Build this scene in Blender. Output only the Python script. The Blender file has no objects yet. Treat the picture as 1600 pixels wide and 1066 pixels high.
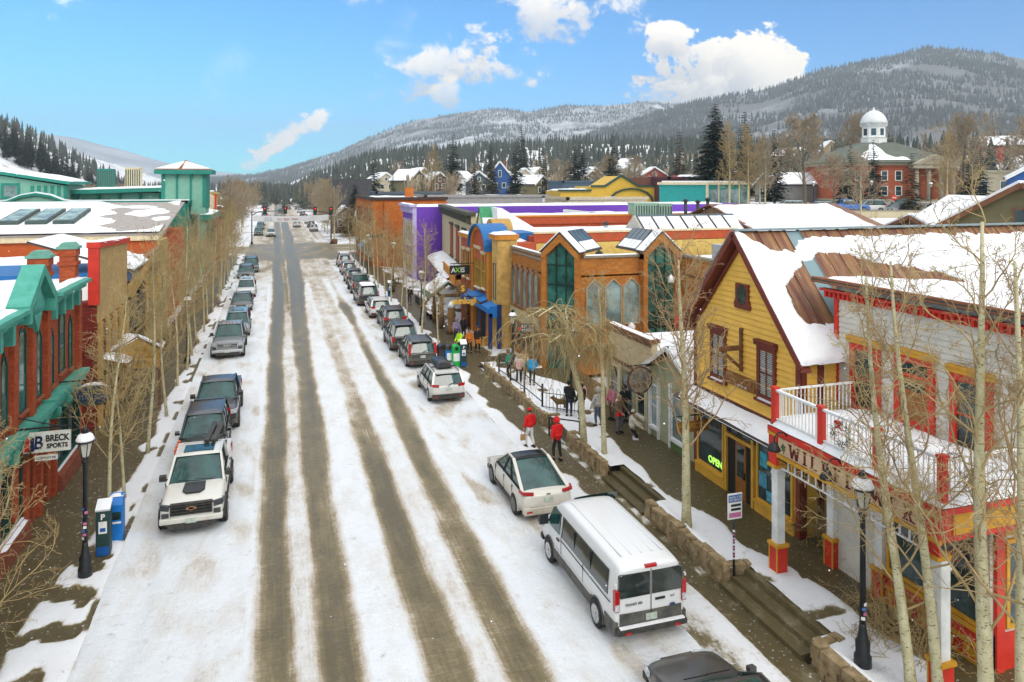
import bpy, bmesh, math, random
from mathutils import Vector, Matrix, noise, Euler
R = math.radians
PI = math.pi
rnd = random.Random(11)
SC = bpy.context.scene
COL = SC.collection
# ------------------------------------------------------------------ helpers
def nz(x, y, z=0.0, s=1.0):
 return noise.noise(Vector((x * s, y * s, z * s)))
def lerp(a, b, t):
 return a + (b - a) * t
def sstep(a, b, x):
 if a == b:
  return 0.0 if x < a else 1.0
 t = max(0.0, min(1.0, (x - a) / (b - a)))
 return t * t * (3 - 2 * t)
def pw(pts, x):
 """piecewise linear interpolation through (x, y) pairs"""
 if x <= pts[0][0]:
  return pts[0][1]
 for (a, b), (c, d) in zip(pts, pts[1:]):
  if x <= c:
   return b + (d - b) * (x - a) / (c - a)
 return pts[-1][1]
class MB:
 """collects faces of several materials and links them as ONE mesh object"""
 def __init__(s):
  s.v, s.f, s.m, s.sm = [], [], [], []
  s.cur = 0
  s.xf = None
 def vert(s, p):
  if s.xf is not None:
   p = s.xf @ Vector(p)
  s.v.append((p[0], p[1], p[2]))
  return len(s.v) - 1
 def face(s, idx, m=None, smooth=False):
  s.f.append(tuple(idx)); s.m.append(s.cur if m is None else m); s.sm.append(smooth)
 def poly(s, pts, m=None, smooth=False):
  s.face([s.vert(p) for p in pts], m, smooth)
 def box(s, x0, y0, z0, x1, y1, z1, m=None):
  if x0 > x1: x0, x1 = x1, x0
  if y0 > y1: y0, y1 = y1, y0
  if z0 > z1: z0, z1 = z1, z0
  a = [s.vert(p) for p in ((x0,y0,z0),(x1,y0,z0),(x1,y1,z0),(x0,y1,z0),(x0,y0,z1),(x1,y0,z1),(x1,y1,z1),(x0,y1,z1))]
  for q in ((0,3,2,1),(4,5,6,7),(0,1,5,4),(1,2,6,5),(2,3,7,6),(3,0,4,7)):
   s.face([a[i] for i in q], m)
  return s
 def cbox(s, c, size, m=None):
  return s.box(c[0]-size[0]/2, c[1]-size[1]/2, c[2]-size[2]/2, c[0]+size[0]/2, c[1]+size[1]/2, c[2]+size[2]/2, m)
 def beam(s, a, b, w, h, m=None, up=(0,0,1)):
  """a bar of width w and height h from a to b"""
  a, b = Vector(a), Vector(b); d = (b - a).normalized(); u = Vector(up)
  if abs(d.dot(u)) > .98: u = Vector((1,0,0))
  r = d.cross(u).normalized(); u = r.cross(d).normalized()
  P = []
  for q in (a, b):
   for (i, j) in ((-1,-1),(1,-1),(1,1),(-1,1)):
    P.append(s.vert(q + r * (i * w / 2) + u * (j * h / 2)))
  for q in ((3,2,1,0),(4,5,6,7),(0,1,5,4),(1,2,6,5),(2,3,7,6),(3,0,4,7)):
   s.face([P[i] for i in q], m)
  return s
 def tube(s, pts, rad, n=8, m=None, caps=True, smooth=True):
  pts = [Vector(p) for p in pts]
  if not isinstance(rad, (list, tuple)): rad = [rad] * len(pts)
  rings = []; ref = None
  for i, p in enumerate(pts):
   d = (pts[min(i+1, len(pts)-1)] - pts[max(i-1, 0)])
   if d.length < 1e-9: d = Vector((0,0,1))
   d.normalize()
   if ref is None:
    ref = Vector((0,0,1)) if abs(d.z) < .9 else Vector((1,0,0))
   a = d.cross(ref)
   if a.length < 1e-6: a = d.cross(Vector((0,1,0)))
   a.normalize(); b = d.cross(a).normalized(); ref = b * -1 if False else ref
   rings.append([s.vert(p + (a * math.cos(2*PI*k/n) + b * math.sin(2*PI*k/n)) * rad[i]) for k in range(n)])
  for r0, r1 in zip(rings, rings[1:]):
   for k in range(n):
    s.face((r0[k], r0[(k+1) % n], r1[(k+1) % n], r1[k]), m, smooth)
  if caps:
   s.face(rings[0][::-1], m); s.face(rings[-1], m)
  return s
 def lathe(s, prof, c=(0,0,0), n=16, m=None, smooth=True, axis='z'):
  rings = []
  for r, z in prof:
   ring = []
   for k in range(n):
    a = 2*PI*k/n; x, y = r*math.cos(a), r*math.sin(a)
    p = (x, y, z) if axis == 'z' else ((z, x, y) if axis == 'x' else (y, z, x))
    ring.append(s.vert((c[0]+p[0], c[1]+p[1], c[2]+p[2])))
   rings.append(ring)
  for r0, r1 in zip(rings, rings[1:]):
   for k in range(n):
    s.face((r0[k], r0[(k+1) % n], r1[(k+1) % n], r1[k]), m, smooth)
  s.face(rings[0][::-1], m); s.face(rings[-1], m)
  return s
 def prism(s, poly, axis, a, b, m=None, mside=None):
  """a flat outline pushed along an axis: 'x' takes (y,z) pairs, 'y' takes (x,z), 'z' takes (x,y)"""
  def P(p, t):
   return (t, p[0], p[1]) if axis == 'x' else ((p[0], t, p[1]) if axis == 'y' else (p[0], p[1], t))
  A = [s.vert(P(p, a)) for p in poly]; B = [s.vert(P(p, b)) for p in poly]
  n = len(poly)
  s.face(A[::-1], m); s.face(B, m)
  for i in range(n):
   s.face((A[i], A[(i+1) % n], B[(i+1) % n], B[i]), m if mside is None else mside)
  return s
 def grid(s, fn, nu, nv, m=None, smooth=True):
  """fn(u, v) for u, v in 0..1"""
  I = [[s.vert(fn(i / nu, j / nv)) for j in range(nv + 1)] for i in range(nu + 1)]
  for i in range(nu):
   for j in range(nv):
    s.face((I[i][j], I[i+1][j], I[i+1][j+1], I[i][j+1]), m, smooth)
  return I
 def slope(s, a, b, c, d, t, m=None):
  """a slab of thickness t on the quad a b c d (counter-clockwise seen from above)"""
  A = [Vector(p) for p in (a, b, c, d)]
  n = (A[1]-A[0]).cross(A[3]-A[0]).normalized()
  if n.z < 0: n = -n
  lo = [s.vert(p) for p in A]; hi = [s.vert(p + n * t) for p in A]
  s.face(lo[::-1], m); s.face(hi, m)
  for i in range(4):
   s.face((lo[i], lo[(i+1) % 4], hi[(i+1) % 4], hi[i]), m)
  return s
 def build(s, name, mats, parent=None, loc=None, recalc=True, link=True):
  me = bpy.data.meshes.new(name)
  me.from_pydata(s.v, [], s.f)
  if not isinstance(mats, (list, tuple)): mats = [mats]
  for q in mats: me.materials.append(q)
  if len(mats) > 1:
   me.polygons.foreach_set('material_index', [min(i, len(mats)-1) for i in s.m])
  me.polygons.foreach_set('use_smooth', s.sm)
  if recalc:
   bm = bmesh.new(); bm.from_mesh(me)
   bmesh.ops.recalc_face_normals(bm, faces=bm.faces); bm.to_mesh(me); bm.free()
  uv = me.uv_layers.new(name='UVMap')
  co = me.vertices
  flat = [0.0] * (2 * len(me.loops))
  for p in me.polygons:
   n = p.normal; ax, ay, az = abs(n.x), abs(n.y), abs(n.z)
   for li in p.loop_indices:
    c = co[me.loops[li].vertex_index].co
    if az > .75: u, w = c.x, c.y
    elif ax > ay: u, w = c.y, c.z
    else: u, w = c.x, c.z
    flat[2*li] = u; flat[2*li+1] = w
  uv.data.foreach_set('uv', flat)
  me.update()
  o = bpy.data.objects.new(name, me)
  COL.objects.link(o)
  if parent is not None: o.parent = parent
  if loc is not None: o.location = loc
  return o
def tag(o, label=None, cat=None, group=None, kind=None):
 if label: o['label'] = label
 if cat: o['category'] = cat
 if group: o['group'] = group
 if kind: o['kind'] = kind
 return o
def thing(name, label, cat, loc=(0,0,0), rz=0.0, group=None, kind=None):
 o = bpy.data.objects.new(name, None); COL.objects.link(o)
 o.empty_display_size = .3
 o.location = loc; o.rotation_euler = (0, 0, rz)
 return tag(o, label, cat, group, kind)
def dup(root, loc, rz=0.0, scale=1.0, label=None, group=None):
 """copy a thing with copies of its parts and sub-parts (meshes shared)"""
 kids = {}
 def walk(o, par):
  c = o.copy(); COL.objects.link(c)
  if par is not None:
   c.parent = par
  for ch in KIDS.get(o.name, ()): walk(bpy.data.objects[ch], c)
  return c
 r = walk(root, None)
 r.location = loc; r.rotation_euler = (0, 0, rz)
 r.scale = (scale,)*3 if not isinstance(scale, tuple) else scale
 if label: r['label'] = label
 if group: r['group'] = group
 return r
KIDS = {}
def freeze(root):
 """remember the children of a thing before copying it"""
 def walk(o):
  ks = [c for c in bpy.data.objects if c.parent == o]
  KIDS[o.name] = [c.name for c in ks]
  for c in ks: walk(c)
 walk(root); return root
def text(name, body, size, m, parent, loc, rot, depth=.012, bold=0.0, align='CENTER', shear=0.0, sx=1.0, spacing=1.0):
 cu = bpy.data.curves.new(name, 'FONT'); cu.body = body; cu.size = size
 cu.align_x = align; cu.align_y = 'CENTER'; cu.extrude = depth; cu.offset = bold; cu.shear = shear
 cu.space_character = spacing; cu.resolution_u = 3
 cu.materials.append(m)
 o = bpy.data.objects.new(name, cu); COL.objects.link(o)
 if parent is not None: o.parent = parent
 o.location = loc; o.rotation_euler = rot; o.scale = (sx, 1, 1)
 return o
def scrawl(name, m, par, c, w, h, rot, seed, rows=1, glyphs=8, wave=0.0):
 """a line of weathered, illegible brush lettering"""
 r = random.Random(seed); mb = MB(); M = Euler(rot).to_matrix().to_4x4(); M.translation = Vector(c); mb.xf = M
 for j in range(rows):
  gh = h / rows * .72; y0 = h/2 - (j + 1) * h/rows + .14*h/rows; gw = w / glyphs
  for i in range(glyphs):
   if r.random() < .1: continue
   x = -w/2 + i*gw; y = y0 + wave*math.sin(PI*(i + .5)/glyphs); t = gw*.2
   def bar(x0, y0_, x1, y1): mb.box(min(x0, x1), min(y0_, y1), -.004, max(x0, x1), max(y0_, y1), .006)
   bar(x + gw*.1, y, x + gw*.1 + t, y + gh)
   k = r.random()
   if k < .7: bar(x + gw*.1, y + gh - t, x + gw*.75, y + gh)
   if k > .3: bar(x + gw*.1, y, x + gw*.75, y + t)
   if r.random() < .5: bar(x + gw*.6, y + gh*r.choice((0, .45)), x + gw*.6 + t, y + gh*r.choice((.55, 1)))
   if r.random() < .5: bar(x + gw*.1, y + gh*.45, x + gw*.6, y + gh*.45 + t)
 return mb.build(name, m, par, recalc=False)
FACE_W = (R(90), 0, R(-90))     # lettering that faces -X (towards the street from the right-hand side)
FACE_E = (R(90), 0, R(90))      # lettering that faces +X
FACE_S = (R(90), 0, 0)          # lettering that faces -Y
# ------------------------------------------------------------------ materials
MATS = {}
def nodes(name):
 m = bpy.data.materials.new(name); m.use_nodes = True
 nt = m.node_tree; b = nt.nodes['Principled BSDF']
 return m, nt, b
def N(nt, typ, **kw):
 n = nt.nodes.new(typ)
 for k, v in kw.items(): setattr(n, k, v)
 return n
def coords(nt, kind='Object'):
 return N(nt, 'ShaderNodeTexCoord').outputs[kind]
def noise_tex(nt, vec, scale, detail=4, rough=.6, dist=0.0):
 t = N(nt, 'ShaderNodeTexNoise'); t.inputs['Scale'].default_value = scale
 t.inputs['Detail'].default_value = detail; t.inputs['Roughness'].default_value = rough
 t.inputs['Distortion'].default_value = dist
 if vec is not None: nt.links.new(vec, t.inputs['Vector'])
 return t.outputs['Fac']
def mapping(nt, vec, scale=(1,1,1), loc=(0,0,0)):
 t = N(nt, 'ShaderNodeMapping'); t.inputs['Scale'].default_value = scale; t.inputs['Location'].default_value = loc
 nt.links.new(vec, t.inputs['Vector']); return t.outputs['Vector']
def maprange(nt, val, a, b, c=0.0, d=1.0, smooth=False):
 t = N(nt, 'ShaderNodeMapRange')
 if smooth: t.interpolation_type = 'SMOOTHSTEP'
 for k, v in zip(('From Min', 'From Max', 'To Min', 'To Max'), (a, b, c, d)): t.inputs[k].default_value = v
 nt.links.new(val, t.inputs['Value']); return t.outputs['Result']
def mixc(nt, fac, a, b, mode='MIX'):
 t = N(nt, 'ShaderNodeMix', data_type='RGBA', blend_type=mode)
 if isinstance(fac, (int, float)): t.inputs[0].default_value = fac
 else: nt.links.new(fac, t.inputs[0])
 for k, v in ((6, a), (7, b)):
  if isinstance(v, tuple): t.inputs[k].default_value = (*v[:3], 1)
  else: nt.links.new(v, t.inputs[k])
 return t.outputs[2]
def math_(nt, op, a, b=None, clamp=False):
 t = N(nt, 'ShaderNodeMath', operation=op, use_clamp=clamp)
 for k, v in ((0, a), (1, b)):
  if v is None: continue
  if isinstance(v, (int, float)): t.inputs[k].default_value = v
  else: nt.links.new(v, t.inputs[k])
 return t.outputs[0]
def bump(nt, b, h, strength=.3, dist=.02):
 t = N(nt, 'ShaderNodeBump'); t.inputs['Strength'].default_value = strength; t.inputs['Distance'].default_value = dist
 nt.links.new(h, t.inputs['Height']); nt.links.new(t.outputs['Normal'], b.inputs['Normal'])
def sc(c, k): return tuple(max(0, min(1, x * k)) for x in c)
def mat(name, c, rough=.7, var=.16, vs=2.5, bs=25, bd=.006, metal=0.0, spec=.35, coat=0.0, c2=None, wear=None):
 """painted / plain surface with blotchy variation, fine grain and (wear) a second colour showing in patches"""
 if name in MATS: return MATS[name]
 m, nt, b = nodes(name)
 v = coords(nt)
 col = mixc(nt, maprange(nt, noise_tex(nt, v, vs, 5), .3, .7), sc(c, 1 - var), c2 or sc(c, 1 + var))
 if wear:
  col = mixc(nt, maprange(nt, noise_tex(nt, v, vs * 1.7, 8, .7), wear[1], wear[1] + .08), col, wear[0])
 nt.links.new(col, b.inputs['Base Color'])
 b.inputs['Roughness'].default_value = rough; b.inputs['Metallic'].default_value = metal
 b.inputs['Specular IOR Level'].default_value = spec; b.inputs['Coat Weight'].default_value = coat
 b.inputs['Coat Roughness'].default_value = .08
 if bd: bump(nt, b, noise_tex(nt, v, bs, 4), .5, bd)
 MATS[name] = m; return m
def brick(name, c1, c2, mortar, bw=.22, bh=.075, rough=.85):
 if name in MATS: return MATS[name]
 m, nt, b = nodes(name)
 uv = coords(nt, 'UV'); ob = coords(nt)
 t = N(nt, 'ShaderNodeTexBrick'); nt.links.new(uv, t.inputs['Vector'])
 t.inputs['Color1'].default_value = (*c1, 1); t.inputs['Color2'].default_value = (*c2, 1); t.inputs['Mortar'].default_value = (*mortar, 1)
 t.inputs['Scale'].default_value = 1; t.inputs['Brick Width'].default_value = bw; t.inputs['Row Height'].default_value = bh
 t.inputs['Mortar Size'].default_value = .008; t.inputs['Bias'].default_value = -.1; t.inputs['Mortar Smooth'].default_value = .2
 big = noise_tex(nt, ob, 1.2, 5)
 col = mixc(nt, maprange(nt, big, .3, .72, 0, .55), t.outputs['Color'], sc(c1, .62))
 lit = mixc(nt, maprange(nt, noise_tex(nt, ob, 14, 3), .5, .8, 0, .35), col, sc(c2, 1.35))
 nt.links.new(lit, b.inputs['Base Color']); b.inputs['Roughness'].default_value = rough
 b.inputs['Specular IOR Level'].default_value = .2
 bump(nt, b, math_(nt, 'SUBTRACT', noise_tex(nt, ob, 40, 3), t.outputs['Fac']), .6, .012)
 MATS[name] = m; return m
def snow_mat():
 if 'snow' in MATS: return MATS['snow']
 m, nt, b = nodes('snow'); v = coords(nt)
 col = mixc(nt, maprange(nt, noise_tex(nt, v, .8, 6), .3, .7), (.78, .80, .83), (.86, .87, .88))
 nt.links.new(col, b.inputs['Base Color']); b.inputs['Roughness'].default_value = .75
 b.inputs['Specular IOR Level'].default_value = .2
 h = math_(nt, 'ADD', noise_tex(nt, v, 2.2, 6), math_(nt, 'MULTIPLY', noise_tex(nt, v, 18, 4), .25))
 bump(nt, b, h, .55, .12)
 MATS['snow'] = m; return m
def glass_mat(name, c=(.025, .05, .05), rough=.06, spec=.6, var=.5, vs=.9):
 """window panes: dark room behind, reflecting the street"""
 if name in MATS: return MATS[name]
 m, nt, b = nodes(name); v = coords(nt)
 col = mixc(nt, maprange(nt, noise_tex(nt, v, vs, 3), .38, .62), sc(c, 1 - var), sc(c, 1 + var))
 nt.links.new(col, b.inputs['Base Color']); b.inputs['Roughness'].default_value = rough
 b.inputs['Specular IOR Level'].default_value = spec; b.inputs['IOR'].default_value = 1.55
 MATS[name] = m; return m
def car_paint(name, c, metal=.0, dirt=.5, rough=.32):
 """car body: gloss coat with road salt and slush climbing from the sills"""
 if name in MATS: return MATS[name]
 m, nt, b = nodes(name); v = coords(nt)
 sep = N(nt, 'ShaderNodeSeparateXYZ'); nt.links.new(v, sep.inputs[0])
 n1 = noise_tex(nt, v, 3.5, 6, .7)
 hz = math_(nt, 'ADD', sep.outputs['Z'], math_(nt, 'MULTIPLY', n1, -.7))
 d = maprange(nt, hz, .55, -.25, 0, dirt, True)
 col = mixc(nt, d, c, (.30, .25, .18))
 nt.links.new(col, b.inputs['Base Color'])
 rr = maprange(nt, d, 0, .6, rough, .75); nt.links.new(rr, b.inputs['Roughness'])
 b.inputs['Metallic'].default_value = metal; b.inputs['Coat Weight'].default_value = .5; b.inputs['Coat Roughness'].default_value = .12
 b.inputs['Specular IOR Level'].default_value = .5
 MATS[name] = m; return m
def emis(name, c, s):
 if name in MATS: return MATS[name]
 m, nt, b = nodes(name)
 b.inputs['Base Color'].default_value = (*c, 1)
 b.inputs['Emission Color'].default_value = (*c, 1); b.inputs['Emission Strength'].default_value = s
 MATS[name] = m; return m
SNOW = snow_mat()
BLACK = mat('black_metal', (.018, .02, .022), .45, .3, 4, 40, .002)
WHITEP = mat('white_paint', (.74, .74, .71), .55)
CREAM = mat('cream_paint', (.66, .56, .36), .6)
YELLOWP = mat('yellow_trim', (.62, .36, .02), .55)
REDP = mat('red_paint', (.52, .03, .02), .5)
DKRED = mat('oxblood_paint', (.17, .035, .02), .55)
TEAL = mat('teal_trim', (.05, .33, .24), .55, c2=(.09, .38, .30))
TEALD = mat('deep_teal_trim', (.015, .17, .13), .55)
GLASS = glass_mat('window_glass')
GLASSG = glass_mat('green_window_glass', (.03, .12, .095))
GLASSL = glass_mat('pale_window_glass', (.20, .27, .26), var=.4, vs=.9)
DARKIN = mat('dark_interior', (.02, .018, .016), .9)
WOOD = mat('weathered_wood', (.17, .075, .03), .75, .35, 5)
def snow_cap(mb, x0, y0, x1, y1, z, th=.12, m=None, step=.7, amp=.4, fn=None, ragged=0.0):
 """a blanket of snow over a rectangle: humped top, rounded edges; fn(x, y) lifts it onto a slope"""
 nx = max(2, min(60, int(abs(x1-x0)/step))); ny = max(2, min(60, int(abs(y1-y0)/step)))
 x0, x1 = min(x0, x1), max(x0, x1); y0, y1 = min(y0, y1), max(y0, y1)
 def f(u, v):
  x = lerp(x0, x1, u); y = lerp(y0, y1, v)
  e = min(u * nx, (1 - u) * nx, v * ny, (1 - v) * ny)
  k = 0.0 if e < .5 else (.75 if e < 1.5 else 1.0)
  if ragged and e < .5:
   x += nz(y, x, 3, 1.3) * ragged; y += nz(x, y, 9, 1.3) * ragged
  h = th * k * (1 + amp * nz(x, y, z, .8) + amp * .6 * nz(x, y, z + 5, 2.6))
  return (x, y, (fn(x, y) if fn else z) + h - (0.03 if e < .5 else 0))
 mb.grid(f, nx, ny, m)
 return mb
# ------------------------------------------------------------------ camera, sky, sun
YAW = math.atan(370 / 1150)
cam = bpy.data.cameras.new('camera'); camo = bpy.data.objects.new('camera', cam); COL.objects.link(camo)
camo.location = (0, 0, 12.0); camo.rotation_euler = (R(90), 0, -YAW)
cam.sensor_width = 36; cam.lens = 36 * 1150 / 1600; cam.shift_y = -(533 - 285) / 1600
cam.clip_start = .2; cam.clip_end = 30000
SC.camera = camo
SUN_ELEV, SUN_AZ = R(42), R(172)       # azimuth measured clockwise from +Y
W = bpy.data.worlds.new('World'); SC.world = W; W.use_nodes = True
nt = W.node_tree; bg = nt.nodes['Background']
sky = N(nt, 'ShaderNodeTexSky', sky_type='NISHITA'); sky.sun_disc = False
sky.sun_elevation = SUN_ELEV; sky.sun_rotation = SUN_AZ; sky.altitude = 2900; sky.air_density = 1.0; sky.dust_density = .6; sky.ozone_density = 1.0
d3 = coords(nt, 'Generated')
def dirvec(px, py):
 """world direction of a spot of sky"""
 t = (px - 800) / 1150; e = (285 - py) / 1150
 v = Vector((math.sin(YAW) + t * math.cos(YAW), math.cos(YAW) - t * math.sin(YAW), e)); return v.normalized()
skyc = sky.outputs[0]
skyc = mixc(nt, 1.0, skyc, (.24, .98, 1.24), 'MULTIPLY')
dsep = N(nt, 'ShaderNodeSeparateXYZ'); nt.links.new(d3, dsep.inputs[0])
skyc = mixc(nt, maprange(nt, dsep.outputs['X'], -.5, .8), skyc, mixc(nt, 1.0, skyc, (.50, .60, .76), 'MULTIPLY'))
cl_noise = noise_tex(nt, mapping(nt, d3, (1, 1, 1.4)), 16.0, 10, .66, .3)
cl_fine = noise_tex(nt, d3, 34, 6, .65)
def blob(px, py, ax, ay, rot=0.0):
 c = dirvec(px, py)
 right = Vector((0,0,1)).cross(c); right = -right.normalized(); up = right.cross(c).normalized()
 if up.z < 0: up = -up
 ca, sa = math.cos(rot), math.sin(rot)
 r2 = right * ca + up * sa; u2 = up * ca - right * sa
 def dot(vv):
  t = N(nt, 'ShaderNodeVectorMath', operation='DOT_PRODUCT'); nt.links.new(d3, t.inputs[0]); t.inputs[1].default_value = vv
  return t.outputs['Value']
 a = math_(nt, 'DIVIDE', math_(nt, 'SUBTRACT', dot(r2), r2.dot(c)), ax)
 b2 = math_(nt, 'DIVIDE', math_(nt, 'SUBTRACT', dot(u2), u2.dot(c)), ay)
 front = math_(nt, 'GREATER_THAN', dot(c), .3)
 q = math_(nt, 'ADD', math_(nt, 'MULTIPLY', a, a), math_(nt, 'MULTIPLY', b2, b2))
 return math_(nt, 'MULTIPLY', math_(nt, 'SUBTRACT', 1.0, q), front), b2, a
CLOUDS = []   # filled in below: (px, py, half width, half height, tilt, softness)
for (px, py, ax, ay, ro, soft, gain) in (
  (1125, 108, .080, .050, -.1, .16, 1.0), (1052, 66, .028, .024, 0, .2, .95), (1185, 118, .052, .040, -.35, .16, 1.0), (1080, 140, .060, .028, 0, .5, .75),
  (690, 100, .075, .030, .35, .55, .85), (770, 105, .050, .030, 0, .5, .85), (752, 62, .020, .030, .2, .5, .8), (700, 145, .020, .022, .3, .55, .7), (640, 105, .035, .06, .1, 1.3, .25),
  (445, 212, .066, .014, .62, .5, 1.0), (400, 248, .045, .012, .7, .6, .95), (487, 190, .022, .014, .4, .5, 1.0),
  (890, 22, .075, .032, -.1, .6, .8), (930, 10, .06, .025, 0, .55, .7), (90, 8, .030, .018, .4, .9, .5), (345, 125, .02, .05, -.6, 1.4, .18),
  (640, 182, .022, .009, 0, .9, .5), (555, 5, .03, .014, 0, .9, .4)):
 q, vert_, hor_ = blob(px, py, ax * 1.3, ay * 1.3, ro)
 n_ = math_(nt, 'ADD', math_(nt, 'MULTIPLY', math_(nt, 'SUBTRACT', cl_noise, .5), 3.2 if soft < .35 else 5.4), math_(nt, 'MULTIPLY', math_(nt, 'SUBTRACT', cl_fine, .5), 1.8))
 dens = maprange(nt, math_(nt, 'ADD', q, n_), .12 if soft < .35 else .32, (.2 if soft < .35 else .55) + soft, 0, gain, True)
 dens = math_(nt, 'MULTIPLY', dens, maprange(nt, q, -.9, -.1, 0, 1, True))
 lit = maprange(nt, math_(nt, 'ADD', math_(nt, 'ADD', vert_, math_(nt, 'MULTIPLY', hor_, .35)), math_(nt, 'MULTIPLY', n_, .35)), *((-2.0, -.3) if px < 520 else (-.75, .55)), 0, 1, True)
 cc = mixc(nt, lit, (4.2, 4.2, 4.4), (9.6, 9.1, 8.6) if px < 520 else (7.6, 7.0, 6.2))
 skyc = mixc(nt, dens, skyc, cc)
over = maprange(nt, math_(nt, 'ADD', dsep.outputs['Z'], math_(nt, 'MULTIPLY', math_(nt, 'SUBTRACT', cl_noise, .5), .12)), .30, .48, 0, 1, True)  # bright cloud cover added above the view to give soft, nearly shadowless light
behind = maprange(nt, dsep.outputs['Y'], -.05, -.5, 0, 1, True)  # more unseen bright cloud, added behind the camera to light the facades
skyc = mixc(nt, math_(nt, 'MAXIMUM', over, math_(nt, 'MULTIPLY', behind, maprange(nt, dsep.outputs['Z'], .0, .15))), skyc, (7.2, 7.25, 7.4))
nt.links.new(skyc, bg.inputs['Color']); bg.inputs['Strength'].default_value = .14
sun = bpy.data.lights.new('sun', 'SUN'); suno = bpy.data.objects.new('sun', sun); COL.objects.link(suno)
sun.energy = 1.2; sun.angle = R(30); sun.color = (1.0, .95, .87)
sd = Vector((math.sin(SUN_AZ) * math.cos(SUN_ELEV), math.cos(SUN_AZ) * math.cos(SUN_ELEV), math.sin(SUN_ELEV)))
suno.rotation_euler = sd.to_track_quat('Z', 'Y').to_euler()
SC.view_settings.view_transform = 'Standard'; SC.view_settings.look = 'None'
SC.view_settings.exposure = .52; SC.view_settings.gamma = 1
SC.render.engine = 'CYCLES'; SC.cycles.use_denoising = True
SC.cycles.max_bounces = 5; SC.cycles.diffuse_bounces = 3; SC.cycles.glossy_bounces = 2; SC.cycles.transmission_bounces = 2
SC.cycles.transparent_max_bounces = 4; SC.cycles.volume_bounces = 0; SC.cycles.caustics_reflective = False; SC.cycles.caustics_refractive = False
# ------------------------------------------------------------------ the setting: terrain, road, pavements, mountains
def ground_h(x, y):
 a = max(7.6 * sstep(24, 62, x) * sstep(-30, 10, y), 8.4 * sstep(14, 40, x) * sstep(120, 205, y))
 b = min(16.0, max(0.0, x - 105) * .085)
 yf = sstep(230, 430, y)
 c = yf * min(62.0, max(0.0, -x - 80 - (y - 400) * .12) * .60)
 d = sstep(290, 760, y) * sstep(15, 110, x) * 28
 return -.06 + a + b + c + d + (nz(x, y, 1, .02) * 1.2 if abs(x) > 30 else 0) * sstep(30, 60, abs(x))
def ground_mat():
 m, nt, b = nodes('snowy_ground'); v = coords(nt)
 n = noise_tex(nt, v, .05, 8, .7)
 col = mixc(nt, maprange(nt, n, .52, .64), (.74, .76, .79), (.23, .18, .12))
 col = mixc(nt, maprange(nt, noise_tex(nt, v, .7, 5), .55, .75, 0, .6), col, (.30, .25, .17))
 nt.links.new(col, b.inputs['Base Color']); b.inputs['Roughness'].default_value = .9
 return m
def axis_steps(spec):
 out = [spec[0][0]]
 for a, b, st in spec:
  n = max(1, round((b - a) / st))
  out += [a + (b - a) * (i + 1) / n for i in range(n)]
 return out
def sheet(mb, xs, ys, fn, m=0):
 I = [[mb.vert(fn(x, y)) for y in ys] for x in xs]
 for i in range(len(xs) - 1):
  for j in range(len(ys) - 1):
   mb.face((I[i][j], I[i+1][j], I[i+1][j+1], I[i][j+1]), m, True)
mb = MB()
sheet(mb, axis_steps([(-9000, -700, 900), (-700, -100, 30), (-100, 200, 5), (200, 900, 30), (900, 9000, 800)]),
      axis_steps([(-3000, -60, 400), (-60, 300, 6), (300, 900, 25), (900, 12000, 900)]),
      lambda x, y: (x, y, ground_h(x, y)))
tag(mb.build('ground', ground_mat(), recalc=False), kind='structure')
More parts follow.
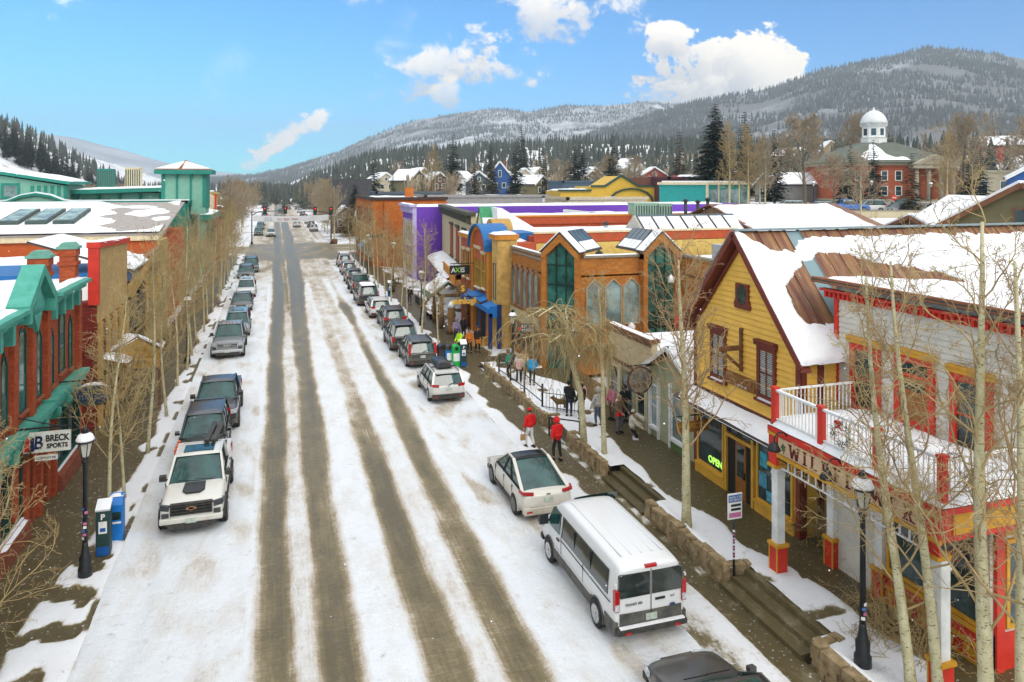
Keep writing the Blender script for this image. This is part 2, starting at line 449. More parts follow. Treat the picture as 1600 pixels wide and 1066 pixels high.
def worn_mat(name, stops, ripple=.0, flecks=0.0, ns=1.3, stretch=(1, .35, 1), spread=.9, bd=.11, wet=.35):
 """snow trodden or driven away to what lies under it: attribute 'wear' (0 snow .. 1 bare) broken up by grit-sized noise"""
 m, nt, b = nodes(name); v = coords(nt)
 at = N(nt, 'ShaderNodeAttribute', attribute_name='wear')
 n = noise_tex(nt, mapping(nt, v, stretch), ns, 9, .68)
 n2 = noise_tex(nt, mapping(nt, v, (6, 1.2, 1)), 3.0, 6, .7)
 f = math_(nt, 'ADD', at.outputs['Fac'], math_(nt, 'MULTIPLY', math_(nt, 'SUBTRACT', n, .5), spread))
 f = math_(nt, 'ADD', f, math_(nt, 'MULTIPLY', math_(nt, 'SUBTRACT', n2, .5), .35))
 r = N(nt, 'ShaderNodeValToRGB'); nt.links.new(f, r.inputs[0])
 el = r.color_ramp.elements
 el[0].position, el[0].color = stops[0][0], (*stops[0][1], 1); el[1].position, el[1].color = stops[-1][0], (*stops[-1][1], 1)
 for p, c in stops[1:-1]:
  e = el.new(p); e.color = (*c, 1)
 n3 = noise_tex(nt, mapping(nt, v, (1.1, 9, 1)), 1.6, 4, .6)          # ripples across the wheel tracks
 n4 = noise_tex(nt, mapping(nt, v, (14, .25, 1)), 1.0, 5, .6)         # long smears along them
 f = math_(nt, 'ADD', f, math_(nt, 'MULTIPLY', math_(nt, 'ADD', math_(nt, 'SUBTRACT', n3, .5), math_(nt, 'SUBTRACT', n4, .5)), math_(nt, 'MULTIPLY', maprange(nt, at.outputs['Fac'], .15, .6), ripple))); nt.links.new(f, r.inputs[0])
 grit = noise_tex(nt, v, 26, 5, .75)
 speck = noise_tex(nt, v, 2.6, 9, .78)
 col = mixc(nt, maprange(nt, speck, .57, .70, 0, .6), r.outputs[0], (.36, .29, .22))
 col = mixc(nt, maprange(nt, grit, .3, .75, 0, .35), col, mixc(nt, .5, col, (.25, .22, .16)))
 if flecks: col = mixc(nt, maprange(nt, noise_tex(nt, v, 11, 2, .5), .66, .72, 0, flecks), col, (.7, .72, .74))
 nt.links.new(col, b.inputs['Base Color'])
 nt.links.new(maprange(nt, f, .35, .9, .85, wet), b.inputs['Roughness']); b.inputs['Specular IOR Level'].default_value = .3
 h = math_(nt, 'ADD', noise_tex(nt, v, 3.2, 8, .7), math_(nt, 'MULTIPLY', grit, .3))
 h = math_(nt, 'ADD', h, math_(nt, 'MULTIPLY', maprange(nt, noise_tex(nt, v, 4.5, 2, .5), .30, .52), .12))     # trodden dents
 bump(nt, b, h, .6, bd)
 return m
def add_wear(o, vals):
 a = o.data.attributes.new('wear', 'FLOAT', 'POINT'); a.data.foreach_set('value', vals)
def track(x, c, hw, soft=.42):
 return sstep(hw + soft, hw - .22, abs(x - c))
def road_wear(x, y):
 k = x + nz(0, y, 3, .05) * .16 + nz(x, y, 6, .35) * .10
 g = 1 + .28 * nz(x * 2.5, y * .12, 13, .5) + .16 * nz(x * 5, y * .3, 17, .5)
 bw = 1 + .25 * nz(2, y, 14, .11)
 far = sstep(45, 85, y)
 w = max(track(k, lerp(.02, .30, far), lerp(.40, .60, far) * bw) * .96,
   track(k, pw([(18, 1.58), (45, 1.75), (70, 2.0), (110, 2.6)], y), pw([(18, .42), (60, .55), (100, .95)], y) * bw) * .96,
   track(k, .8, .5, .8) * (.30 + .40 * sstep(55, 85, y)),
   track(k, pw([(18, 4.02), (34, 4.12), (60, 4.1)], y), .45 * bw) * pw([(28, .95), (42, .5), (70, .42), (100, .45)], y),
   track(k, pw([(18, 5.86), (40, 6.25), (70, 6.35), (100, 6.3)], y), pw([(18, .5), (45, .36), (62, .20), (72, .5), (80, .2)], y) * bw) * pw([(20, .97), (45, .88), (62, .7), (72, .85), (80, .45)], y),
   track(k, 4.95, .5, .7) * lerp(.22, .40, sstep(45, 65, y)), track(k, 2.9, .5, .6) * lerp(.13, .3, sstep(50, 70, y)), track(k, 7.3, .3, .6) * .14)
 w *= g
 for (cx, slope, y0, y1, q) in ((-1.3, .16, 24, 40, .3), (-1.6, .12, 42, 54, .34), (7.6, -.1, 20, 36, .26), (7.9, -.14, 30, 44, .3)):
  if y0 < y < y1: w = max(w, q * track(k, cx + slope * (y - (y0 + y1) / 2), .12, .2) * sstep(y0, y0 + 3, y) * sstep(y1, y1 - 3, y))
 w = max(w, sstep(84, 100, y) * sstep(7.0, 6.2, abs(k - 1.2)) * (.50 + .35 * nz(x, y * .25, 7, .55)))
 cross = sstep(112, 122, y + nz(x, y, 2, .3) * 3) * sstep(156, 149, y)
 w = max(w, cross * (.82 + .3 * nz(x, y * .5, 4, .5)))
 if y > 150:
  w = max(w, sstep(150, 165, y) * (.36 + .3 * nz(x * 1.6, y * .02, 5, 1.0)), track(x, .6, .8) * .75, track(x, 3.0, .7) * .7, track(x, 5.4, .7) * .55)
 if x < -.8 or x > 7.2:
  w = max(w, .14 + .34 * nz(x, y * .6, 11, .9))
  w = max(w, (.40 if x > 7.2 else .30) * sstep(.15, .4, nz(x * 1.3, y * .5, 21, .7)))
 return w
def road_z(x, y):
 w = road_wear(x, y); s = 1 - sstep(.2, .7, w)
 edge = sstep(-3.6, -4.6, x) + sstep(9.0, 10.2, x)
 near = sstep(160, 110, y)
 berm = max(0, 1 - abs(w - .38) / .22) * near * (.035 + .04 * max(0, nz(x * 2, y * .7, 31, 1.2)))
 z = berm + s * near * (.05 + .035 * nz(x, y, 2, 1.1) + .022 * nz(x, y, 5, 3.1) + edge * .13 * (1 + .6 * nz(x, y, 8, .8)))
 for c in (-3.65, -2.0, 8.45, 10.0): z -= .03 * sstep(.35, .1, abs(x - c + .12 * nz(0, y, c, .2))) * s * near
 return max(z, -.01)
ASPH = [(.08, (.73, .77, .81)), (.28, (.66, .66, .65)), (.50, (.46, .40, .32)), (.66, (.26, .21, .125)), (.82, (.175, .14, .07)), (1.0, (.115, .092, .048))]
xs = axis_steps([(-4.7, 10.3, .125)])
ys = axis_steps([(-12, 13, 1.5), (13, 60, .22), (60, 130, .5), (130, 170, 1.2), (170, 760, 8)])
mb = MB(); sheet(mb, xs, ys, lambda x, y: (x, y, road_z(x, y)))
o = mb.build('road', worn_mat('slushy_asphalt', ASPH, ripple=.5), recalc=False)
add_wear(o, [road_wear(x, y) for x in xs for y in ys]); tag(o, kind='structure')
mb = MB(); vals = []
for x0, x1 in ((-70, -4.7), (10.3, 80)):
 xs = axis_steps([(x0, x1, 1.0)]); ys = axis_steps([(127.6, 148.4, .9)])
 sheet(mb, xs, ys, lambda x, y: (x, y, max(-.0, ground_h(x, y)) + .012))
 vals += [.75 + .35 * nz(x * .4, y, 4, .6) - .5 * sstep(5, 9.5, abs(y - 138)) for x in xs for y in ys]
o = mb.build('cross_road', worn_mat('slushy_side_street', ASPH, stretch=(.35, 1, 1)), recalc=False); add_wear(o, vals); tag(o, kind='structure')
mb = MB()
for a, b in ((60, 74), (76, 92), (94, 108), (110, 120)):
 n = 8
 for i in range(n):
  y0, y1 = lerp(a, b, i / n), lerp(a, b, (i + .8) / n)
  mb.poly([(1.14, y0, .009), (1.26, y0, .009), (1.26, y1, .009), (1.14, y1, .009)])
tag(mb.build('road_marking', mat('worn_yellow_line', (.36, .25, .06), .8, .5, 9, c2=(.2, .17, .1)), recalc=False), kind='structure')
WET = [(.16, (.78, .80, .83)), (.36, (.62, .61, .58)), (.46, (.20, .17, .10)), (.60, (.105, .08, .03)), (.9, (.075, .058, .02))]
CONC = worn_mat('wet_concrete', WET, flecks=.7, ns=1.6, stretch=(1, .8, 1), spread=.8, bd=.035, wet=.4)
def pavement(name, pieces, wear, zf, skirt=True):
 mb = MB(); vals = []
 for (x0, x1, sx, yspec) in pieces:
  xs = axis_steps([(x0, x1, sx)]); ys = axis_steps(yspec)
  sheet(mb, xs, ys, lambda x, y: (x, y, zf(x, y)))
  vals += [wear(x, y) for x in xs for y in ys]
  if skirt:
   n0 = len(mb.v)
   for xx in (x0, x1):
    a = [mb.vert((xx, y, zf(xx, y))) for y in ys]; b = [mb.vert((xx, y, -.05)) for y in ys]
    for i in range(len(ys) - 1): mb.face((a[i], a[i+1], b[i+1], b[i]))
   vals += [.8] * (len(mb.v) - n0)
 o = mb.build(name, CONC, recalc=False); add_wear(o, vals); tag(o, kind='structure'); return o
def left_wear(x, y):
 n = nz(x, y, 5, .5); n2 = nz(x, y * .8, 9, 1.4)
 edge = pw([(12, -6.55), (22, -6.3), (27, -6.1), (40, -5.7), (60, -5.6), (127, -5.7)], y)
 w = .95 * sstep(edge + .35 + n * .55, edge - .15 + n * .5, x)
 w = max(w, .85 * sstep(.27, .48, n2 + .1 * n) if x < -4.85 else .1)
 if 14 < y < 27.6 and x < -4.9: w = max(w, .9 * sstep(-.05, .25, math.sin(y * 2.9 + .8) * .45 + n2 * .55 + nz(x, y, 40, 3) * .2 - .12))
 if x > -4.86: w = max(w, .75 * sstep(-.05, .2, nz(0, y, 7, .55)))     # bare kerb stones
 return w
def snowlift(w): return (1 - sstep(.25, .6, w))
pavement('sidewalk', [(-8.3, -4.7, .13, [(-12, 14, 1.2), (14, 60, .25), (60, 127.5, .9)])], left_wear,
         lambda x, y: .15 + snowlift(left_wear(x, y)) * (.05 + .04 * nz(x, y, 1, 1.3) + .02 * nz(x, y, 4, 4)) * (1 if x < -4.8 else .3))
def low_wear(x, y):
 n = nz(x, y, 15, .6)
 if y < 19.4:
  return .5 + .55 * nz(x * 1.2, y * .9, 31, .9) + (.25 if x > 11.6 else -.25)
 e = pw([(19, 11.9), (24, 11.5), (30, 11.3), (40, 10.9), (48, 11.6), (127, 11.9)], y)
 w = .95 * sstep(e - .35 + n * .5, e + .2 + n * .5, x)
 if y > 45:
  w *= 1 - sstep(13.6 + n, 14.3 + n, x) * .9
  w = max(w, .9 * sstep(.22, .4, nz(x, y, 19, .45)) * sstep(12, 12.6, x))
 elif x > 12.2: w *= .6 + .5 * nz(0, y, 3, 1.5)
 return w
pavement('sidewalk.001', [(10.3, 12.5, .13, [(-12, 13, 1.2), (13, 46, .25)]), (10.3, 16.6, .2, [(46, 128, .6)])], low_wear,
         lambda x, y: .12 + snowlift(low_wear(x, y)) * (.05 + .04 * nz(x, y, 1, 1.3)))
def terrace_z(y): return .13 + .42 * sstep(46.5, 41.5, y)
def up_wear(x, y):
 n = nz(x, y, 25, .5)
 e = pw([(10, 14.3), (16, 14.5), (20, 14.25), (24, 13.75), (30, 14.3), (33, 14.9), (36, 15.6), (40, 15.2), (44, 13.6)], y)
 w = .97 * sstep(e - .1 + n * .5, e + .35 + n * .5, x)
 return max(w, .7 * sstep(.28, .42, nz(x, y, 33, .9)))
ST = ((15.2, 18.7), (23.5, 26.9))
pcs = []
for a, b, x0 in ((-12, 15.2, 12.8), (15.2, 18.7, 13.4), (18.7, 23.5, 12.8), (23.5, 26.9, 13.4), (26.9, 46.6, 12.8)):
 pcs.append((x0, 17.6, .14, [(a, b, .25 if b > 14 else 1.2)]))
pavement('terrace', pcs, up_wear, lambda x, y: terrace_z(y) + snowlift(up_wear(x, y)) * (.06 + .05 * nz(x, y, 1, 1.3)), True)
# ---- stone retaining wall with its two flights of steps
STONE = mat('rubble_stone', (.26, .17, .075), .9, .45, 3.2, 14, .04, c2=(.42, .32, .18))
STONED = mat('grey_coping_stone', (.12, .10, .07), .85, .3, 4, 20, .02)
def stone_run(mb, x0, y0, x1, y1, top, th=.28, base=0.0):
 top *= .88
 L = math.hypot(x1-x0, y1-y0); dx, dy = (x1-x0)/L, (y1-y0)/L; nx_, ny_ = dy, -dx
 z = base; row = 0
 while z < top - .05:
  h = min(rnd.uniform(.13, .24), top - z)
  if top - z - h < .08: h = top - z
  s = 0.0
  while s < L - .01:
   l = min(rnd.uniform(.28, .75), L - s)
   if L - s - l < .15: l = L - s
   o1, o2 = rnd.uniform(-.03, .05), rnd.uniform(-.03, .05)
   g = .012
   a = s + g; b = s + l - g
   P = []
   for t, off in ((a, o1), (b, o2)):
    for side in (-1, 1):
     P.append((x0 + dx*t + nx_*side*(th/2 + off), y0 + dy*t + ny_*side*(th/2 + off)))
   zz0, zz1 = z + .006, z + h - .006 + (rnd.uniform(-.03, .05) if z + h >= top - .01 else 0)
   q = [P[0], P[2], P[3], P[1]]
   lo = [mb.vert((p[0], p[1], zz0)) for p in q]
   ins = [(lerp(p[0], sum(r[0] for r in q)/4, .06), lerp(p[1], sum(r[1] for r in q)/4, .06)) for p in q]
   hi = [mb.vert((p[0], p[1], zz1)) for p in ins]
   mb.face(hi); mb.face(lo[::-1])
   for i in range(4): mb.face((lo[i], lo[(i+1) % 4], hi[(i+1) % 4], hi[i]))
   s += l
  z += h; row += 1
 core = .8
 mb.beam((x0, y0, base + (top-base)*.47), (x1, y1, base + (top-base)*.47), th * core, (top-base)*.9)
def wall_thing(label, runs, capruns):
 t = thing('retaining_wall', label, 'stone wall', (0, 0, 0))
 mb = MB()
 for r in runs: stone_run(mb, *r)
 mb.build('stones', STONE, t)
 mb = MB()
 for (x0, y0, x1, y1, z, th) in capruns: snow_cap(mb, x0, y0, x1, y1, z, th, step=.18, amp=.9, ragged=.12)
 if capruns: mb.build('snow_cap', SNOW, t)
 return t
wall_thing('long rubble stone retaining wall behind the white hatchback and the two red coats',
           [(12.62, 27.0, 12.62, 30.8, .86), (12.62, 33.7, 12.62, 44.6, .74), (12.62, 30.8, 13.3, 30.8, .8), (12.62, 33.7, 13.3, 33.7, .74)],
           [(12.70, 27.4, 12.95, 30.6, .70, .14), (12.6, 33.9, 12.95, 44.2, .60, .16)])
wall_thing('short rubble stone retaining wall along the kerb beside the white van',
           [(12.62, 18.9, 12.62, 23.4, .84), (12.62, 18.9, 13.5, 18.75, .78)], [(12.72, 19.1, 12.95, 23.2, .68, .14)])
wall_thing('low rubble stone retaining wall stub next to the lamp at the near steps', [(12.62, 8.5, 12.62, 14.9, .84), (12.62, 14.9, 13.5, 15.05, .78)], [(12.75, 9, 12.95, 14.6, .7, .12)])
STEPM = worn_mat('wet_steps', WET, ns=2.2, stretch=(1, .8, 1), spread=.9, bd=.03, wet=.4)
for i, (a, b) in enumerate(ST):
 mb = MB()
 mb.box(12.42, a, 0, 12.82, b, .125 + .13); mb.box(12.82, a, 0, 13.22, b, .125 + .27); mb.box(13.22, a, 0, 13.46, b, .56)
 o = mb.build('stone_steps', STEPM)
 add_wear(o, [1.0 if i else .62] * len(o.data.vertices))
 tag(o, ['snow flecked flight of stone steps nearest the corner lamp', 'bare wet flight of stone steps between the two stone walls'][i], 'steps')
# ------------------------------------------------------------------ mountains
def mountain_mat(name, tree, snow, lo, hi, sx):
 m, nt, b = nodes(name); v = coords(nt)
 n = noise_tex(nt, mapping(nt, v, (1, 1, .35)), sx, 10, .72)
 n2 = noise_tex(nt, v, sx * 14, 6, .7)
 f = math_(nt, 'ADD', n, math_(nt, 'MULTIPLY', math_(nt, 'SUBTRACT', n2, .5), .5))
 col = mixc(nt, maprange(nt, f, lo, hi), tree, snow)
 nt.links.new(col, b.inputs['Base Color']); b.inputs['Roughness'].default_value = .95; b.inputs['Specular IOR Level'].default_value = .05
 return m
def mountain(name, ridge, foot, foot_z, m, seed, nu=150, nv=34, rough=.05, bow=1.15):
 L = [0.0]
 for a, b in zip(ridge, ridge[1:]): L.append(L[-1] + math.hypot(b[0]-a[0], b[1]-a[1]))
 T = [l / L[-1] for l in L]
 def P(u, v):
  X = pw(list(zip(T, [r[0] for r in ridge])), u); Y = pw(list(zip(T, [r[1] for r in ridge])), u); Z = pw(list(zip(T, [r[2] for r in ridge])), u)
  Z *= 1 + .012 * nz(u * 60, 0, seed) + .02 * nz(u * 17, 3, seed)
  k = lerp(foot, 1.0, v)
  x, y = X * k, Y * k
  h = Z - foot_z
  if v <= 1: z = foot_z + h * (v ** bow) + h * rough * nz(x, y, seed, .004) * 4 * v * (1 - v) * 2
  else: z = foot_z + h * (1 - (v - 1) * 2.2)
  return (x, y, z)
 mb = MB(); mb.grid(lambda u, v: P(u, v * 1.3), nu, nv)
 o = mb.build(name, m, recalc=False); tag(o, kind='structure'); return P
RIDGE1 = [(300,1790,20), (521,1723,48), (641,1685,95), (760,1646,140), (849,1618,167), (939,1589,197), (1058,1551,223), (1147,1522,244), (1207,1503,261), (1296,1474,289), (1371,1450,308), (1445,1426,322), (1505,1407,336), (1594,1378,338), (1684,1349,325), (1743,1330,314), (1892,1282,295), (2116,1210,255), (2488,1090,223)]
RIDGE2 = [(-400,3480,15), (-132,3404,40), (26,3353,65), (159,3310,107), (265,3276,140), (397,3234,210), (556,3183,271), (715,3131,310), (874,3080,329), (1060,3021,321), (1192,2978,343), (1351,2927,346), (1510,2876,360), (1642,2833,349), (1828,2773,365), (2172,2663,388), (2569,2535,388)]
RIDGE3 = [(-3573,6612,442), (-2712,6335,487), (-2109,6141,396), (-1679,6003,374), (-1377,5906,338), (-990,5781,234), (-732,5698,152), (-430,5601,93), (-43,5476,53), (387,5338,35)]
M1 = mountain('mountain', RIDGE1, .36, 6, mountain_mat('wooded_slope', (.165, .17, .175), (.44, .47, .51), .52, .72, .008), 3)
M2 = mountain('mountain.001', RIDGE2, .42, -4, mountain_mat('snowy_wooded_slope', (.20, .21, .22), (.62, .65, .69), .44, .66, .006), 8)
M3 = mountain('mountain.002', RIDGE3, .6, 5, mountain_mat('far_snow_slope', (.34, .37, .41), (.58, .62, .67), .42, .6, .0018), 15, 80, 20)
def spikes(mb, pts, m=0):
 """far conifers: slim four-sided spires"""
 for (x, y, z, h, w) in pts:
  a = rnd.uniform(0, PI)
  b = [mb.vert((x + w*math.cos(a + k*PI/2), y + w*math.sin(a + k*PI/2), z + h*.06)) for k in range(4)]
  t = mb.vert((x, y, z + h))
  for k in range(4): mb.face((b[k], b[(k+1) % 4], t), m)
FARFIR = mat('far_conifer', (.115, .125, .125), .95, .3, .02, 1, 0)
def wood(name, P, count, umin, umax, vmin, vmax, hh, thr, seed, label):
 pts = []; tries = 0; r = random.Random(seed)
 while len(pts) < count and tries < count * 6:
  tries += 1
  u, v = r.uniform(umin, umax), r.uniform(vmin, vmax) ** .8
  x, y, z = P(u, v)
  if nz(x, y, seed, .006) + .6 * nz(x, y, seed, .022) < thr + r.uniform(-.15, .15): continue
  h = hh * r.uniform(.6, 1.25)
  pts.append((x, y, z - .3, h, h * .17))
 mb = MB(); spikes(mb, pts)
 o = mb.build(name, FARFIR, recalc=False)
 return tag(o, label, 'forest', None, 'stuff')
wood('mountain_forest', M1, 16000, 0, .78, .05, 1.02, 11, -.12, 5, 'dark conifer forest thinning over the slopes of the nearer mountain')
wood('mountain_forest.001', M2, 11000, .02, .8, .1, 1.02, 13, -.02, 6, 'pale wooded slopes of the farther rounded mountain')
# ------------------------------------------------------------------ building kit (everything in world metres)
def put(mb, name, mats, par):
 """link a part built in world coordinates under its thing or part"""
 o = mb.build(name, mats, par)
 if par is not None and par.type == 'EMPTY': o.location = -Vector(par.location)
 return o
def sign_text(name, body, size, m, par, loc, rot, **kw):
 L = Vector(loc) - (Vector(par.location) if par.type == 'EMPTY' else Vector((0,0,0)))
 return text(name, body, size, m, par, L, rot, **kw)
class Face:
 """a wall plane: 'W' faces -X, 'E' faces +X, 'S' faces -Y (a runs along the wall, o is how far proud of it)"""
 def __init__(s, kind, plane): s.k, s.p = kind, plane
 def pt(s, a, z, o):
  return (s.p - o, a, z) if s.k == 'W' else ((s.p + o, a, z) if s.k == 'E' else (a, s.p - o, z))
 def box(s, mb, a0, a1, z0, z1, o0, o1, m=None):
  p, q = s.pt(a0, z0, o0), s.pt(a1, z1, o1); mb.box(*p, *q, m)
 def prism(s, mb, poly, o0, o1, m=None):
  if s.k == 'S': mb.prism(poly, 'y', s.p - o0, s.p - o1, m)
  else:
   k = -1 if s.k == 'W' else 1
   mb.prism(poly, 'x', s.p + k*o0, s.p + k*o1, m)
def window(par, F, a0, a1, z0, z1, fm, gm=None, fw=.09, mull=(1, 1), sill=None, head=None, peak=0.0, depth=.07, blind=None, snow=True):
 """frame (part) with pane, sill, hood (sub-parts); peak > 0 makes a pointed top"""
 gm = gm or GLASS
 mb = MB()
 F.box(mb, a0, a0 + fw, z0, z1, 0, depth); F.box(mb, a1 - fw, a1, z0, z1, 0, depth); F.box(mb, a0 + fw, a1 - fw, z0, z0 + fw, 0, depth)
 mid = (a0 + a1) / 2
 if peak:
  F.prism(mb, [(a0, z1), (a0 + fw, z1), (mid, z1 + peak - fw * 1.3), (mid, z1 + peak)], 0, depth)
  F.prism(mb, [(a1 - fw, z1), (a1, z1), (mid, z1 + peak), (mid, z1 + peak - fw * 1.3)], 0, depth)
 else: F.box(mb, a0 + fw, a1 - fw, z1 - fw, z1, 0, depth)
 t = .035
 for i in range(1, mull[0]): a = lerp(a0, a1, i / mull[0]); F.box(mb, a - t/2, a + t/2, z0 + fw, z1 - (0 if peak else fw), .004, depth - .005)
 for i in range(1, mull[1]): z = lerp(z0, z1, i / mull[1]); F.box(mb, a0 + fw, a1 - fw, z - t/2, z + t/2, .004, depth - .008)
 f = put(mb, 'window', fm, par)
 mb = MB()
 if peak: F.prism(mb, [(a0 + fw, z0 + fw), (a1 - fw, z0 + fw), (a1 - fw, z1), (mid, z1 + peak - fw * 1.3), (a0 + fw, z1)], .002, .02 if depth < .1 else .05)
 else: F.box(mb, a0 + fw, a1 - fw, z0 + fw, z1 - fw, .002, .02 if depth < .1 else .05)
 mb.build('pane', gm, f)
 if blind:
  mb = MB(); zz = z1 - fw - .02
  while zz > lerp(z0, z1, blind[1]):
   F.box(mb, a0 + fw + .02, a1 - fw - .02, zz - .045, zz - .012, .051, .06); zz -= .06
  mb.build('blind', blind[0], f)
 if sill:
  mb = MB(); F.box(mb, a0 - .06, a1 + .06, z0 - .09, z0 - .002, 0, depth + .08); mb.build('sill', sill, f)
  if snow:
   mb = MB(); F.box(mb, a0 + fw, a1 - fw, z0, z0 + .05, depth, depth + .07); mb.build('sill_snow', SNOW, f)
 if head:
  mb = MB(); F.box(mb, a0 - .08, a1 + .08, z1 + .002, z1 + .14, 0, depth + .07); F.box(mb, a0 - .04, a1 + .04, z1 + .14, z1 + .20, 0, depth + .12)
  mb.build('hood', head, f)
 return f
def boards(mb, F, rng, z0, z1, pitch=.2, o=.004, lap=.05, m=None):
 """lapped weatherboards; rng(z) gives the ends of the course at height z"""
 z = z0
 while z < z1 - .02:
  h = min(pitch, z1 - z); a0, a1 = rng(z); b0, b1 = rng(z + h)
  P = [F.pt(a0, z, o + lap), F.pt(a1, z, o + lap), F.pt(b1, z + h, o + .004), F.pt(b0, z + h, o + .004), F.pt(a0, z, o - .02), F.pt(a1, z, o - .02)]
  I = [mb.vert(p) for p in P]
  mb.face((I[0], I[1], I[2], I[3]), m); mb.face((I[4], I[5], I[1], I[0]), m); mb.face((I[4], I[0], I[3]), m); mb.face((I[1], I[5], I[2]), m)
  z += h
def rail(mb, p0, p1, h=.95, step=.14, t=.025, m=0, low=.1):
 p0, p1 = Vector(p0), Vector(p1); n = max(1, round((p1 - p0).length / step))
 mb.beam(p0 + Vector((0,0,h)), p1 + Vector((0,0,h)), .07, .05, m); mb.beam(p0 + Vector((0,0,low)), p1 + Vector((0,0,low)), .05, .04, m)
 for i in range(1, n):
  q = p0.lerp(p1, i / n); mb.box(q.x - t/2, q.y - t/2, q.z + low, q.x + t/2, q.y + t/2, q.z + h, m)
# ------------------------------------------------------------------ yellow weatherboard house
YEL = mat('ochre_weatherboard', (.84, .50, .085), .6, .10, 1.2, 30, .004)
RUSTROOF = None
def rusty():
 m, nt, b = nodes('rusty_sheet_roof'); v = coords(nt)
 st = mapping(nt, v, (2.2, .15, .15))
 n = noise_tex(nt, st, 1.5, 5, .6); n2 = noise_tex(nt, mapping(nt, v, (5, .5, .5)), 2.0, 7, .7)
 col = mixc(nt, maprange(nt, n, .38, .62), (.13, .045, .03), (.30, .15, .06))
 col = mixc(nt, maprange(nt, n2, .55, .7), col, (.36, .29, .20))
 sep = N(nt, 'ShaderNodeSeparateXYZ'); nt.links.new(v, sep.inputs[0])
 bl = math_(nt, 'MULTIPLY', maprange(nt, math_(nt, 'ABSOLUTE', math_(nt, 'SUBTRACT', sep.outputs['X'], 18.15)), .32, .28), 1.0)
 col = mixc(nt, bl, col, (.20, .29, .31))        # the one newer, unrusted sheet
 nt.links.new(col, b.inputs['Base Color']); b.inputs['Roughness'].default_value = .55; b.inputs['Metallic'].default_value = .25
 bump(nt, b, noise_tex(nt, v, 9, 5), .3, .01)
 return m
RUSTROOF = rusty()
t = thing('yellow_house', 'yellow weatherboard gabled shop house with oxblood trim and a half snowed rusty roof', 'shop house', (16.05, 22.75, .5))
Y0, Y1, RY, RZ, EZ, FX, BX = 19.65, 25.85, 22.75, 10.15, 6.55, 16.05, 46.0
TH = math.atan2(RZ - EZ, 3.25); CT, SN = math.cos(TH), math.sin(TH)
mb = MB(); mb.prism([(Y0, .3), (Y1, .3), (Y1, 6.45), (RY, 9.82), (Y0, 6.45)], 'x', FX, BX); put(mb, 'wall', YEL, t)
F = Face('W', FX); S = Face('S', Y0)
mb = MB()
boards(mb, F, lambda z: (Y0 + .12 + max(0, (z - 6.3)) / 1.105, Y1 - .12 - max(0, (z - 6.3)) / 1.105) if z < 9.6 else (RY - .05, RY + .05), 3.98, 9.6)
boards(mb, S, lambda z: (FX + .2, 30.0), 3.5, 6.4)
put(mb, 'weatherboards', YEL, t)
mb = MB()
for sgn in (-1, 1):
 ey = RY + sgn * 3.55; ez = RZ - 3.55 * math.tan(TH)
 mb.slope((FX - .38, RY, RZ), (BX, RY, RZ), (BX, ey, ez), (FX - .38, ey, ez), .07)
 x = FX
 while x < BX:
  mb.beam((x, RY + sgn * .02, RZ + .10), (x, ey - sgn * .02, ez + .10), .035, .05); x += .6
put(mb, 'roof', RUSTROOF, t)
mb = MB()
mb.beam((FX - .42, RY, RZ + .13), (BX, RY, RZ + .13), .34, .06)
put(mb, 'ridge_cap', mat('ridge_zinc', (.22, .28, .29), .5), t)
EDGE_T = [(15.6, 0), (15.94, .05), (16.44, .48), (16.81, .85), (17.11, .88), (17.74, .95), (18.12, .62), (18.2, .36), (19.35, .33), (60, .38)]
LFT = [(1.33, 17.8), (1.6, 17.58), (1.75, 17.25), (2.07, 17.02), (2.35, 16.62), (2.84, 16.52), (3.2, 16.42), (3.64, 16.54), (3.88, 16.6), (3.95, 17.2)]
UPP = [(17.5, 1.35), (18.5, 1.15), (19.2, 1.0), (19.7, 1.1), (20.4, 1.35), (22.5, 1.75), (24.2, 2.3), (25, 2.6)]
def roof_snow(x, s):
 w = .16 * nz(x, s, 3, 2.2) + .07 * nz(x, s, 7, 6)
 d = min(s - pw(EDGE_T, x) + w, 5.3 - s + .08 * nz(x, 0, 9, 3), x - FX + .42)
 low = 3.93 if x < 17.9 else 3.93 + .1
 inside = min(s - pw(UPP, x), low - s, x - pw(LFT, s), 24.6 - x)
 if x > 18.6: inside = min(inside, pw([(18.6, 3.0), (19.2, 2.45), (22, 2.55), (24.6, 2.75)], x) - s) if x > 20 else inside
 return min(d, -(inside + w))
mb = MB()
def yel_snow(u, v):
 x = lerp(FX - .40, 30, u ** 1.4); s = lerp(0, 5.32, v)
 d = roof_snow(x, s); h = .10 * sstep(-.05, .16, d) * (1 + .4 * nz(x, s, 2, 1.5)) - .05 * (1 - sstep(-.06, .02, d))
 return (x - 0, RY - s * CT - SN * (h + .085), RZ - s * SN + CT * (h + .085))
mb.grid(yel_snow, 150, 70)
def yel_snow2(u, v):
 x = lerp(FX - .4, 30, u); s = lerp(.1, 4.9, v)
 return (x, RY + s * CT + SN * .2, RZ - s * SN + CT * (.2 + .05 * nz(x, s)))
mb.grid(yel_snow2, 20, 8); put(mb, 'roof_snow', SNOW, t)
mb = MB()
for sgn in (-1, 1):      # barge boards and soffit of the overhanging gable
 e = (RY + sgn * 3.6, RZ - 3.6 * math.tan(TH))
 mb.beam((FX - .40, RY, RZ - .02), (FX - .40, e[0], e[1] - .02), .06, .20)
 mb.beam((FX - .18, RY, RZ - .14), (FX - .18, e[0], e[1] - .14), .40, .05)
 mb.beam((FX - .09, RY, RZ - .42), (FX - .09, RY + sgn * 3.2, RZ - .42 - 3.2 * math.tan(TH)), .07, .11)
F.box(mb, Y0 - .03, Y0 + .17, .45, 6.35, 0, .06); F.box(mb, Y1 - .17, Y1 + .03, .45, 6.35, 0, .06)
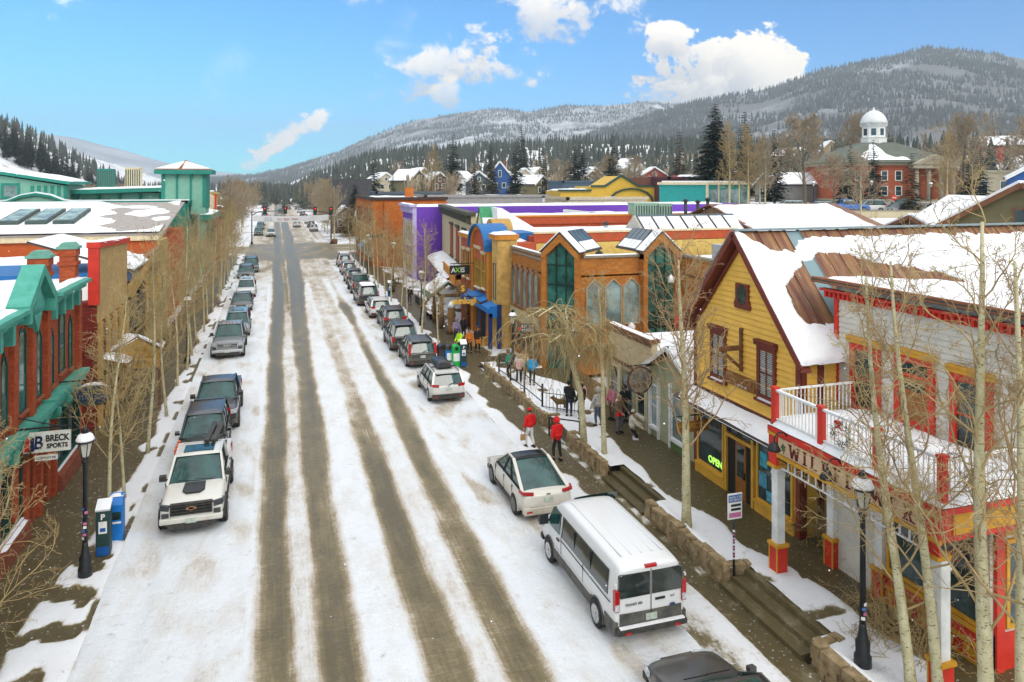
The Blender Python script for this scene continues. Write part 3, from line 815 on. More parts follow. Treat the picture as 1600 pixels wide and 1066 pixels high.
S.box(mb, FX + .0, FX + .2, .45, 6.4, .035, .06); S.box(mb, FX + .62, FX + .86, .45, 6.4, .035, .07)
F.box(mb, Y0 + .17, Y1 - .17, 3.86, 3.98, 0, .05)
put(mb, 'trim', DKRED, t)
BLIND = mat('pale_blind', (.45, .47, .44), .7)
for (a, b) in ((20.78, 21.80), (23.66, 24.68)):
 window(t, F, a, b, 4.52, 6.36, DKRED, GLASS, .15, (2, 2), DKRED, DKRED, depth=.1, blind=(BLIND, .12))
mb = MB()
o8 = [(RY - .09 + .34 * math.cos(a), 7.9 + .44 * math.sin(a)) for a in [k * PI / 12 for k in range(24)]]
F.prism(mb, [(22.20, 7.45), (23.08, 7.45), (23.12, 7.62), (23.02, 7.78), (23.02, 8.34), (22.26, 8.34), (22.26, 7.78), (22.16, 7.62)], .03, .11)
f = put(mb, 'porthole_window', DKRED, t)
mb = MB(); F.prism(mb, [(22.64 + .27 * math.cos(k * PI / 12), 7.95 + .36 * math.sin(k * PI / 12)) for k in range(24)], .1, .118); mb.build('pane', GLASS, f)
mb = MB()          # hoist beam with its brace
mb.beam((FX - 1.05, 22.7, 6.05), (FX - .03, 22.7, 6.05), .13, .16); mb.beam((FX - .08, 22.7, 5.2), (FX - .08, 22.7, 6.75), .12, .10); mb.beam((FX - .9, 22.7, 6.0), (FX - .08, 22.7, 5.3), .1, .1)
put(mb, 'hoist_beam', WOOD, t)
GOLD = mat('gilt_lettering', (.42, .22, .03), .5, .2)
mb = MB(); F.box(mb, 21.9, 23.6, 4.58, 5.05, .04, .10)
b = put(mb, 'name_board', mat('brown_board', (.22, .09, .02), .6), t)
text('lettering', 'PROSPECTOR', .30, mat('straw_lettering', (.34, .17, .05), .6), b, (FX - .115, 22.75, 4.86), FACE_W, .01, .004, sx=.78)
scrawl('small_lettering', mat('white_lettering', (.7, .66, .6), .6), b, (FX - .108, 22.6, 4.67), .6, .11, FACE_W, 6, 1, 9)
DY = mat('ochre_joinery', (.66, .36, .045), .55)
for (a, b) in ((23.78, 25.6), (19.92, 21.82)):
 window(t, F, a, b, .98, 3.2, DY, GLASS, .09, (1, 1), DY, None, depth=.1, snow=False)
mb = MB(); F.box(mb, 23.72, 25.7, .5, .96, 0, .12); F.box(mb, 19.86, 21.88, .5, .96, 0, .12); put(mb, 'stall_riser', DY, t)
mb = MB(); F.box(mb, 22.02, 23.66, .5, 2.72, .0, .03); put(mb, 'doorway', DARKIN, t)
mb = MB()
F.box(mb, 21.96, 22.08, .5, 3.25, .03, .12); F.box(mb, 23.58, 23.70, .5, 3.25, .03, .12); F.box(mb, 22.08, 23.58, 2.62, 2.74, .03, .12); F.box(mb, 22.08, 23.58, 3.2, 3.3, .03, .12)
dr = put(mb, 'door_frame', DY, t)
mb = MB(); F.box(mb, 22.09, 23.57, 2.76, 3.19, .03, .05); mb.build('fanlight', GLASS, dr)
mb = MB(); F.box(mb, 22.45, 23.05, .55, 2.6, .032, .075)
dd = put(mb, 'door', mat('varnished_door', (.28, .11, .02), .45), t)
mb = MB(); F.box(mb, 22.54, 22.96, 1.35, 2.48, .076, .083); mb.build('pane', GLASS, dd); mb = MB(); F.box(mb, 22.47, 22.52, 1.35, 1.6, .076, .14); mb.build('handle', BLACK, dd)
mb = MB(); mb.slope((FX - .95, Y0 + .1, 3.46), (FX - .95, Y1 + .1, 3.46), (FX, Y1 + .1, 3.86), (FX, Y0 + .1, 3.86), .06)
for y in (20.2, 21.9, 23.5, 25.3):
 mb.beam((FX - .06, y, 2.95), (FX - .8, y, 3.45), .09, .09); mb.box(FX - .1, y - .06, 2.8, FX, y + .06, 3.6)
aw = put(mb, 'pent_roof', mat('dark_timber', (.05, .035, .03), .8), t)
mb = MB(); snow_cap(mb, FX - .98, Y0 + .1, FX - .0, Y1 + .1, 3.5, .12, step=.25, fn=lambda x, y: 3.52 + (x - FX + .95) * .42); mb.build('pent_snow', SNOW, aw)
OPENM = emis('neon_green', (.45, .85, .12), .7)
sign_text('open_sign', 'OPEN', .36, OPENM, t, (FX - .07, 24.35, 1.32), FACE_W, depth=.006, bold=.012)
for i, (y, z, w, h) in enumerate(((21.45, 2.45, .4, .5), (21.5, 1.75, .42, .5), (20.9, 2.1, .3, .4), (21.05, 1.3, .5, .35))):
 mb = MB(); F.box(mb, y - w/2, y + w/2, z - h/2, z + h/2, .051, .06)
 put(mb, 'poster', mat('poster_%d' % i, [(.05, .35, .45), (.08, .30, .42), (.30, .42, .40), (.10, .35, .50)][i], .5, .5, 6), t)
t = thing('hanging_sign', 'brown board lettered PROSPECTOR hanging from an iron bracket under the pent roof', 'shop sign', (15.0, 24.4, 2.75))
mb = MB(); mb.box(14.35, 24.36, 2.58, 15.72, 24.44, 2.98)
b = put(mb, 'board', mat('brown_board', (.22, .09, .02), .6), t)
text('lettering', 'PROSPECTOR', .27, GOLD, b, (15.03, 24.35, 2.80), FACE_S, .008, .004, sx=.75)
mb = MB(); mb.beam((14.2, 24.4, 3.2), (16.0, 24.4, 3.2), .04, .04); mb.tube([(14.55, 24.4, 3.2), (14.55, 24.4, 2.98)], .012, 6); mb.tube([(15.55, 24.4, 3.2), (15.55, 24.4, 2.98)], .012, 6)
put(mb, 'bracket', BLACK, t)
# ------------------------------------------------------------------ white and red balconied house
STUC = mat('white_boarding', (.60, .57, .49), .7, .14, 1.5)
REDB = mat('red_trim', (.58, .035, .018), .5, .15)
YELB = mat('yellow_panel', (.60, .30, .02), .55, .15)
t = thing('balcony_house', 'white house with red trim and a snowy balcony over its yellow and red porch', 'shop house', (17.5, 16, .5))
WX, A0, A1 = 17.5, 12.95, 19.7
mb = MB(); mb.prism([(WX, 4.8), (46, 4.8), (46, 7.6), (WX, 8.6)], 'y', A0, A1); mb.box(15.9, A0, .3, 46, A1 - 1.6, 4.8); mb.box(18.2, A1 - 1.6, .3, 46, A1, 4.8); put(mb, 'wall', STUC, t)
F = Face('W', WX)
mb = MB(); boards(mb, F, lambda z: (A0 + .15, A1 - .13), 4.95, 8.35, .17, .004, .04); put(mb, 'weatherboards', STUC, t)
mb = MB(); F.box(mb, A1 - .15, A1 + .02, 4.9, 8.45, .0, .08); F.box(mb, A0 - .02, A0 + .17, 4.9, 8.45, 0, .08)
z = A0
while z < A1 + .3:
 F.box(mb, z, z + .09, 8.22, 8.42, .03, .2); z += .2
F.box(mb, A0 - .2, A1 + .5, 8.42, 8.5, .03, .26)
put(mb, 'corner_trim', REDB, t)
mb = MB(); mb.slope((WX - .5, A0 - .3, 8.72), (WX - .5, A1 + .6, 8.72), (WX + .1, A1 + .6, 8.66), (WX + .1, A0 - .3, 8.66), .16); put(mb, 'eaves_board', mat('rusty_fascia', (.25, .085, .03), .6, .3), t)
mb = MB(); mb.slope((WX - .5, A0 - .3, 8.70), (WX - .5, A1 + .6, 8.70), (40, A1 + .6, 7.05), (40, A0 - .3, 7.05), .12); rf = put(mb, 'roof', mat('roof_felt', (.06, .055, .05), .9), t)
mb = MB(); snow_cap(mb, WX - .42, A0 - .2, 39, A1 + .45, 8.8, .15, step=.35, fn=lambda x, y: 8.83 - (x - WX + .5) * .0733, ragged=.1); mb.build('roof_snow', SNOW, rf)
for (a, b, z0, z1, door) in ((17.78, 19.0, 4.8, 6.95, 0), (15.86, 17.24, 4.97, 7.0, 1), (14.12, 15.36, 4.75, 6.9, 0)):
 f = window(t, F, a, b, z0, z1, REDB, GLASS, .2, (1, 2), None if door else REDB, YELB, depth=.12)
 mb = MB()
 if door:
  F.box(mb, a + .2, b - .2, z0 + .1, z1 - .65, .022, .085); d_ = put(mb, 'balcony_door', mat('varnished_door', (.28, .11, .02), .45), t)
  mb = MB(); F.box(mb, a + .32, b - .32, z0 + 1.0, z1 - .75, .085, .093); mb.build('pane', GLASS, d_)
  mb = MB(); F.box(mb, a + .2, b - .2, z1 - .62, z1 - .52, .02, .1); mb.build('transom', REDB, f)
mb = MB(); F.box(mb, 17.35, 17.6, 6.35, 6.6, .03, .14); lw = put(mb, 'porch_light', WHITEP, t)
GX, B0, B1 = 13.95, 12.5, 18.4
mb = MB(); mb.box(GX, B0, 4.78, WX, B1, 4.9); mb.box(GX, B1, 4.78, 16.05, B1 + .0, 4.9); dk = put(mb, 'balcony_deck', mat('dark_timber', (.05, .035, .03), .8), t)
mb = MB(); snow_cap(mb, GX - .1, B0 - .1, WX - .05, B1 + .05, 4.9, .20, step=.22, amp=.35, ragged=.06); mb.build('deck_snow', SNOW, dk)
FG = Face('W', GX)
mb = MB()
FG.box(mb, B0, B1, 4.06, 4.78, -.10, .0); FG.box(mb, B0, B1, 4.70, 4.84, .0, .1); FG.box(mb, B0, B1, 4.62, 4.68, .0, .05)
mb.box(GX + .1, B0, 4.06, 17.5, B0 + .1, 4.78); mb.box(GX - .1, B0 - .1, 4.70, 17.5, B0, 4.84)
for y in (B0 + .02, B1 - .38): FG.box(mb, y, y + .36, 3.74, 4.6, .0, .07)
fs = put(mb, 'fascia', REDB, t)
mb = MB(); FG.box(mb, B0, B1 - .38, 4.02, 4.12, .0, .08); mb.box(GX + .3, B0 - .03, 4.2, 17.4, B0 - .001, 4.66)
for y in (B0 + .0, B1 - .40): FG.box(mb, y, y + .40, 3.66, 3.75, -.3, .12); FG.box(mb, y, y + .4, 4.6, 4.68, .02, .1)
mb.build('yellow_moulding', YELB, fs)
PINK = mat('salmon_name_board', (.60, .42, .26), .6)
mb = MB(); FG.box(mb, B0 + .5, 17.98, 4.14, 4.60, .0, .045); nb = put(mb, 'name_board', PINK, t)
LET = mat('maroon_lettering', (.13, .015, .015), .6)
def slab_word(name, word, a_start, a_step, F, z0, h, o, m, par):
 mb = MB()
 G = {'W': [((0,1),(.22,0)), ((.22,0),(.5,.8)), ((.5,.8),(.78,0)), ((.78,0),(1,1))], 'I': [((.5,0),(.5,1))], 'L': [((.2,0),(.2,1)), ((.2,.06),(.9,.06))],
         'D': [((.2,0),(.2,1)), ((.2,.94),(.62,.94)), ((.62,.94),(.88,.68)), ((.88,.68),(.88,.32)), ((.88,.32),(.62,.06)), ((.62,.06),(.2,.06))],
         'F': [((.2,0),(.2,1)), ((.2,.94),(.88,.94)), ((.2,.52),(.68,.52))], 'O': [((.3,.95),(.7,.95)), ((.7,.95),(.92,.66)), ((.92,.66),(.92,.34)), ((.92,.34),(.7,.05)), ((.7,.05),(.3,.05)), ((.3,.05),(.08,.34)), ((.08,.34),(.08,.66)), ((.08,.66),(.3,.95))],
         'E': [((.2,0),(.2,1)), ((.2,.94),(.88,.94)), ((.2,.5),(.7,.5)), ((.2,.06),(.88,.06))],
         'R': [((.2,0),(.2,1)), ((.2,.94),(.7,.94)), ((.7,.94),(.88,.75)), ((.88,.75),(.7,.5)), ((.7,.5),(.2,.5)), ((.5,.5),(.92,0))]}
 SER = {'W': [(0,1),(1,1)], 'I': [(.5,0),(.5,1)], 'L': [(.2,0),(.2,1)], 'D': [(.2,0),(.2,1)], 'F': [(.2,0),(.2,1)], 'O': [], 'E': [(.2,0),(.2,1)], 'R': [(.2,0),(.2,1),(.92,0)]}
 a = a_start
 for ch in word:
  w = .26 if ch != 'I' else .16
  if ch == 'W': w = .36
  for (p, q) in G[ch]:
   P = Vector(F.pt(a - p[0]*w, z0 + p[1]*h, o)); Q = Vector(F.pt(a - q[0]*w, z0 + q[1]*h, o))
   vert = abs(p[0]-q[0]) < .3
   mb.beam(P, Q, .02, .062 if vert else .035, None, up=Vector((0,1,0)) if vert else (0,0,1))
  for (sx_, sz_) in SER[ch]:
   P = Vector(F.pt(a - sx_*w + .075, z0 + sz_*(h - .03) + .015, o)); Q = Vector(F.pt(a - sx_*w - .075, z0 + sz_*(h - .03) + .015, o)); mb.beam(P, Q, .02, .03)
  a -= w + a_step
 return put(mb, name, m, par)
slab_word('lettering', 'WILDFLOWER', 17.46, .17, FG, 4.19, .36, .055, LET, nb)
mb = MB()      # painted sprig at the end of the board
for k in range(5): mb.lathe([(.001, -.05), (.035, -.02), (.035, .02), (.001, .05)], FG.pt(17.74 + .06*math.cos(k*1.3), 4.37 + .07*math.sin(k*1.3), .05), 8, axis='x')
FG.box(mb, 17.73, 17.75, 4.18, 4.45, .045, .055); mb.build('sprig', mat('leaf_paint', (.08, .16, .05), .6), nb)
mb = MB(); PS = [(B1 - .12), 16.34, 14.41, B0 + .06]
for a, b in zip(PS, PS[1:]): rail(mb, (GX + .08, a - .08, 4.95), (GX + .08, b + .08, 4.95), .92)
rail(mb, (GX + .16, B0 + .06, 4.95), (17.45, B0 + .06, 4.95), .92); rail(mb, (GX + .16, B1 - .12, 4.95), (16.9, B1 - .12, 4.95), .92)
put(mb, 'balustrade', WHITEP, t)
for y in PS:
 mb = MB(); mb.box(GX, y - .08, 4.9, GX + .16, y + .08, 5.92); mb.box(GX - .02, y - .1, 5.92, GX + .18, y + .1, 5.98); put(mb, 'balcony_post', REDB, t)
mb = MB(); mb.beam((GX + .08, B1 - .2, 5.90), (GX + .08, B0 + .2, 5.90), .09, .04); put(mb, 'rail_snow', SNOW, t)
def column(x, y, z0=.5, z1=3.68):
 c = MB(); c.box(x, y - .13, z0 + .93, x + .26, y + .13, z1); c.box(x - .02, y - .15, z1 - .25, x + .28, y + .15, z1 - .2)
 o = put(c, 'porch_column', WHITEP, t)
 c = MB(); c.box(x - .05, y - .18, z0 - .1, x + .31, y + .18, z0 + .84); c.build('pedestal', REDB, o)
 c = MB(); c.box(x - .09, y - .22, z0 + .84, x + .35, y + .22, z0 + .93)
 for dy in (-.19, .15): c.box(x - .065, y + dy, z0 - .05, x - .04, y + dy + .04, z0 + .84)
 c.box(x - .065, y - .15, z0 - .05, x - .04, y + .15, z0 + .02); c.build('mouldings', YELB, o)
for (x, y) in ((GX, B1 - .2), (GX, B0 + .15), (15.75, 18.0), (15.75, 16.15)): column(x, y)
mb = MB()
rail(mb, (GX + .1, B1 - .4, 3.64), (GX + .1, B0 + .4, 3.64), .38, .28, .035, 0, .03)
put(mb, 'spindle_frieze', WHITEP, t)
FS = Face('W', 15.9)
mb = MB()
FS.box(mb, A0, 16.0, .5, .62, 0, .1, 1); FS.box(mb, A0, 16.0, .62, .95, 0, .06, 0); FS.box(mb, A0, 16.0, .95, 1.07, 0, .1, 1); FS.box(mb, A0, 16.0, 1.07, 1.32, 0, .06, 0); FS.box(mb, A0, 16.0, 1.32, 1.42, 0, .12, 1)
y = A0 + .3
while y < 16: FS.box(mb, y, y + .34, .68, .89, .06, .085, 1); y += .62
put(mb, 'stall_riser', [REDB, YELB], t)
for (a, b) in ((13.1, 14.5), (14.65, 15.95)): window(t, FS, a, b, 1.45, 3.7, YELB, GLASS, .1, (1, 1), None, None)
mb = MB(); FS.box(mb, 17.0, 18.05, .5, 3.9, -2.3, -.02); put(mb, 'porch_side_wall', mat('salmon_boarding', (.40, .27, .16), .7), t)
mb = MB(); mb.box(18.1, 16.1, .5, 18.19, 18.1, 4.7); put(mb, 'recess', DARKIN, t)
FB = Face('S', A0)
mb = MB(); FB.box(mb, 16.0, 40, .5, 1.4, 0, .05, 0); FB.box(mb, 16.0, 40, 3.7, 4.75, 0, .06, 1)
for x in (16.0, 17.6, 19.2): FB.box(mb, x, x + .25, .5, 4.0, .0, .1, 0)
put(mb, 'side_panels', [REDB, YELB], t)
for x in (16.35, 17.95): window(t, FB, x, x + 1.15, 1.5, 3.6, YELB, GLASS, .1, (1, 2))
def gooseneck(label, F, a, z):
 p = F.pt(a, z, .05); t = thing('gooseneck_lamp', label, 'lamp', p, 0, 'gooseneck lamps over the long name board')
 mb = MB(); mb.tube([F.pt(a, z, .02), F.pt(a, z + .22, .18), F.pt(a, z + .25, .38), F.pt(a, z + .12, .5), F.pt(a, z, .52)], .022, 7); put(mb, 'arm', BLACK, t)
 mb = MB(); c = F.pt(a, z - .24, .52); mb.lathe([(.19, 0), (.17, .06), (.09, .2), (.03, .26)], c, 14); put(mb, 'shade', BLACK, t)
gooseneck('black gooseneck lamp above the sprig end of the name board', FG, 17.55, 4.66)
gooseneck('black gooseneck lamp over the middle of the name board', FG, 15.45, 4.66)
WREATH = mat('wreath_green', (.035, .06, .025), .9, .4, 12, 60, .02)
def wreath(label, c, axis='x', r=.27):
 t = thing('wreath', label, 'wreath', c, 0, 'wreaths hung on the red and white house')
 mb = MB(); rr = random.Random(int(c[1] * 10))
 for k in range(260):
  a = rr.uniform(0, 2*PI); q = r + rr.uniform(-.08, .08); d = Vector((rr.uniform(-1, 1), rr.uniform(-1, 1), rr.uniform(-1, 1))) * .09
  p = Vector((rr.uniform(-.06, .06), q*math.cos(a), q*math.sin(a))) if axis == 'x' else Vector((q*math.cos(a), rr.uniform(-.06, .06), q*math.sin(a)))
  e = d.cross(Vector((.3, .5, .8))).normalized() * .016
  mb.poly([p - e, p + d, p + e])
 mb.build('greenery', WREATH, t)
 mb = MB()
 for s in (-1, 1):
  for (dy, dz) in ((.1, .06), (.07, -.12)):
   P = [(-.08, 0, r - .02), (-.1, s*dy - .04*s, r + dz + .05), (-.1, s*dy + .05*s, r + dz)] if axis == 'x' else [(0, -.08, r - .02), (s*dy - .04*s, -.1, r + dz + .05), (s*dy + .05*s, -.1, r + dz)]
   mb.poly(P); mb.tube([P[0], P[1], P[2], P[0]], .022, 5)
 mb.build('bow', REDP, t)
wreath('green wreath with a big red bow hung on the balcony rail', (GX + .02, 15.55, 5.45))
wreath('dark wreath with a red bow hanging by the lower shop window', (15.78, 13.75, 2.6), 'x', .34)
# ------------------------------------------------------------------ two low shops between the yellow house and the brick gallery
BEI = mat('beige_stucco', (.50, .41, .25), .85, .14, 2, 50, .006)
t = thing('stucco_shop', 'low beige stucco shop with a brown coped parapet and snowy flat roof', 'shop', (16.4, 32.5, .5))
mb = MB(); mb.box(16.4, 30.2, .3, 16.75, 34.7, 4.6); mb.box(16.75, 30.2, .3, 30, 34.7, 4.0); put(mb, 'wall', BEI, t)
F = Face('W', 16.4)
mb = MB(); F.box(mb, 30.1, 34.8, 4.6, 4.78, -.42, .12); F.box(mb, 30.1, 34.8, 4.42, 4.6, -.02, .05); F.box(mb, 30.15, 34.7, 3.0, 3.12, .0, .1); put(mb, 'coping', mat('brown_coping', (.17, .075, .035), .7, .25), t)
mb = MB(); snow_cap(mb, 16.7, 30.2, 29, 34.7, 4.0, .25, step=.6); snow_cap(mb, 16.32, 30.12, 16.82, 34.75, 4.78, .1, step=.2); put(mb, 'roof_snow', SNOW, t)
for (a, b) in ((30.6, 31.5), (33.4, 34.4)): window(t, F, a, b, 1.0, 2.8, CREAM, GLASS, .09, (1, 2), CREAM)
mb = MB(); F.box(mb, 31.95, 32.95, .5, 2.75, .0, .06); d_ = put(mb, 'door', mat('dark_green_joinery', (.02, .06, .045), .5), t)
mb = MB(); F.box(mb, 32.08, 32.82, 1.2, 2.6, .06, .07); mb.build('pane', GLASS, d_)
for y in (30.35, 31.7, 33.15, 34.55):
 mb = MB(); F.box(mb, y - .1, y + .1, .45, 3.0, .0, .14); put(mb, 'pilaster', mat('pale_olive_paint', (.48, .45, .30), .6), t)
t = thing('gabled_shop', 'little pale green gabled shop with white corner posts under a snowy roof', 'shop', (16.3, 28, .5))
mb = MB(); mb.prism([(25.95, .3), (30.1, .3), (30.1, 3.5), (28.0, 4.75), (25.95, 3.5)], 'x', 16.3, 27); put(mb, 'wall', mat('pale_green_boarding', (.36, .38, .24), .7), t)
F = Face('W', 16.3)
mb = MB()
for sgn in (-1, 1): mb.slope((15.95, 28.03, 4.9), (27, 28.03, 4.9), (27, 28.03 + sgn * 2.3, 3.52), (15.95, 28.03 + sgn * 2.3, 3.52), .08)
put(mb, 'roof', mat('roof_felt', (.06, .055, .05), .9), t)
mb = MB(); snow_cap(mb, 15.95, 25.72, 27, 30.34, 4, .2, step=.3, fn=lambda x, y: 5.0 - abs(y - 28.03) * .6); put(mb, 'roof_snow', SNOW, t)
mb = MB()
for sgn in (-1, 1): mb.beam((15.93, 28.03, 4.88), (15.93, 28.03 + sgn * 2.35, 3.48), .05, .2)
for y in (26.0, 26.9, 28.2, 29.2, 30.0): F.box(mb, y - .07, y + .07, .45, 3.3, .0, .1)
put(mb, 'white_trim', WHITEP, t)
for (a, b) in ((26.98, 28.1), (29.28, 29.92)): window(t, F, a, b, 1.0, 2.9, WHITEP, GLASSL, .07, (1, 2), WHITEP)
mb = MB(); F.box(mb, 26.95, 28.15, .45, .95, 0, .06); put(mb, 'stall_riser', mat('moss_green_paint', (.10, .17, .05), .6), t)
t = thing('round_sign', 'round scrolled iron shop sign over the little pale green shop', 'shop sign', (15.6, 29.4, 3.3))
mb = MB(); mb.lathe([(.55, -.04), (.62, -.04), (.62, .04), (.55, .04)], (15.45, 29.45, 3.2), 28, axis='y'); put(mb, 'ring', mat('rusty_iron', (.09, .045, .03), .7, .3), t)
mb = MB(); mb.lathe([(.54, -.05), (.54, .05)], (15.45, 29.45, 3.2), 28, axis='y'); pn = put(mb, 'face_panel', mat('weathered_sign_panel', (.24, .20, .15), .8, .4, 7), t)
scrawl('worn_lettering', mat('sign_blue_grey', (.10, .16, .20), .6), pn, (15.45, 29.395, 3.36), .8, .3, FACE_S, 3, 2, 8); scrawl('worn_lettering', mat('brown_board', (.22, .09, .02), .6), pn, (15.45, 29.395, 2.98), .7, .22, FACE_S, 4, 1, 7)
mb = MB(); mb.beam((14.8, 29.45, 3.86), (16.3, 29.45, 3.86), .05, .05); put(mb, 'bracket', BLACK, t)
# ------------------------------------------------------------------ brick gallery with glazed gabled bays
BRK = brick('orange_brick', (.38, .125, .018), (.56, .22, .035), (.38, .20, .09), .24, .085)
t = thing('brick_gallery', 'orange brick gallery with tall green glazed gabled bays and pointed windows', 'gallery', (16, 45, .5))
mb = MB()
mb.prism([(16, 43.2), (17.75, 41.45), (24.2, 41.45), (24.2, 36.0), (36, 36.0), (36, 49.8), (16, 49.8)], 'z', .2, 6.3); mb.box(16, 43.2, 6.2, 16.4, 49.8, 7.35); mb.box(17.75, 41.45, 6.2, 24.6, 41.85, 7.35); mb.box(24.2, 36, 6.2, 24.6, 41.45, 7.35); put(mb, 'wall', BRK, t)
F = Face('W', 16.0); S = Face('S', 41.45)
mb = MB()
F.box(mb, 43.1, 49.9, 7.35, 7.5, -.4, .1); S.box(mb, 17.9, 24.3, 7.35, 7.5, -.4, .1); Face('W', 24.2).box(mb, 36, 41.0, 7.35, 7.5, -.4, .1); F.box(mb, 43.3, 49.8, 7.05, 7.2, 0, .05)
put(mb, 'coping', mat('grey_stone_coping', (.24, .21, .16), .8), t)
mb = MB(); snow_cap(mb, 16.4, 43.5, 35.5, 49.8, 6.3, .2, step=.8); snow_cap(mb, 18.5, 41.9, 35.5, 43.6, 6.3, .2, step=.5); snow_cap(mb, 24.6, 36.4, 35.5, 42, 6.3, .2, step=.6)
snow_cap(mb, 15.92, 43.15, 16.3, 49.9, 7.5, .08, step=.2); snow_cap(mb, 18, 41.4, 24.2, 41.75, 7.5, .08, step=.2)
put(mb, 'roof_snow', SNOW, t)
BFR = mat('bronze_frame', (.30, .16, .08), .5)
for i in range(5):
 a = 44.0 + i * 1.12
 window(t, F, a, a + .98, 3.5, 5.95, BFR, GLASSL, .08, (1, 1), None, None, peak=.45, depth=.16)
 window(t, F, a, a + .98, .6, 2.45, BFR, GLASS, .08, (1, 1), None, None, depth=.16)
mb = MB(); F.box(mb, 43.9, 49.7, 2.5, 3.3, .0, .1)
for i in range(6): F.box(mb, 43.9 + i * 1.15, 43.98 + i * 1.15, 2.5, 3.3, .1, .14)
put(mb, 'stone_band', mat('cream_stone_panel', (.50, .42, .24), .8), t)
for i in range(3):
 a = 18.05 + i * 1.24
 window(t, S, a, a + 1.18, 3.2, 5.55, mat('pale_bronze_frame', (.42, .30, .17), .5), GLASSL, .07, (1, 1), None, None, peak=.55, depth=.16)
def bay(cx, cy, rz, label, side):
 b = MB(); M = Matrix.Translation((cx, cy, 0)) @ Matrix.Rotation(rz, 4, 'Z'); b.xf = M
 w, ez, az = 1.25, 7.55, 8.75
 for s in (-1, 1):
  b.box(s*(w - .3) if s > 0 else -w, -.35, .2, s*w if s > 0 else -(w - .3), .6, ez)
  b.prism([(s*w, ez - .35), (s*w, ez + .1), (0, az + .1), (0, az - .42)], 'y', -.42, .6)
 p = put(b, 'bay_frame', BRK, t)
 b = MB(); b.xf = M
 b.prism([(-w + .3, .5), (w - .3, .5), (w - .3, ez - .2), (0, az - .5), (-w + .3, ez - .2)], 'y', -.12, -.08); b.build('pane', GLASSG, p)
 b = MB(); b.xf = M
 for x in (-.32, .32): b.box(x - .035, -.2, .5, x + .035, -.12, az - .75)
 for z in (2.1, 3.9, 5.7, 6.9): b.box(-w + .3, -.19, z - .03, w - .3, -.12, z + .03)
 b.box(-w + .3, -.2, 2.9, w - .3, -.12, 3.4); b.build('glazing_bars', mat('dark_green_bar', (.008, .03, .022), .4), p)
 b = MB(); b.xf = M
 for s in (-1, 1): b.slope((s*w*1.06, -.45, ez + .08), (s*w*1.06, 3.4, ez + .08), (0, 3.4, az + .12), (0, -.45, az + .12), .08)
 r = put(b, 'bay_roof', mat('roof_felt', (.06, .055, .05), .9), t)
 b = MB(); b.xf = M
 for k in range(4):
  y0 = .75 + k * .62
  b.slope((side*w*1.0, y0, ez + .17), (side*w*1.0, y0 + .54, ez + .17), (side*.06, y0 + .54, az + .20), (side*.06, y0, az + .20), .05)
 b.build('skylight', glass_mat('skylight_glass', (.03, .06, .08), .12), r)
 b = MB(); b.xf = M
 for s in (-1, 1): b.slope((s*w*1.05, -.44, ez + .18), (s*w*1.05, .5, ez + .18), (0, .5, az + .22), (0, -.44, az + .22), .07)
 for k in range(4):
  y0 = .75 + k * .62
  b.slope((side*w*1.02, y0, ez + .235), (side*w*1.02, y0 + .54, ez + .235), (side*w*.6, y0 + .54, ez + .235 + (az - ez) * .4), (side*w*.6, y0, ez + .235 + (az - ez) * .4), .05)
 b.build('bay_snow', SNOW, r)
bay(16.875, 42.32, -PI/4, '', 1)
bay(22.95, 41.2, 0, '', -1)
for (x, z) in ((23.3, 6.1), (20.6, 3.3)):
 mb = MB(); mb.lathe([(.22, -.28), (.18, -.2), (.24, 0), (.02, .2)], (x, 40.3, z), 10); put(mb, 'globe_lamp', WHITEP, t)
t = thing('patio_heater', 'orange red heater can standing in the gallery court', 'heater', (23.6, 40.1, .5))
mb = MB(); mb.lathe([(.2, 3.0), (.22, 3.4), (.1, 3.75), (.02, 3.8)], (23.6, 40.1, 0), 12); put(mb, 'hood', REDP, t)
mb = MB(); mb.tube([(23.6, 40.1, .5), (23.6, 40.1, 3.05)], .04, 8); put(mb, 'post', BLACK, t)
t = thing('rooftop_condenser', 'grey louvred condenser on the gallery roof behind the tall aspen', 'air unit', (26.4, 38.8, 6.3))
mb = MB(); mb.box(25.6, 38.2, 6.3, 27.0, 39.4, 8.2); put(mb, 'cabinet', mat('galvanised', (.42, .44, .45), .5, .2, 4), t)
mb = MB()
for k in range(7): mb.box(25.65, 38.17, 7.5 + k * .12, 26.95, 38.2, 7.55 + k * .12)
put(mb, 'louvre', BLACK, t)
# ------------------------------------------------------------------ painted shop row beyond the gallery
ORN = mat('terracotta_paint', (.42, .075, .022), .65, .14)
ORP = mat('pumpkin_paint', (.55, .21, .02), .65, .14)
BLUP = mat('cobalt_paint', (.012, .13, .36), .5, .12)
YST = mat('honey_stone', (.55, .34, .10), .85, .3, 1.8, 12, .02)
t = thing('arcade_shop', 'terracotta and ochre shop with a blue arched gable and bright blue awning', 'shop', (15.2, 55, .15))
F = Face('W', 15.2); S = Face('S', 50.2)
mb = MB(); mb.box(15.2, 50.2, 0, 18, 61.5, 7.6); put(mb, 'wall', ORN, t)
mb = MB(); S.box(mb, 15.15, 16.5, .1, 7.9, 0, .12); F.box(mb, 50.1, 51.5, .1, 7.9, 0, .16)
put(mb, 'stone_pier', YST, t)
mb = MB(); S.box(mb, 15.0, 16.6, 7.9, 8.3, -.1, .25); F.box(mb, 50.0, 51.7, 7.9, 8.3, -.1, .35); F.box(mb, 57.6, 61.6, 7.4, 7.8, -.3, .25); put(mb, 'cornice', ORP, t)
mb = MB(); snow_cap(mb, 14.8, 49.9, 16.6, 51.7, 8.3, .16, step=.3); snow_cap(mb, 14.9, 57.6, 15.6, 61.6, 7.8, .14, step=.3); put(mb, 'cornice_snow', SNOW, t)
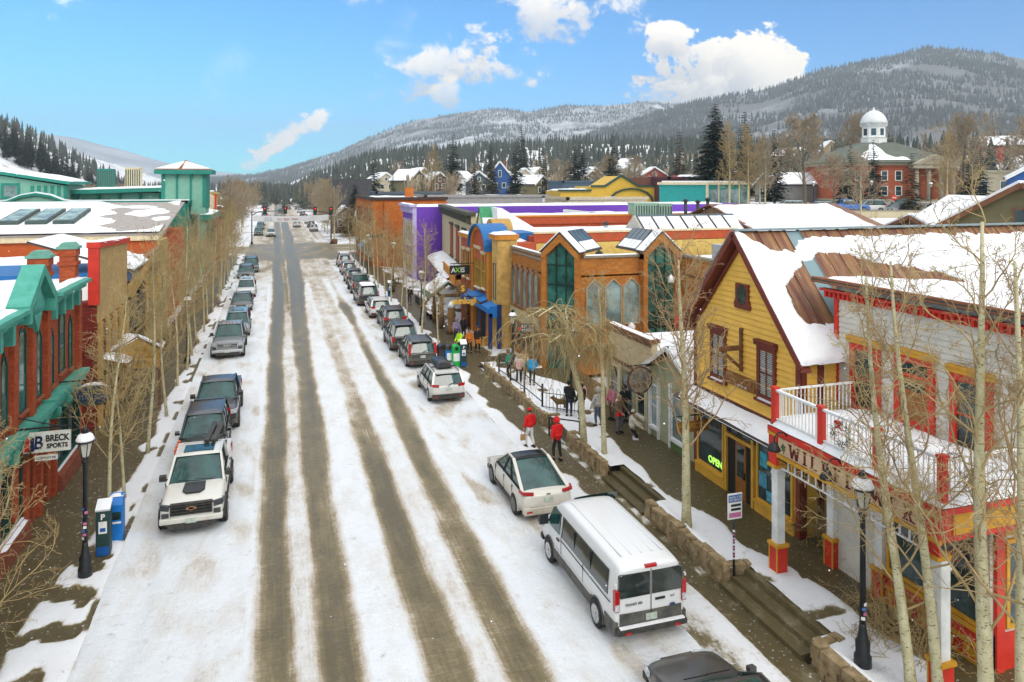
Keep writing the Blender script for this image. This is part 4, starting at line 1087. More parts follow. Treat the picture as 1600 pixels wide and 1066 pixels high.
arc = [(54.5 + 2.3 * math.cos(PI * k / 14), 6.9 + 1.75 * math.sin(PI * k / 14)) for k in range(15)]
mb = MB(); F.prism(mb, [(56.8, 6.0)] + [(54.5 + 2.3 * math.cos(PI * k / 14), 6.9 + 1.75 * math.sin(PI * k / 14)) for k in range(14, -1, -1)][::-1] + [(52.2, 6.0)], .0, .25); put(mb, 'arched_gable', ORN, t)
def arch_band(r0, r1, o0, o1, y=54.5, z=6.9, sc_=1.75/2.3, n=14):
 mb = MB()
 for k in range(n):
  a, b = PI * k / n, PI * (k + 1) / n
  F.prism(mb, [(y + r0*math.cos(a), z + r0*sc_*math.sin(a)), (y + r1*math.cos(a), z + r1*sc_*math.sin(a)), (y + r1*math.cos(b), z + r1*sc_*math.sin(b)), (y + r0*math.cos(b), z + r0*sc_*math.sin(b))], o0, o1)
 return mb
put(arch_band(2.0, 2.35, .25, .42), 'arch_moulding', ORP, t)
put(arch_band(2.36, 2.55, -1.5, .62), 'arched_roof', BLUP, t)
mb = MB(); F.box(mb, 52.0, 52.5, .2, 6.9, .0, .3); F.box(mb, 56.5, 57.0, .2, 6.9, 0, .3); put(mb, 'pilasters', ORP, t)
for (a, b, z0, z1) in ((53.0, 53.9, 4.0, 6.6), (54.2, 55.9, 3.9, 6.9), (58.3, 59.1, 4.1, 6.4), (59.8, 60.6, 4.1, 6.4)):
 window(t, F, a, b, z0, z1, mat('gold_frame', (.50, .30, .06), .5), GLASS, .1, (1 if b - a < 1 else 2, 2), CREAM, CREAM, depth=.3 if 52 < a < 56.5 else .1)
window(t, F, 50.5, 51.1, 3.6, 6.2, mat('grey_frame', (.12, .12, .11), .5), GLASS, .07, (1, 1), None, None, depth=.22)
mb = MB()
for k in range(8):
 y0, y1 = 50.1 + k * 1.05, 50.1 + (k + 1) * 1.05; z = 3.25 + (.2 if k in (2, 3, 4, 5) else 0)
 mb.slope((14.4, y0, z - .3), (14.4, y1, z - .3), (15.2, y1, z), (15.2, y0, z), .08)
mb.box(14.36, 50.1, 2.68, 14.44, 58.5, 2.97); mb.box(14.44, 50.05, 2.4, 15.2, 50.12, 3.2)
put(mb, 'awning', mat('blue_awning', (.01, .17, .50), .55, .1), t)
mb = MB(); mb.box(14.4, 50.05, .15, 14.65, 50.3, 2.7); mb.box(15.0, 49.95, .15, 15.3, 50.2, 3.3); put(mb, 'awning_post', mat('navy_post', (.012, .03, .13), .5), t)
for (a, b) in ((51.8, 53.6), (55.4, 57.2)): window(t, F, a, b, .7, 2.6, BLUP, GLASS, .1, (1, 1))
mb = MB(); F.box(mb, 53.9, 55.1, .15, 2.5, .0, .05); put(mb, 'doorway', DARKIN, t)
mb = MB(); snow_cap(mb, 15.9, 51.7, 18, 61, 7.62, .22, step=.5); put(mb, 'roof_snow', SNOW, t)
mb = MB(); F2 = Face('W', 16.2)
F2.prism(mb, [(56.2 + 1.3 * math.cos(PI * k / 10), 7.6 + 1.5 * math.sin(PI * k / 10)) for k in range(11)], -1.6, .0); put(mb, 'round_gable', mat('tan_paint', (.45, .27, .07), .6), t)
mb = MB(); mb.prism([(60.6, 7.6), (58.2, 7.6), (59.4, 9.85)], 'x', 16.3, 16.9); put(mb, 'dormer_gable', CREAM, t)
mb = MB(); mb.slope((16.2, 58.0, 7.5), (17.6, 58.0, 7.5), (17.6, 59.4, 9.9), (16.2, 59.4, 9.9), .12); mb.slope((16.2, 60.8, 7.5), (17.6, 60.8, 7.5), (17.6, 59.4, 9.9), (16.2, 59.4, 9.9), .12)
put(mb, 'dormer_roof', mat('fern_green_paint', (.03, .25, .10), .5), t)
mb = MB(); mb.slope((16.3, 58.05, 7.75), (17.5, 58.05, 7.75), (17.5, 58.8, 9.0), (16.3, 58.8, 9.0), .14); mb.prism([(17.2, 7.6), (21.5, 7.6), (17.6, 9.9), (17.2, 9.9)], 'y', 57.4, 60.4); put(mb, 'dormer_snow', SNOW, t)
mb = MB(); mb.box(17, 52.3, 7.6, 18.8, 56.0, 8.2); put(mb, 'blue_upstand', BLUP, t)
for (nm, label, y, z0, z1, x0, x1, m, capm) in (
  ('ochre_hall', 'long hall roof edged with a terracotta band above a yellow wall behind the gallery', 51.0, 6.9, 8.3, 18.05, 35.5, ORN, CREAM),
  ('terracotta_hall', 'long terracotta parapeted hall behind the blue arched shop', 61.8, 7.0, 9.0, 20.0, 48, ORN, ORP)):
 t = thing(nm, label, 'hall', (x0, y, 0))
 mb = MB(); mb.box(x0, y, 0, x1, y + 10, z1 - .3); mb.box(x0, y - .1, z1 - .75, x1, y + .12, z1 - .08); put(mb, 'wall', m, t)
 mb = MB(); mb.box(x0, y - .18, z1 - .08, x1, y + .16, z1 + .06); put(mb, 'parapet_cap', capm, t)
 mb = MB(); snow_cap(mb, x0, y + .3, x1, y + 9.8, z1 - .35, .25, step=1.2); put(mb, 'roof_snow', SNOW, t)
 if nm == 'ochre_hall':
  mb = MB(); mb.box(x0, y - .16, 6.2, x1, y - .1, z1 - .8); put(mb, 'yellow_wall', mat('primrose_wall', (.62, .44, .12), .7), t)
def rooftop_unit(label, x, y, z, w, d, h, m):
 t = thing('rooftop_unit', label, 'air unit', (x, y, z), 0, 'air units on the far flat roofs')
 mb = MB(); mb.box(x, y, z, x + w, y + d, z + h); mb.box(x - .06, y - .06, z + h, x + w + .06, y + d + .06, z + h + .1); put(mb, 'cabinet', m, t)
 mb = MB()
 n = int(w / .25)
 for k in range(n): mb.box(x + .08 + k * w / n, y - .03, z + .15, x + .08 + (k + .55) * w / n, y, z + h - .15)
 put(mb, 'louvre', mat('dark_louvre', (.06, .09, .08), .6), t)
GRNU = mat('pale_green_unit', (.26, .40, .30), .5)
rooftop_unit('pale green rooftop air unit on the terracotta hall, beside the small one', 31.5, 61.0, 8.7, 2.4, 1.4, 1.3, GRNU)
rooftop_unit('small pale green rooftop air unit right next to the big one', 34.1, 61.2, 8.7, 1.4, 1.2, 1.2, GRNU)
t = thing('roof_lantern', 'long glazed roof lantern half under snow behind the gallery', 'skylight', (34, 54, 8))
mb = MB(); mb.prism([(52.0, 8.0), (55.5, 8.0), (53.75, 9.3)], 'x', 27.6, 37.0); put(mb, 'frame', mat('pale_bar', (.45, .42, .36), .6), t)
mb = MB()
for k in range(7):
 x = 27.8 + k * 1.32; mb.slope((x, 51.93, 8.02), (x + 1.2, 51.93, 8.02), (x + 1.2, 53.7, 9.33), (x, 53.7, 9.33), .04)
put(mb, 'glazing', glass_mat('skylight_glass', (.03, .06, .08), .12), t)
mb = MB()
for k in range(7):
 x = 27.85 + k * 1.32; mb.slope((x, 51.93, 8.10), (x + 1.1, 51.93, 8.10), (x + 1.1, 53.4, 9.18), (x, 53.4, 9.18), .05)
put(mb, 'lantern_snow', SNOW, t)
t = thing('projecting_sign', 'black signboard reading AXIS projecting above the blue awning', 'shop sign', (14.3, 56.5, 5.3))
mb = MB(); mb.box(13.05, 56.45, 4.75, 14.65, 56.6, 5.45); b = put(mb, 'board', mat('sign_black', (.02, .022, .02), .5), t)
text('lettering', 'A', .52, WHITEP, b, (13.32, 56.43, 5.08), FACE_S, .01, .012); text('lettering', 'X', .52, mat('lime_paint', (.25, .6, .03), .5), b, (13.66, 56.43, 5.08), FACE_S, .01, .012); text('lettering', 'IS', .52, WHITEP, b, (14.06, 56.43, 5.08), FACE_S, .01, .012)
mb = MB(); mb.beam((13.1, 56.5, 5.6), (15.2, 56.5, 5.6), .06, .06); mb.beam((13.4, 56.5, 5.6), (13.4, 56.5, 5.45), .03, .03); mb.beam((14.5, 56.5, 5.6), (14.5, 56.5, 5.45), .03, .03); put(mb, 'bracket', BLACK, t)
t = thing('gilded_sign', 'gilded shop sign with a sunburst over the word sunlogic', 'shop sign', (13.9, 53.6, 3.6))
GILT = mat('gilt', (.72, .42, .07), .4, .2)
mb = MB(); mb.beam((13.2, 53.6, 3.42), (15.2, 53.6, 3.42), .05, .05); put(mb, 'bracket', BLACK, t)
sign_text('lettering', 'sunlogic', .64, GILT, t, (13.6, 53.5, 3.12), FACE_S, depth=.03, bold=.03)
mb = MB(); mb.lathe([(.36, -.03), (.40, 0), (.36, .03)], (13.35, 53.55, 4.05), 18, axis='y')
for k in range(14):
 a = 2*PI*k/14; mb.beam((13.35 + .4*math.cos(a), 53.55, 4.05 + .4*math.sin(a)), (13.35 + .68*math.cos(a), 53.55, 4.05 + .68*math.sin(a)), .03, .07)
sb = put(mb, 'sunburst', mat('bronze_gilt', (.16, .08, .025), .5), t); text('emblem_letter', 'S', .6, GILT, sb, (13.35, 53.5, 4.05), FACE_S, .02, .02)
t = thing('bookshop_sign', 'small dark projecting sign with white letters and a red dot on the brick gallery', 'shop sign', (15.2, 44.3, 2.8))
mb = MB(); mb.box(14.6, 44.25, 2.45, 15.75, 44.37, 3.0); b = put(mb, 'board', mat('sign_grey', (.07, .07, .065), .6), t)
scrawl('worn_lettering', WHITEP, b, (15.27, 44.24, 2.73), .8, .46, FACE_S, 11, 2, 6)
mb = MB(); mb.lathe([(.12, -.02), (.12, .02)], (14.74, 44.24, 2.72), 14, axis='y'); mb.build('red_dot', REDP, b)
# ------------------------------------------------------------------ cream corniced shop, balcony, rustic porch
t = thing('corniced_shop', 'cream plastered shop with a bracketed dark cornice and tall rust shutters', 'shop', (16.5, 63, .15), R(-6.5))
CRM = mat('cream_plaster', (.50, .42, .26), .8, .12)
def loc(name, mb, m): return mb.build(name, m, t)
mb = MB(); mb.box(0, .2, 0, 24, 25, 7.9); mb.box(0, .2, 7.9, .5, 25, 9.1); loc('wall', mb, CRM)
F = Face('W', 0)
mb = MB(); F.box(mb, .0, 25, 8.9, 9.2, -.4, .5); F.box(mb, .0, 25, 8.1, 8.25, 0, .12)
for k in range(22): F.box(mb, .4 + k * 1.13, .75 + k * 1.13, 8.25, 8.9, 0, .42)
loc('cornice', mb, mat('dark_olive_paint', (.07, .07, .045), .7))
for a in (3.2, 8.4, 13.6):
 f = MB(); F.box(f, a, a + 2.3, 4.0, 7.3, 0, .08); fo = loc('shuttered_window', f, mat('rust_shutter', (.26, .06, .02), .6))
 f = MB(); F.box(f, a - .15, a + 2.45, 7.3, 7.55, 0, .2); F.box(f, a - .1, a + 2.4, 3.85, 4.0, 0, .16); f.build('lintel_and_sill', mat('dark_olive_paint', (.07, .07, .045), .7), fo)
mb = MB(); snow_cap(mb, .6, .6, 23, 24.5, 7.9, .25, step=1.4); loc('roof_snow', mb, SNOW)
mb = MB(); mb.slope((-2.0, 3, 2.9), (-2.0, 24, 2.9), (0, 24, 3.6), (0, 3, 3.6), .08); a_ = loc('canopy', mb, mat('brick_red_paint', (.30, .05, .03), .7))
mb = MB(); snow_cap(mb, -2.05, 3, 0, 24, 3, .16, step=.5, fn=lambda x, y: 3.0 + (x + 2) * .35); mb.build('canopy_snow', SNOW, a_)
mb = MB(); mb.box(-1.6, -1.2, 2.7, 0, 8.5, 2.85)
for k in range(9): mb.box(-1.62, -1.2 + k * 1.08, 2.85, -1.55, -.25 + k * 1.08, 3.9)
mb.box(-1.7, -1.25, 3.9, -1.5, 8.5, 4.0); loc('balcony', mb, mat('orange_balcony_panel', (.58, .24, .02), .6))
mb = MB(); snow_cap(mb, -2.2, -1.2, -1.62, 8.5, 2.86, .14, step=.3); mb.box(-2.3, -1.3, 2.6, 0, 8.6, 2.7); loc('balcony_edge_snow', mb, SNOW)
for (a, b) in ((4.5, 7.5), (9, 12), (14, 17)): 
 f = MB(); F.box(f, a, b, .6, 2.6, 0, .06); loc('shop_window', f, GLASS)
t = thing('rustic_porch', 'rustic log porch with a small snowy gable in front of the sunlogic shop', 'porch', (13.6, 60.5, .15))
LOG = mat('log_timber', (.22, .12, .045), .85, .4, 4, 20, .02)
mb = MB()
for (x, y) in ((12.9, 58.8), (12.9, 61.6), (15.0, 58.8)): mb.tube([(x, y, 0), (x, y, 2.7)], [.2, .16], 8)
mb.tube([(12.9, 58.6, 2.7), (12.9, 61.8, 2.7)], .13, 8); mb.tube([(12.8, 58.8, 2.75), (15.2, 58.8, 2.75)], .13, 8); mb.tube([(11.6, 58.4, 2.6), (13.4, 58.5, 3.75), (15.1, 58.6, 2.7)], .11, 8)
mb.tube([(11.9, 58.7, 2.55), (10.9, 58.5, 1.9)], .07, 6); put(mb, 'logs', LOG, t)
mb = MB(); mb.slope((11.7, 58.3, 2.65), (11.7, 62, 2.65), (13.4, 62, 3.85), (13.4, 58.3, 3.85), .07); mb.slope((15.1, 58.3, 2.65), (15.1, 62, 2.65), (13.4, 62, 3.85), (13.4, 58.3, 3.85), .07); put(mb, 'roof', mat('green_metal_roof', (.05, .13, .09), .5), t)
mb = MB(); mb.slope((12.0, 58.5, 2.98), (12.0, 61.8, 2.98), (13.4, 61.8, 3.95), (13.4, 58.5, 3.95), .12); put(mb, 'roof_snow', SNOW, t)
# ------------------------------------------------------------------ purple shop, brick corner block
PUR = mat('violet_paint', (.145, .045, .42), .6, .10, 1.0)
LIL = mat('lilac_trim', (.52, .46, .72), .55)
t = thing('violet_shop', 'violet painted shop with a lilac cornice and white sashes', 'shop', (16, 88.5, .15))
mb = MB(); mb.box(16, 88.5, 0, 62, 96.5, 9.0); put(mb, 'wall', PUR, t)
F = Face('W', 16); S = Face('S', 88.5)
mb = MB(); F.box(mb, 88.2, 96.7, 9.0, 9.3, -.3, .55); F.box(mb, 88.2, 96.7, 8.2, 8.35, 0, .2)
for k in range(7): F.box(mb, 88.7 + k * 1.15, 89.1 + k * 1.15, 8.35, 9.0, .0, .4)
F.box(mb, 88.3, 88.85, .2, 8.2, 0, .15); S.box(mb, 15.8, 16.3, .2, 9.0, 0, .1); put(mb, 'cornice', LIL, t)
for k in range(4): window(t, F, 89.5 + k * 1.7, 90.6 + k * 1.7, 4.2, 7.2, WHITEP, GLASSL, .16, (1, 2), WHITEP, LIL)
for k in range(2): window(t, F, 89.3 + k * 3.5, 92.2 + k * 3.5, .7, 2.9, WHITEP, GLASS, .14, (2, 1))
mb = MB(); snow_cap(mb, 16.2, 88.6, 61, 96.3, 9.0, .22, step=1.6); snow_cap(mb, 15.5, 88.3, 16.4, 96.6, 9.3, .12, step=.4); put(mb, 'roof_snow', SNOW, t)
t = thing('corner_block', 'burnt orange brick corner block with a dark parapet by the crossroads', 'brick block', (13, 104, .15))
OBR = brick('burnt_orange_brick', (.46, .11, .014), (.60, .19, .03), (.34, .14, .06), .3, .1)
mb = MB(); mb.box(13, 104, 0, 23.5, 126.5, 9.5); mb.box(14.5, 103.2, 0, 23.5, 104, 9.2); put(mb, 'wall', OBR, t)
F = Face('W', 13); S = Face('S', 104)
mb = MB(); F.box(mb, 103.9, 126.7, 9.5, 9.9, -.4, .25); S.box(mb, 12.8, 23.7, 9.5, 9.9, -.4, .25); F.box(mb, 104, 126.6, 4.3, 4.7, 0, .15); S.box(mb, 13, 23.5, 4.3, 4.7, 0, .15); put(mb, 'parapet', mat('dark_brown_coping', (.055, .035, .028), .8), t)
for k in range(7): window(t, F, 105.5 + k * 3, 106.9 + k * 3, 5.6, 8.2, DKRED, GLASS, .14, (1, 2), CREAM, None)
for k in range(4): window(t, F, 105.5 + k * 5.2, 109 + k * 5.2, .8, 3.4, mat('dark_green_joinery', (.02, .06, .045), .5), GLASS, .16, (2, 1))
for x in (15.6, 20.2): window(t, S, x, x + 1.5, 5.5, 8.0, WHITEP, GLASSL, .12, (1, 2), CREAM, None, blind=(BLIND, .4))
mb = MB(); snow_cap(mb, 13.5, 104.4, 23, 126, 9.5, .3, step=1.8); put(mb, 'roof_snow', SNOW, t)
mb = MB(); mb.box(19, 112, 9.6, 20.2, 113.2, 11.2); put(mb, 'chimney', OBR, t)
t = thing('blue_awning', 'small faded blue shop awning with snow on the brick corner block', 'awning', (13, 106, 3))
mb = MB(); mb.slope((11.4, 104.5, 2.9), (11.4, 108.5, 2.9), (13, 108.5, 4.0), (13, 104.5, 4.0), .08); mb.box(11.38, 104.5, 2.4, 11.44, 108.5, 2.95); put(mb, 'canvas', mat('faded_blue_canvas', (.12, .26, .40), .7), t)
mb = MB(); mb.slope((12.0, 104.6, 3.42), (12.0, 108.4, 3.42), (12.9, 108.4, 4.05), (12.9, 104.6, 4.05), .1); put(mb, 'snow', SNOW, t)
t = thing('grey_flat_shop', 'low flat roofed grey shop set back between violet shop and brick corner block', 'shop', (19, 97, .15))
mb = MB(); mb.box(19, 96.8, 0, 55, 103, 6.0); put(mb, 'wall', mat('slate_paint', (.16, .17, .18), .7), t)
mb = MB(); snow_cap(mb, 19, 96.9, 54, 103, 6.0, .3, step=1.6); put(mb, 'roof_snow', SNOW, t)
def vent(label, x, y, z, h=1.1, r=.16):
 t = thing('roof_vent', label, 'roof vent', (x, y, z), 0, 'vent pipes on the flat roofs'); mb = MB(); mb.tube([(0, 0, -.2), (0, 0, h)], r, 10); mb.build('pipe', mat('galvanised', (.42, .44, .45), .5, .2, 4) if h < 1 else CLAD_, t); mb = MB(); mb.lathe([(r*1.7, h), (r*1.7, h + .1), (.03, h + .28)], n=12); mb.build('cowl', BLACK, t)
CLAD_ = mat('dark_flue', (.04, .04, .045), .6)
for (x, y, z, h, lab) in ((36.5, 60.5, 8.6, 1.6, 'dark flue left of three behind the roof lantern'), (38, 60.8, 8.6, 1.5, 'dark flue in the middle of three behind the roof lantern'), (39.2, 61, 8.6, 1.7, 'dark flue right of three behind the roof lantern'), (26, 55.5, 7.8, .7, 'stubby steel vent on the snowy roof before the terracotta band'), (21.5, 47, 6.4, .6, 'small steel vent on the snowy gallery roof'), (-14, 30, 6.9, .9, 'steel vent on the snowy roof behind the teal pediment'), (-17.5, 34, 6.9, .6, 'short steel vent beside the brick chimneys'), (-15, 46, 6.3, .8, 'steel vent on the snowy roof behind the tan false front'), (24, 33, 4.1, .7, 'steel vent on the low stucco shop roof'), (34, 92, 9.1, .9, 'steel vent on the violet shop roof')): vent(lab, x, y, z, h)
# ------------------------------------------------------------------ left-hand row
RBR = brick('red_brick', (.36, .055, .018), (.52, .115, .035), (.25, .10, .06), .24, .08)
t = thing('gothic_brick_shop', 'red brick shop with pointed windows and a bright teal cornice and pediment', 'brick shop', (-8.2, 30, .15))
LX = -8.2; F = Face('E', LX)
mb = MB(); mb.box(-34, 10, 0, LX, 36.5, 6.9); mb.box(-8.7, 10, 6.9, LX, 36.5, 7.5); put(mb, 'wall', RBR, t)
for y in (24.2, 26.15, 27.85, 29.75, 31.55, 36.2):
 mb = MB(); F.box(mb, y - .22, y + .22, .15, 7.3, 0, .16); put(mb, 'brick_pier', RBR, t)
mb = MB(); F.box(mb, 10, 36.4, 7.12, 7.2, 0, .05); k = 22.0
while k < 36.4: F.box(mb, k, k + .1, 7.02, 7.12, 0, .06); k += .4
put(mb, 'dentil_course', RBR, t)
GFR = mat('bottle_green_joinery', (.012, .055, .04), .45)
for (c, w, z0, z1, pk) in ((23.2, .75, 4.2, 6.4, .5), (25.2, .8, 4.2, 6.4, .5), (27.1, .62, 4.2, 6.15, .5), (28.85, .85, 4.2, 6.75, .62), (30.72, .66, 4.2, 6.3, .5), (32.35, .5, 4.2, 6.0, .4), (33.75, .85, 4.4, 6.55, .55), (35.05, .55, 4.25, 6.05, .4)):
 window(t, F, c - w/2, c + w/2, z0, z1, GFR, GLASSG, .07, (1, 1), mat('terracotta_sill', (.33, .09, .04), .7), None, peak=pk, depth=.05, snow=False)
mb = MB()      # cornice stepped over the pediment, with block brackets
def corn(a0, a1, z):
 F.box(mb, a0, a1, z - .06, z + .08, -.3, .55); F.box(mb, a0, a1, z - .28, z - .06, -.1, .36); F.box(mb, a0, a1, z - .46, z - .28, -.05, .16)
 y = a0 + .1
 while y < a1 - .3:
  F.box(mb, y, y + .26, z - .95, z - .28, .02, .30); y += 1.15
corn(12, 27.9, 7.75); corn(31.75, 36.3, 7.75)
F.prism(mb, [(28.0, 7.3), (28.3, 7.3), (28.3, 7.75), (29.66, 8.75), (30.9, 7.75), (30.9, 7.3), (31.2, 7.3), (31.2, 7.9), (29.66, 9.12), (28.0, 7.9)], -.2, .5)
F.prism(mb, [(28.3, 7.35), (30.9, 7.35), (30.9, 7.75), (29.66, 8.75), (28.3, 7.75)], -.15, .2)
F.prism(mb, [(29.0, 7.6), (30.3, 7.6), (29.66, 8.35)], .2, .34); F.prism(mb, [(29.2, 7.4), (30.1, 7.4), (29.66, 6.75)], .02, .3)
put(mb, 'cornice', TEAL, t)
mb = MB()
for (a0, a1) in ((12, 27.9), (31.75, 36.3)): snow_cap(mb, LX - .3, a0, LX + .3, a1, 7.83, .1, step=.2, ragged=.1)
snow_cap(mb, -33.5, 11, -8.8, 36.3, 6.9, .35, step=.8); put(mb, 'roof_snow', SNOW, t)
for y in (31.95, 36.0):
 mb = MB(); mb.box(LX - .55, y - .3, 6.9, LX + .05, y + .3, 9.15); mb.box(LX - .62, y - .37, 8.45, LX + .12, y + .37, 8.6); mb.box(LX - .6, y - .35, 8.85, LX + .1, y + .35, 9.15); ch = put(mb, 'chimney', RBR, t)
 mb = MB(); mb.box(LX - .66, y - .4, 9.15, LX + .16, y + .4, 9.25); mb.prism([(LX - .6, 9.25), (LX + .1, 9.25), (LX - .05, 9.42), (LX - .45, 9.42)], 'y', y - .34, y + .34); mb.build('chimney_cap', mat('verdigris', (.14, .34, .26), .6), ch)
mb = MB()
def belt(a0, z0, a1, z1):
 F.prism(mb, [(a0, z0), (a1, z1), (a1, z1 + .18), (a0, z0 + .18)], -.05, .48); F.prism(mb, [(a0, z0 - .32), (a1, z1 - .32), (a1, z1), (a0, z0)], -.05, .34); F.prism(mb, [(a0, z0 - .5), (a1, z1 - .5), (a1, z1 - .32), (a0, z0 - .32)], -.05, .15)
belt(12, 3.65, 30.0, 3.65); belt(30.0, 3.65, 31.2, 3.65); belt(31.2, 3.75, 36.3, 3.75)
y = 12.4
while y < 36: F.box(mb, y, y + .18, 3.1, 3.5, .0, .5); y += 1.6
put(mb, 'mid_cornice', TEAL, t)
mb = MB()
rr = random.Random(4)
for k in range(900):      # evergreen garland draped along the mid cornice
 y = rr.uniform(27, 36); a = rr.uniform(0, 2*PI); r_ = .09 * rr.random() ** .5; z = 3.28 - .22 * abs(math.sin(y * 1.9)); p = Vector((LX + .52 + r_*math.cos(a), y, z + r_*math.sin(a))); d = Vector((rr.uniform(-1, 1), rr.uniform(-1, 1), rr.uniform(-1, .5))) * .12
 e = d.cross(Vector((.2, .4, .9))).normalized() * .02; mb.poly([p - e, p + d, p + e])
put(mb, 'garland', WREATH, t)
for (a, b) in ((12.2, 15), (15.3, 18.3), (18.6, 21.8), (22.1, 25.5), (25.9, 28.3), (32.2, 35.9)):
 window(t, F, a, b, .85, 2.95, GFR, GLASS, .12, (2, 1), mat('terracotta_sill', (.33, .09, .04), .7), None, depth=.2)
mb = MB()
for (a, b) in ((12.2, 28.3), (32.2, 35.9)): F.box(mb, a, b, .15, .76, 0, .45)
put(mb, 'brick_plinth', brick('plinth_brick', (.24, .06, .03), (.34, .10, .05), (.2, .1, .07)), t)
mb = MB(); snow_cap(mb, LX + .05, 25.9, LX + .44, 28.3, .77, .12, step=.15, ragged=.1); put(mb, 'plinth_snow', SNOW, t)
mb = MB(); F.box(mb, 28.5, 32.0, .15, 3.1, .0, .04); put(mb, 'entrance', DARKIN, t)
for y in (28.55, 30.1, 31.9):
 mb = MB(); F.box(mb, y - .15, y + .15, .15, 3.15, .0, .3); put(mb, 'entrance_post', RBR, t)
t = thing('sports_sign', 'white hanging sign reading BRECK SPORTS with a red and navy emblem', 'shop sign', (-7.2, 28, 3.4))
mb = MB(); mb.box(-7.9, 27.95, 3.06, -6.52, 28.05, 3.72); b = put(mb, 'board', mat('sign_white', (.62, .62, .56), .5), t)
NAVY = mat('navy_lettering', (.012, .02, .07), .5)
text('lettering', 'BRECK', .29, mat('black_lettering', (.02, .02, .02), .5), b, (-6.9, 27.94, 3.5), FACE_S, .008, .010, sx=.78); text('lettering', 'SPORTS', .21, mat('black_lettering', (.02, .02, .02), .5), b, (-6.9, 27.94, 3.25), FACE_S, .008, .007, sx=.85)
text('emblem_letter', 'B', .6, NAVY, b, (-7.46, 27.94, 3.37), FACE_S, .008, .012, shear=.1, sx=.8)
mb = MB(); mb.prism([(-7.84, 3.62), (-7.70, 3.54), (-7.70, 3.12), (-7.84, 3.12)], 'y', 27.93, 27.945); mb.build('emblem_red', REDP, b)
mb = MB(); mb.prism([(-7.68, 3.62), (-7.57, 3.56), (-7.57, 3.12), (-7.68, 3.12)], 'y', 27.93, 27.945); mb.build('emblem_navy', NAVY, b)
mb = MB(); mb.box(-7.56, 27.97, 2.78, -6.9, 28.03, 2.95); b2 = put(mb, 'lower_board', mat('sign_white', (.62, .62, .56), .5), t)
scrawl('small_lettering', NAVY, b2, (-7.23, 27.966, 2.865), .56, .1, FACE_S, 5, 1, 10)
mb = MB(); mb.beam((-8.2, 28, 3.86), (-6.5, 28, 3.86), .05, .05); mb.beam((-8.2, 28, 4.3), (-6.9, 28, 3.88), .03, .03)
for x in (-7.8, -6.6): mb.beam((x, 28, 3.86), (x, 28, 3.72), .02, .02)
for x in (-7.5, -6.95): mb.beam((x, 28, 3.06), (x, 28, 2.95), .02, .02)
put(mb, 'bracket', BLACK, t)
t = thing('oval_sign', 'dark blue oval hanging sign with a snow topped rim behind the sports sign', 'shop sign', (-7.0, 33.5, 3.4))
mb = MB(); mb.lathe([(.66, -.09), (.66, .09)], (0, 0, 0), 26, axis='y'); o = mb.build('panel', mat('sign_navy', (.03, .045, .07), .6, .4, 6), t); o.scale = (1, 1, .55); scrawl('worn_lettering', mat('lime_worn', (.30, .34, .08), .6), t, (.05, -.095, .2), .7, .12, FACE_S, 31, 1, 7); scrawl('worn_lettering', mat('sign_blue_grey', (.10, .16, .20), .6), t, (0, -.095, -.06), 1.0, .22, FACE_S, 32, 1, 9)
mb = MB(); mb.lathe([(.68, -.06), (.76, -.06), (.76, .06), (.68, .06)], (0, 0, 0), 26, axis='y'); o = mb.build('rim', mat('olive_rim', (.14, .13, .05), .6), t); o.scale = (1, 1, .57)
mb = MB(); mb.tube([(-.55, 0, .3), (-.25, 0, .42), (0, 0, .45), (.3, 0, .42), (.55, 0, .3)], [.03, .07, .08, .07, .03], 8); mb.build('snow', SNOW, t)
mb = MB(); mb.beam((-1.2, 0, .62), (.5, 0, .62), .05, .05); mb.beam((-.4, 0, .62), (-.4, 0, .36), .02, .02); mb.beam((.4, 0, .62), (.4, 0, .36), .02, .02); mb.build('bracket', BLACK, t)
t = thing('gabled_signboard', 'yellow wooden signboard with a snow lined gable between the aspen trunks', 'shop sign', (-6.75, 42, 3.0))
mb = MB(); mb.prism([(-1.05, -.55), (1.05, -.55), (1.05, .35), (0, .95), (-1.05, .35)], 'y', -.08, .08); b = mb.build('board', mat('mustard_board', (.42, .24, .04), .6, .3, 4), t)
scrawl('worn_lettering', mat('rust_lettering', (.35, .12, .02), .6), b, (0, -.083, .38), .9, .22, FACE_S, 21, 1, 8, .05); scrawl('worn_lettering', mat('rust_lettering', (.35, .12, .02), .6), b, (.1, -.083, .08), 1.1, .26, FACE_S, 22, 1, 7); scrawl('worn_lettering', BLACK, b, (.1, -.083, -.28), .7, .26, FACE_S, 23, 2, 6)
mb = MB(); mb.beam((0, 0, 1.05), (1.2, 0, .36), .3, .07); mb.beam((0, 0, 1.05), (-1.2, 0, .36), .3, .07); mb.build('gable_roof', WOOD, t)
mb = MB(); mb.beam((0, 0, 1.13), (1.2, 0, .44), .28, .07); mb.beam((0, 0, 1.13), (-1.2, 0, .44), .28, .07); mb.build('snow', SNOW, t)
mb = MB(); mb.beam((-1.5, 0, .2), (-1.0, 0, .2), .08, .08); mb.box(-1.1, -.06, -2.85, -.98, .06, .4); mb.box(.98, -.06, -2.85, 1.1, .06, .4); mb.build('post', WOOD, t)
TAN = brick('tan_shingle', (.50, .32, .12), (.60, .42, .18), (.28, .19, .09), .3, .14)
DRB = brick('dark_red_brick', (.17, .022, .014), (.26, .04, .024), (.13, .04, .03), .26, .085)
t = thing('false_front_shop', 'dark red brick shop behind a tall tan shingled false front edged in red', 'shop', (-8.2, 43, .15))
mb = MB(); mb.box(-32, 40, 0, LX, 54, 6.2); put(mb, 'wall', DRB, t)
mb = MB(); mb.prism([(40.05, 5.2), (47.3, 5.2), (47.3, 8.55), (40.05, 8.85)], 'x', LX - .25, LX + .06); put(mb, 'false_front', TAN, t)
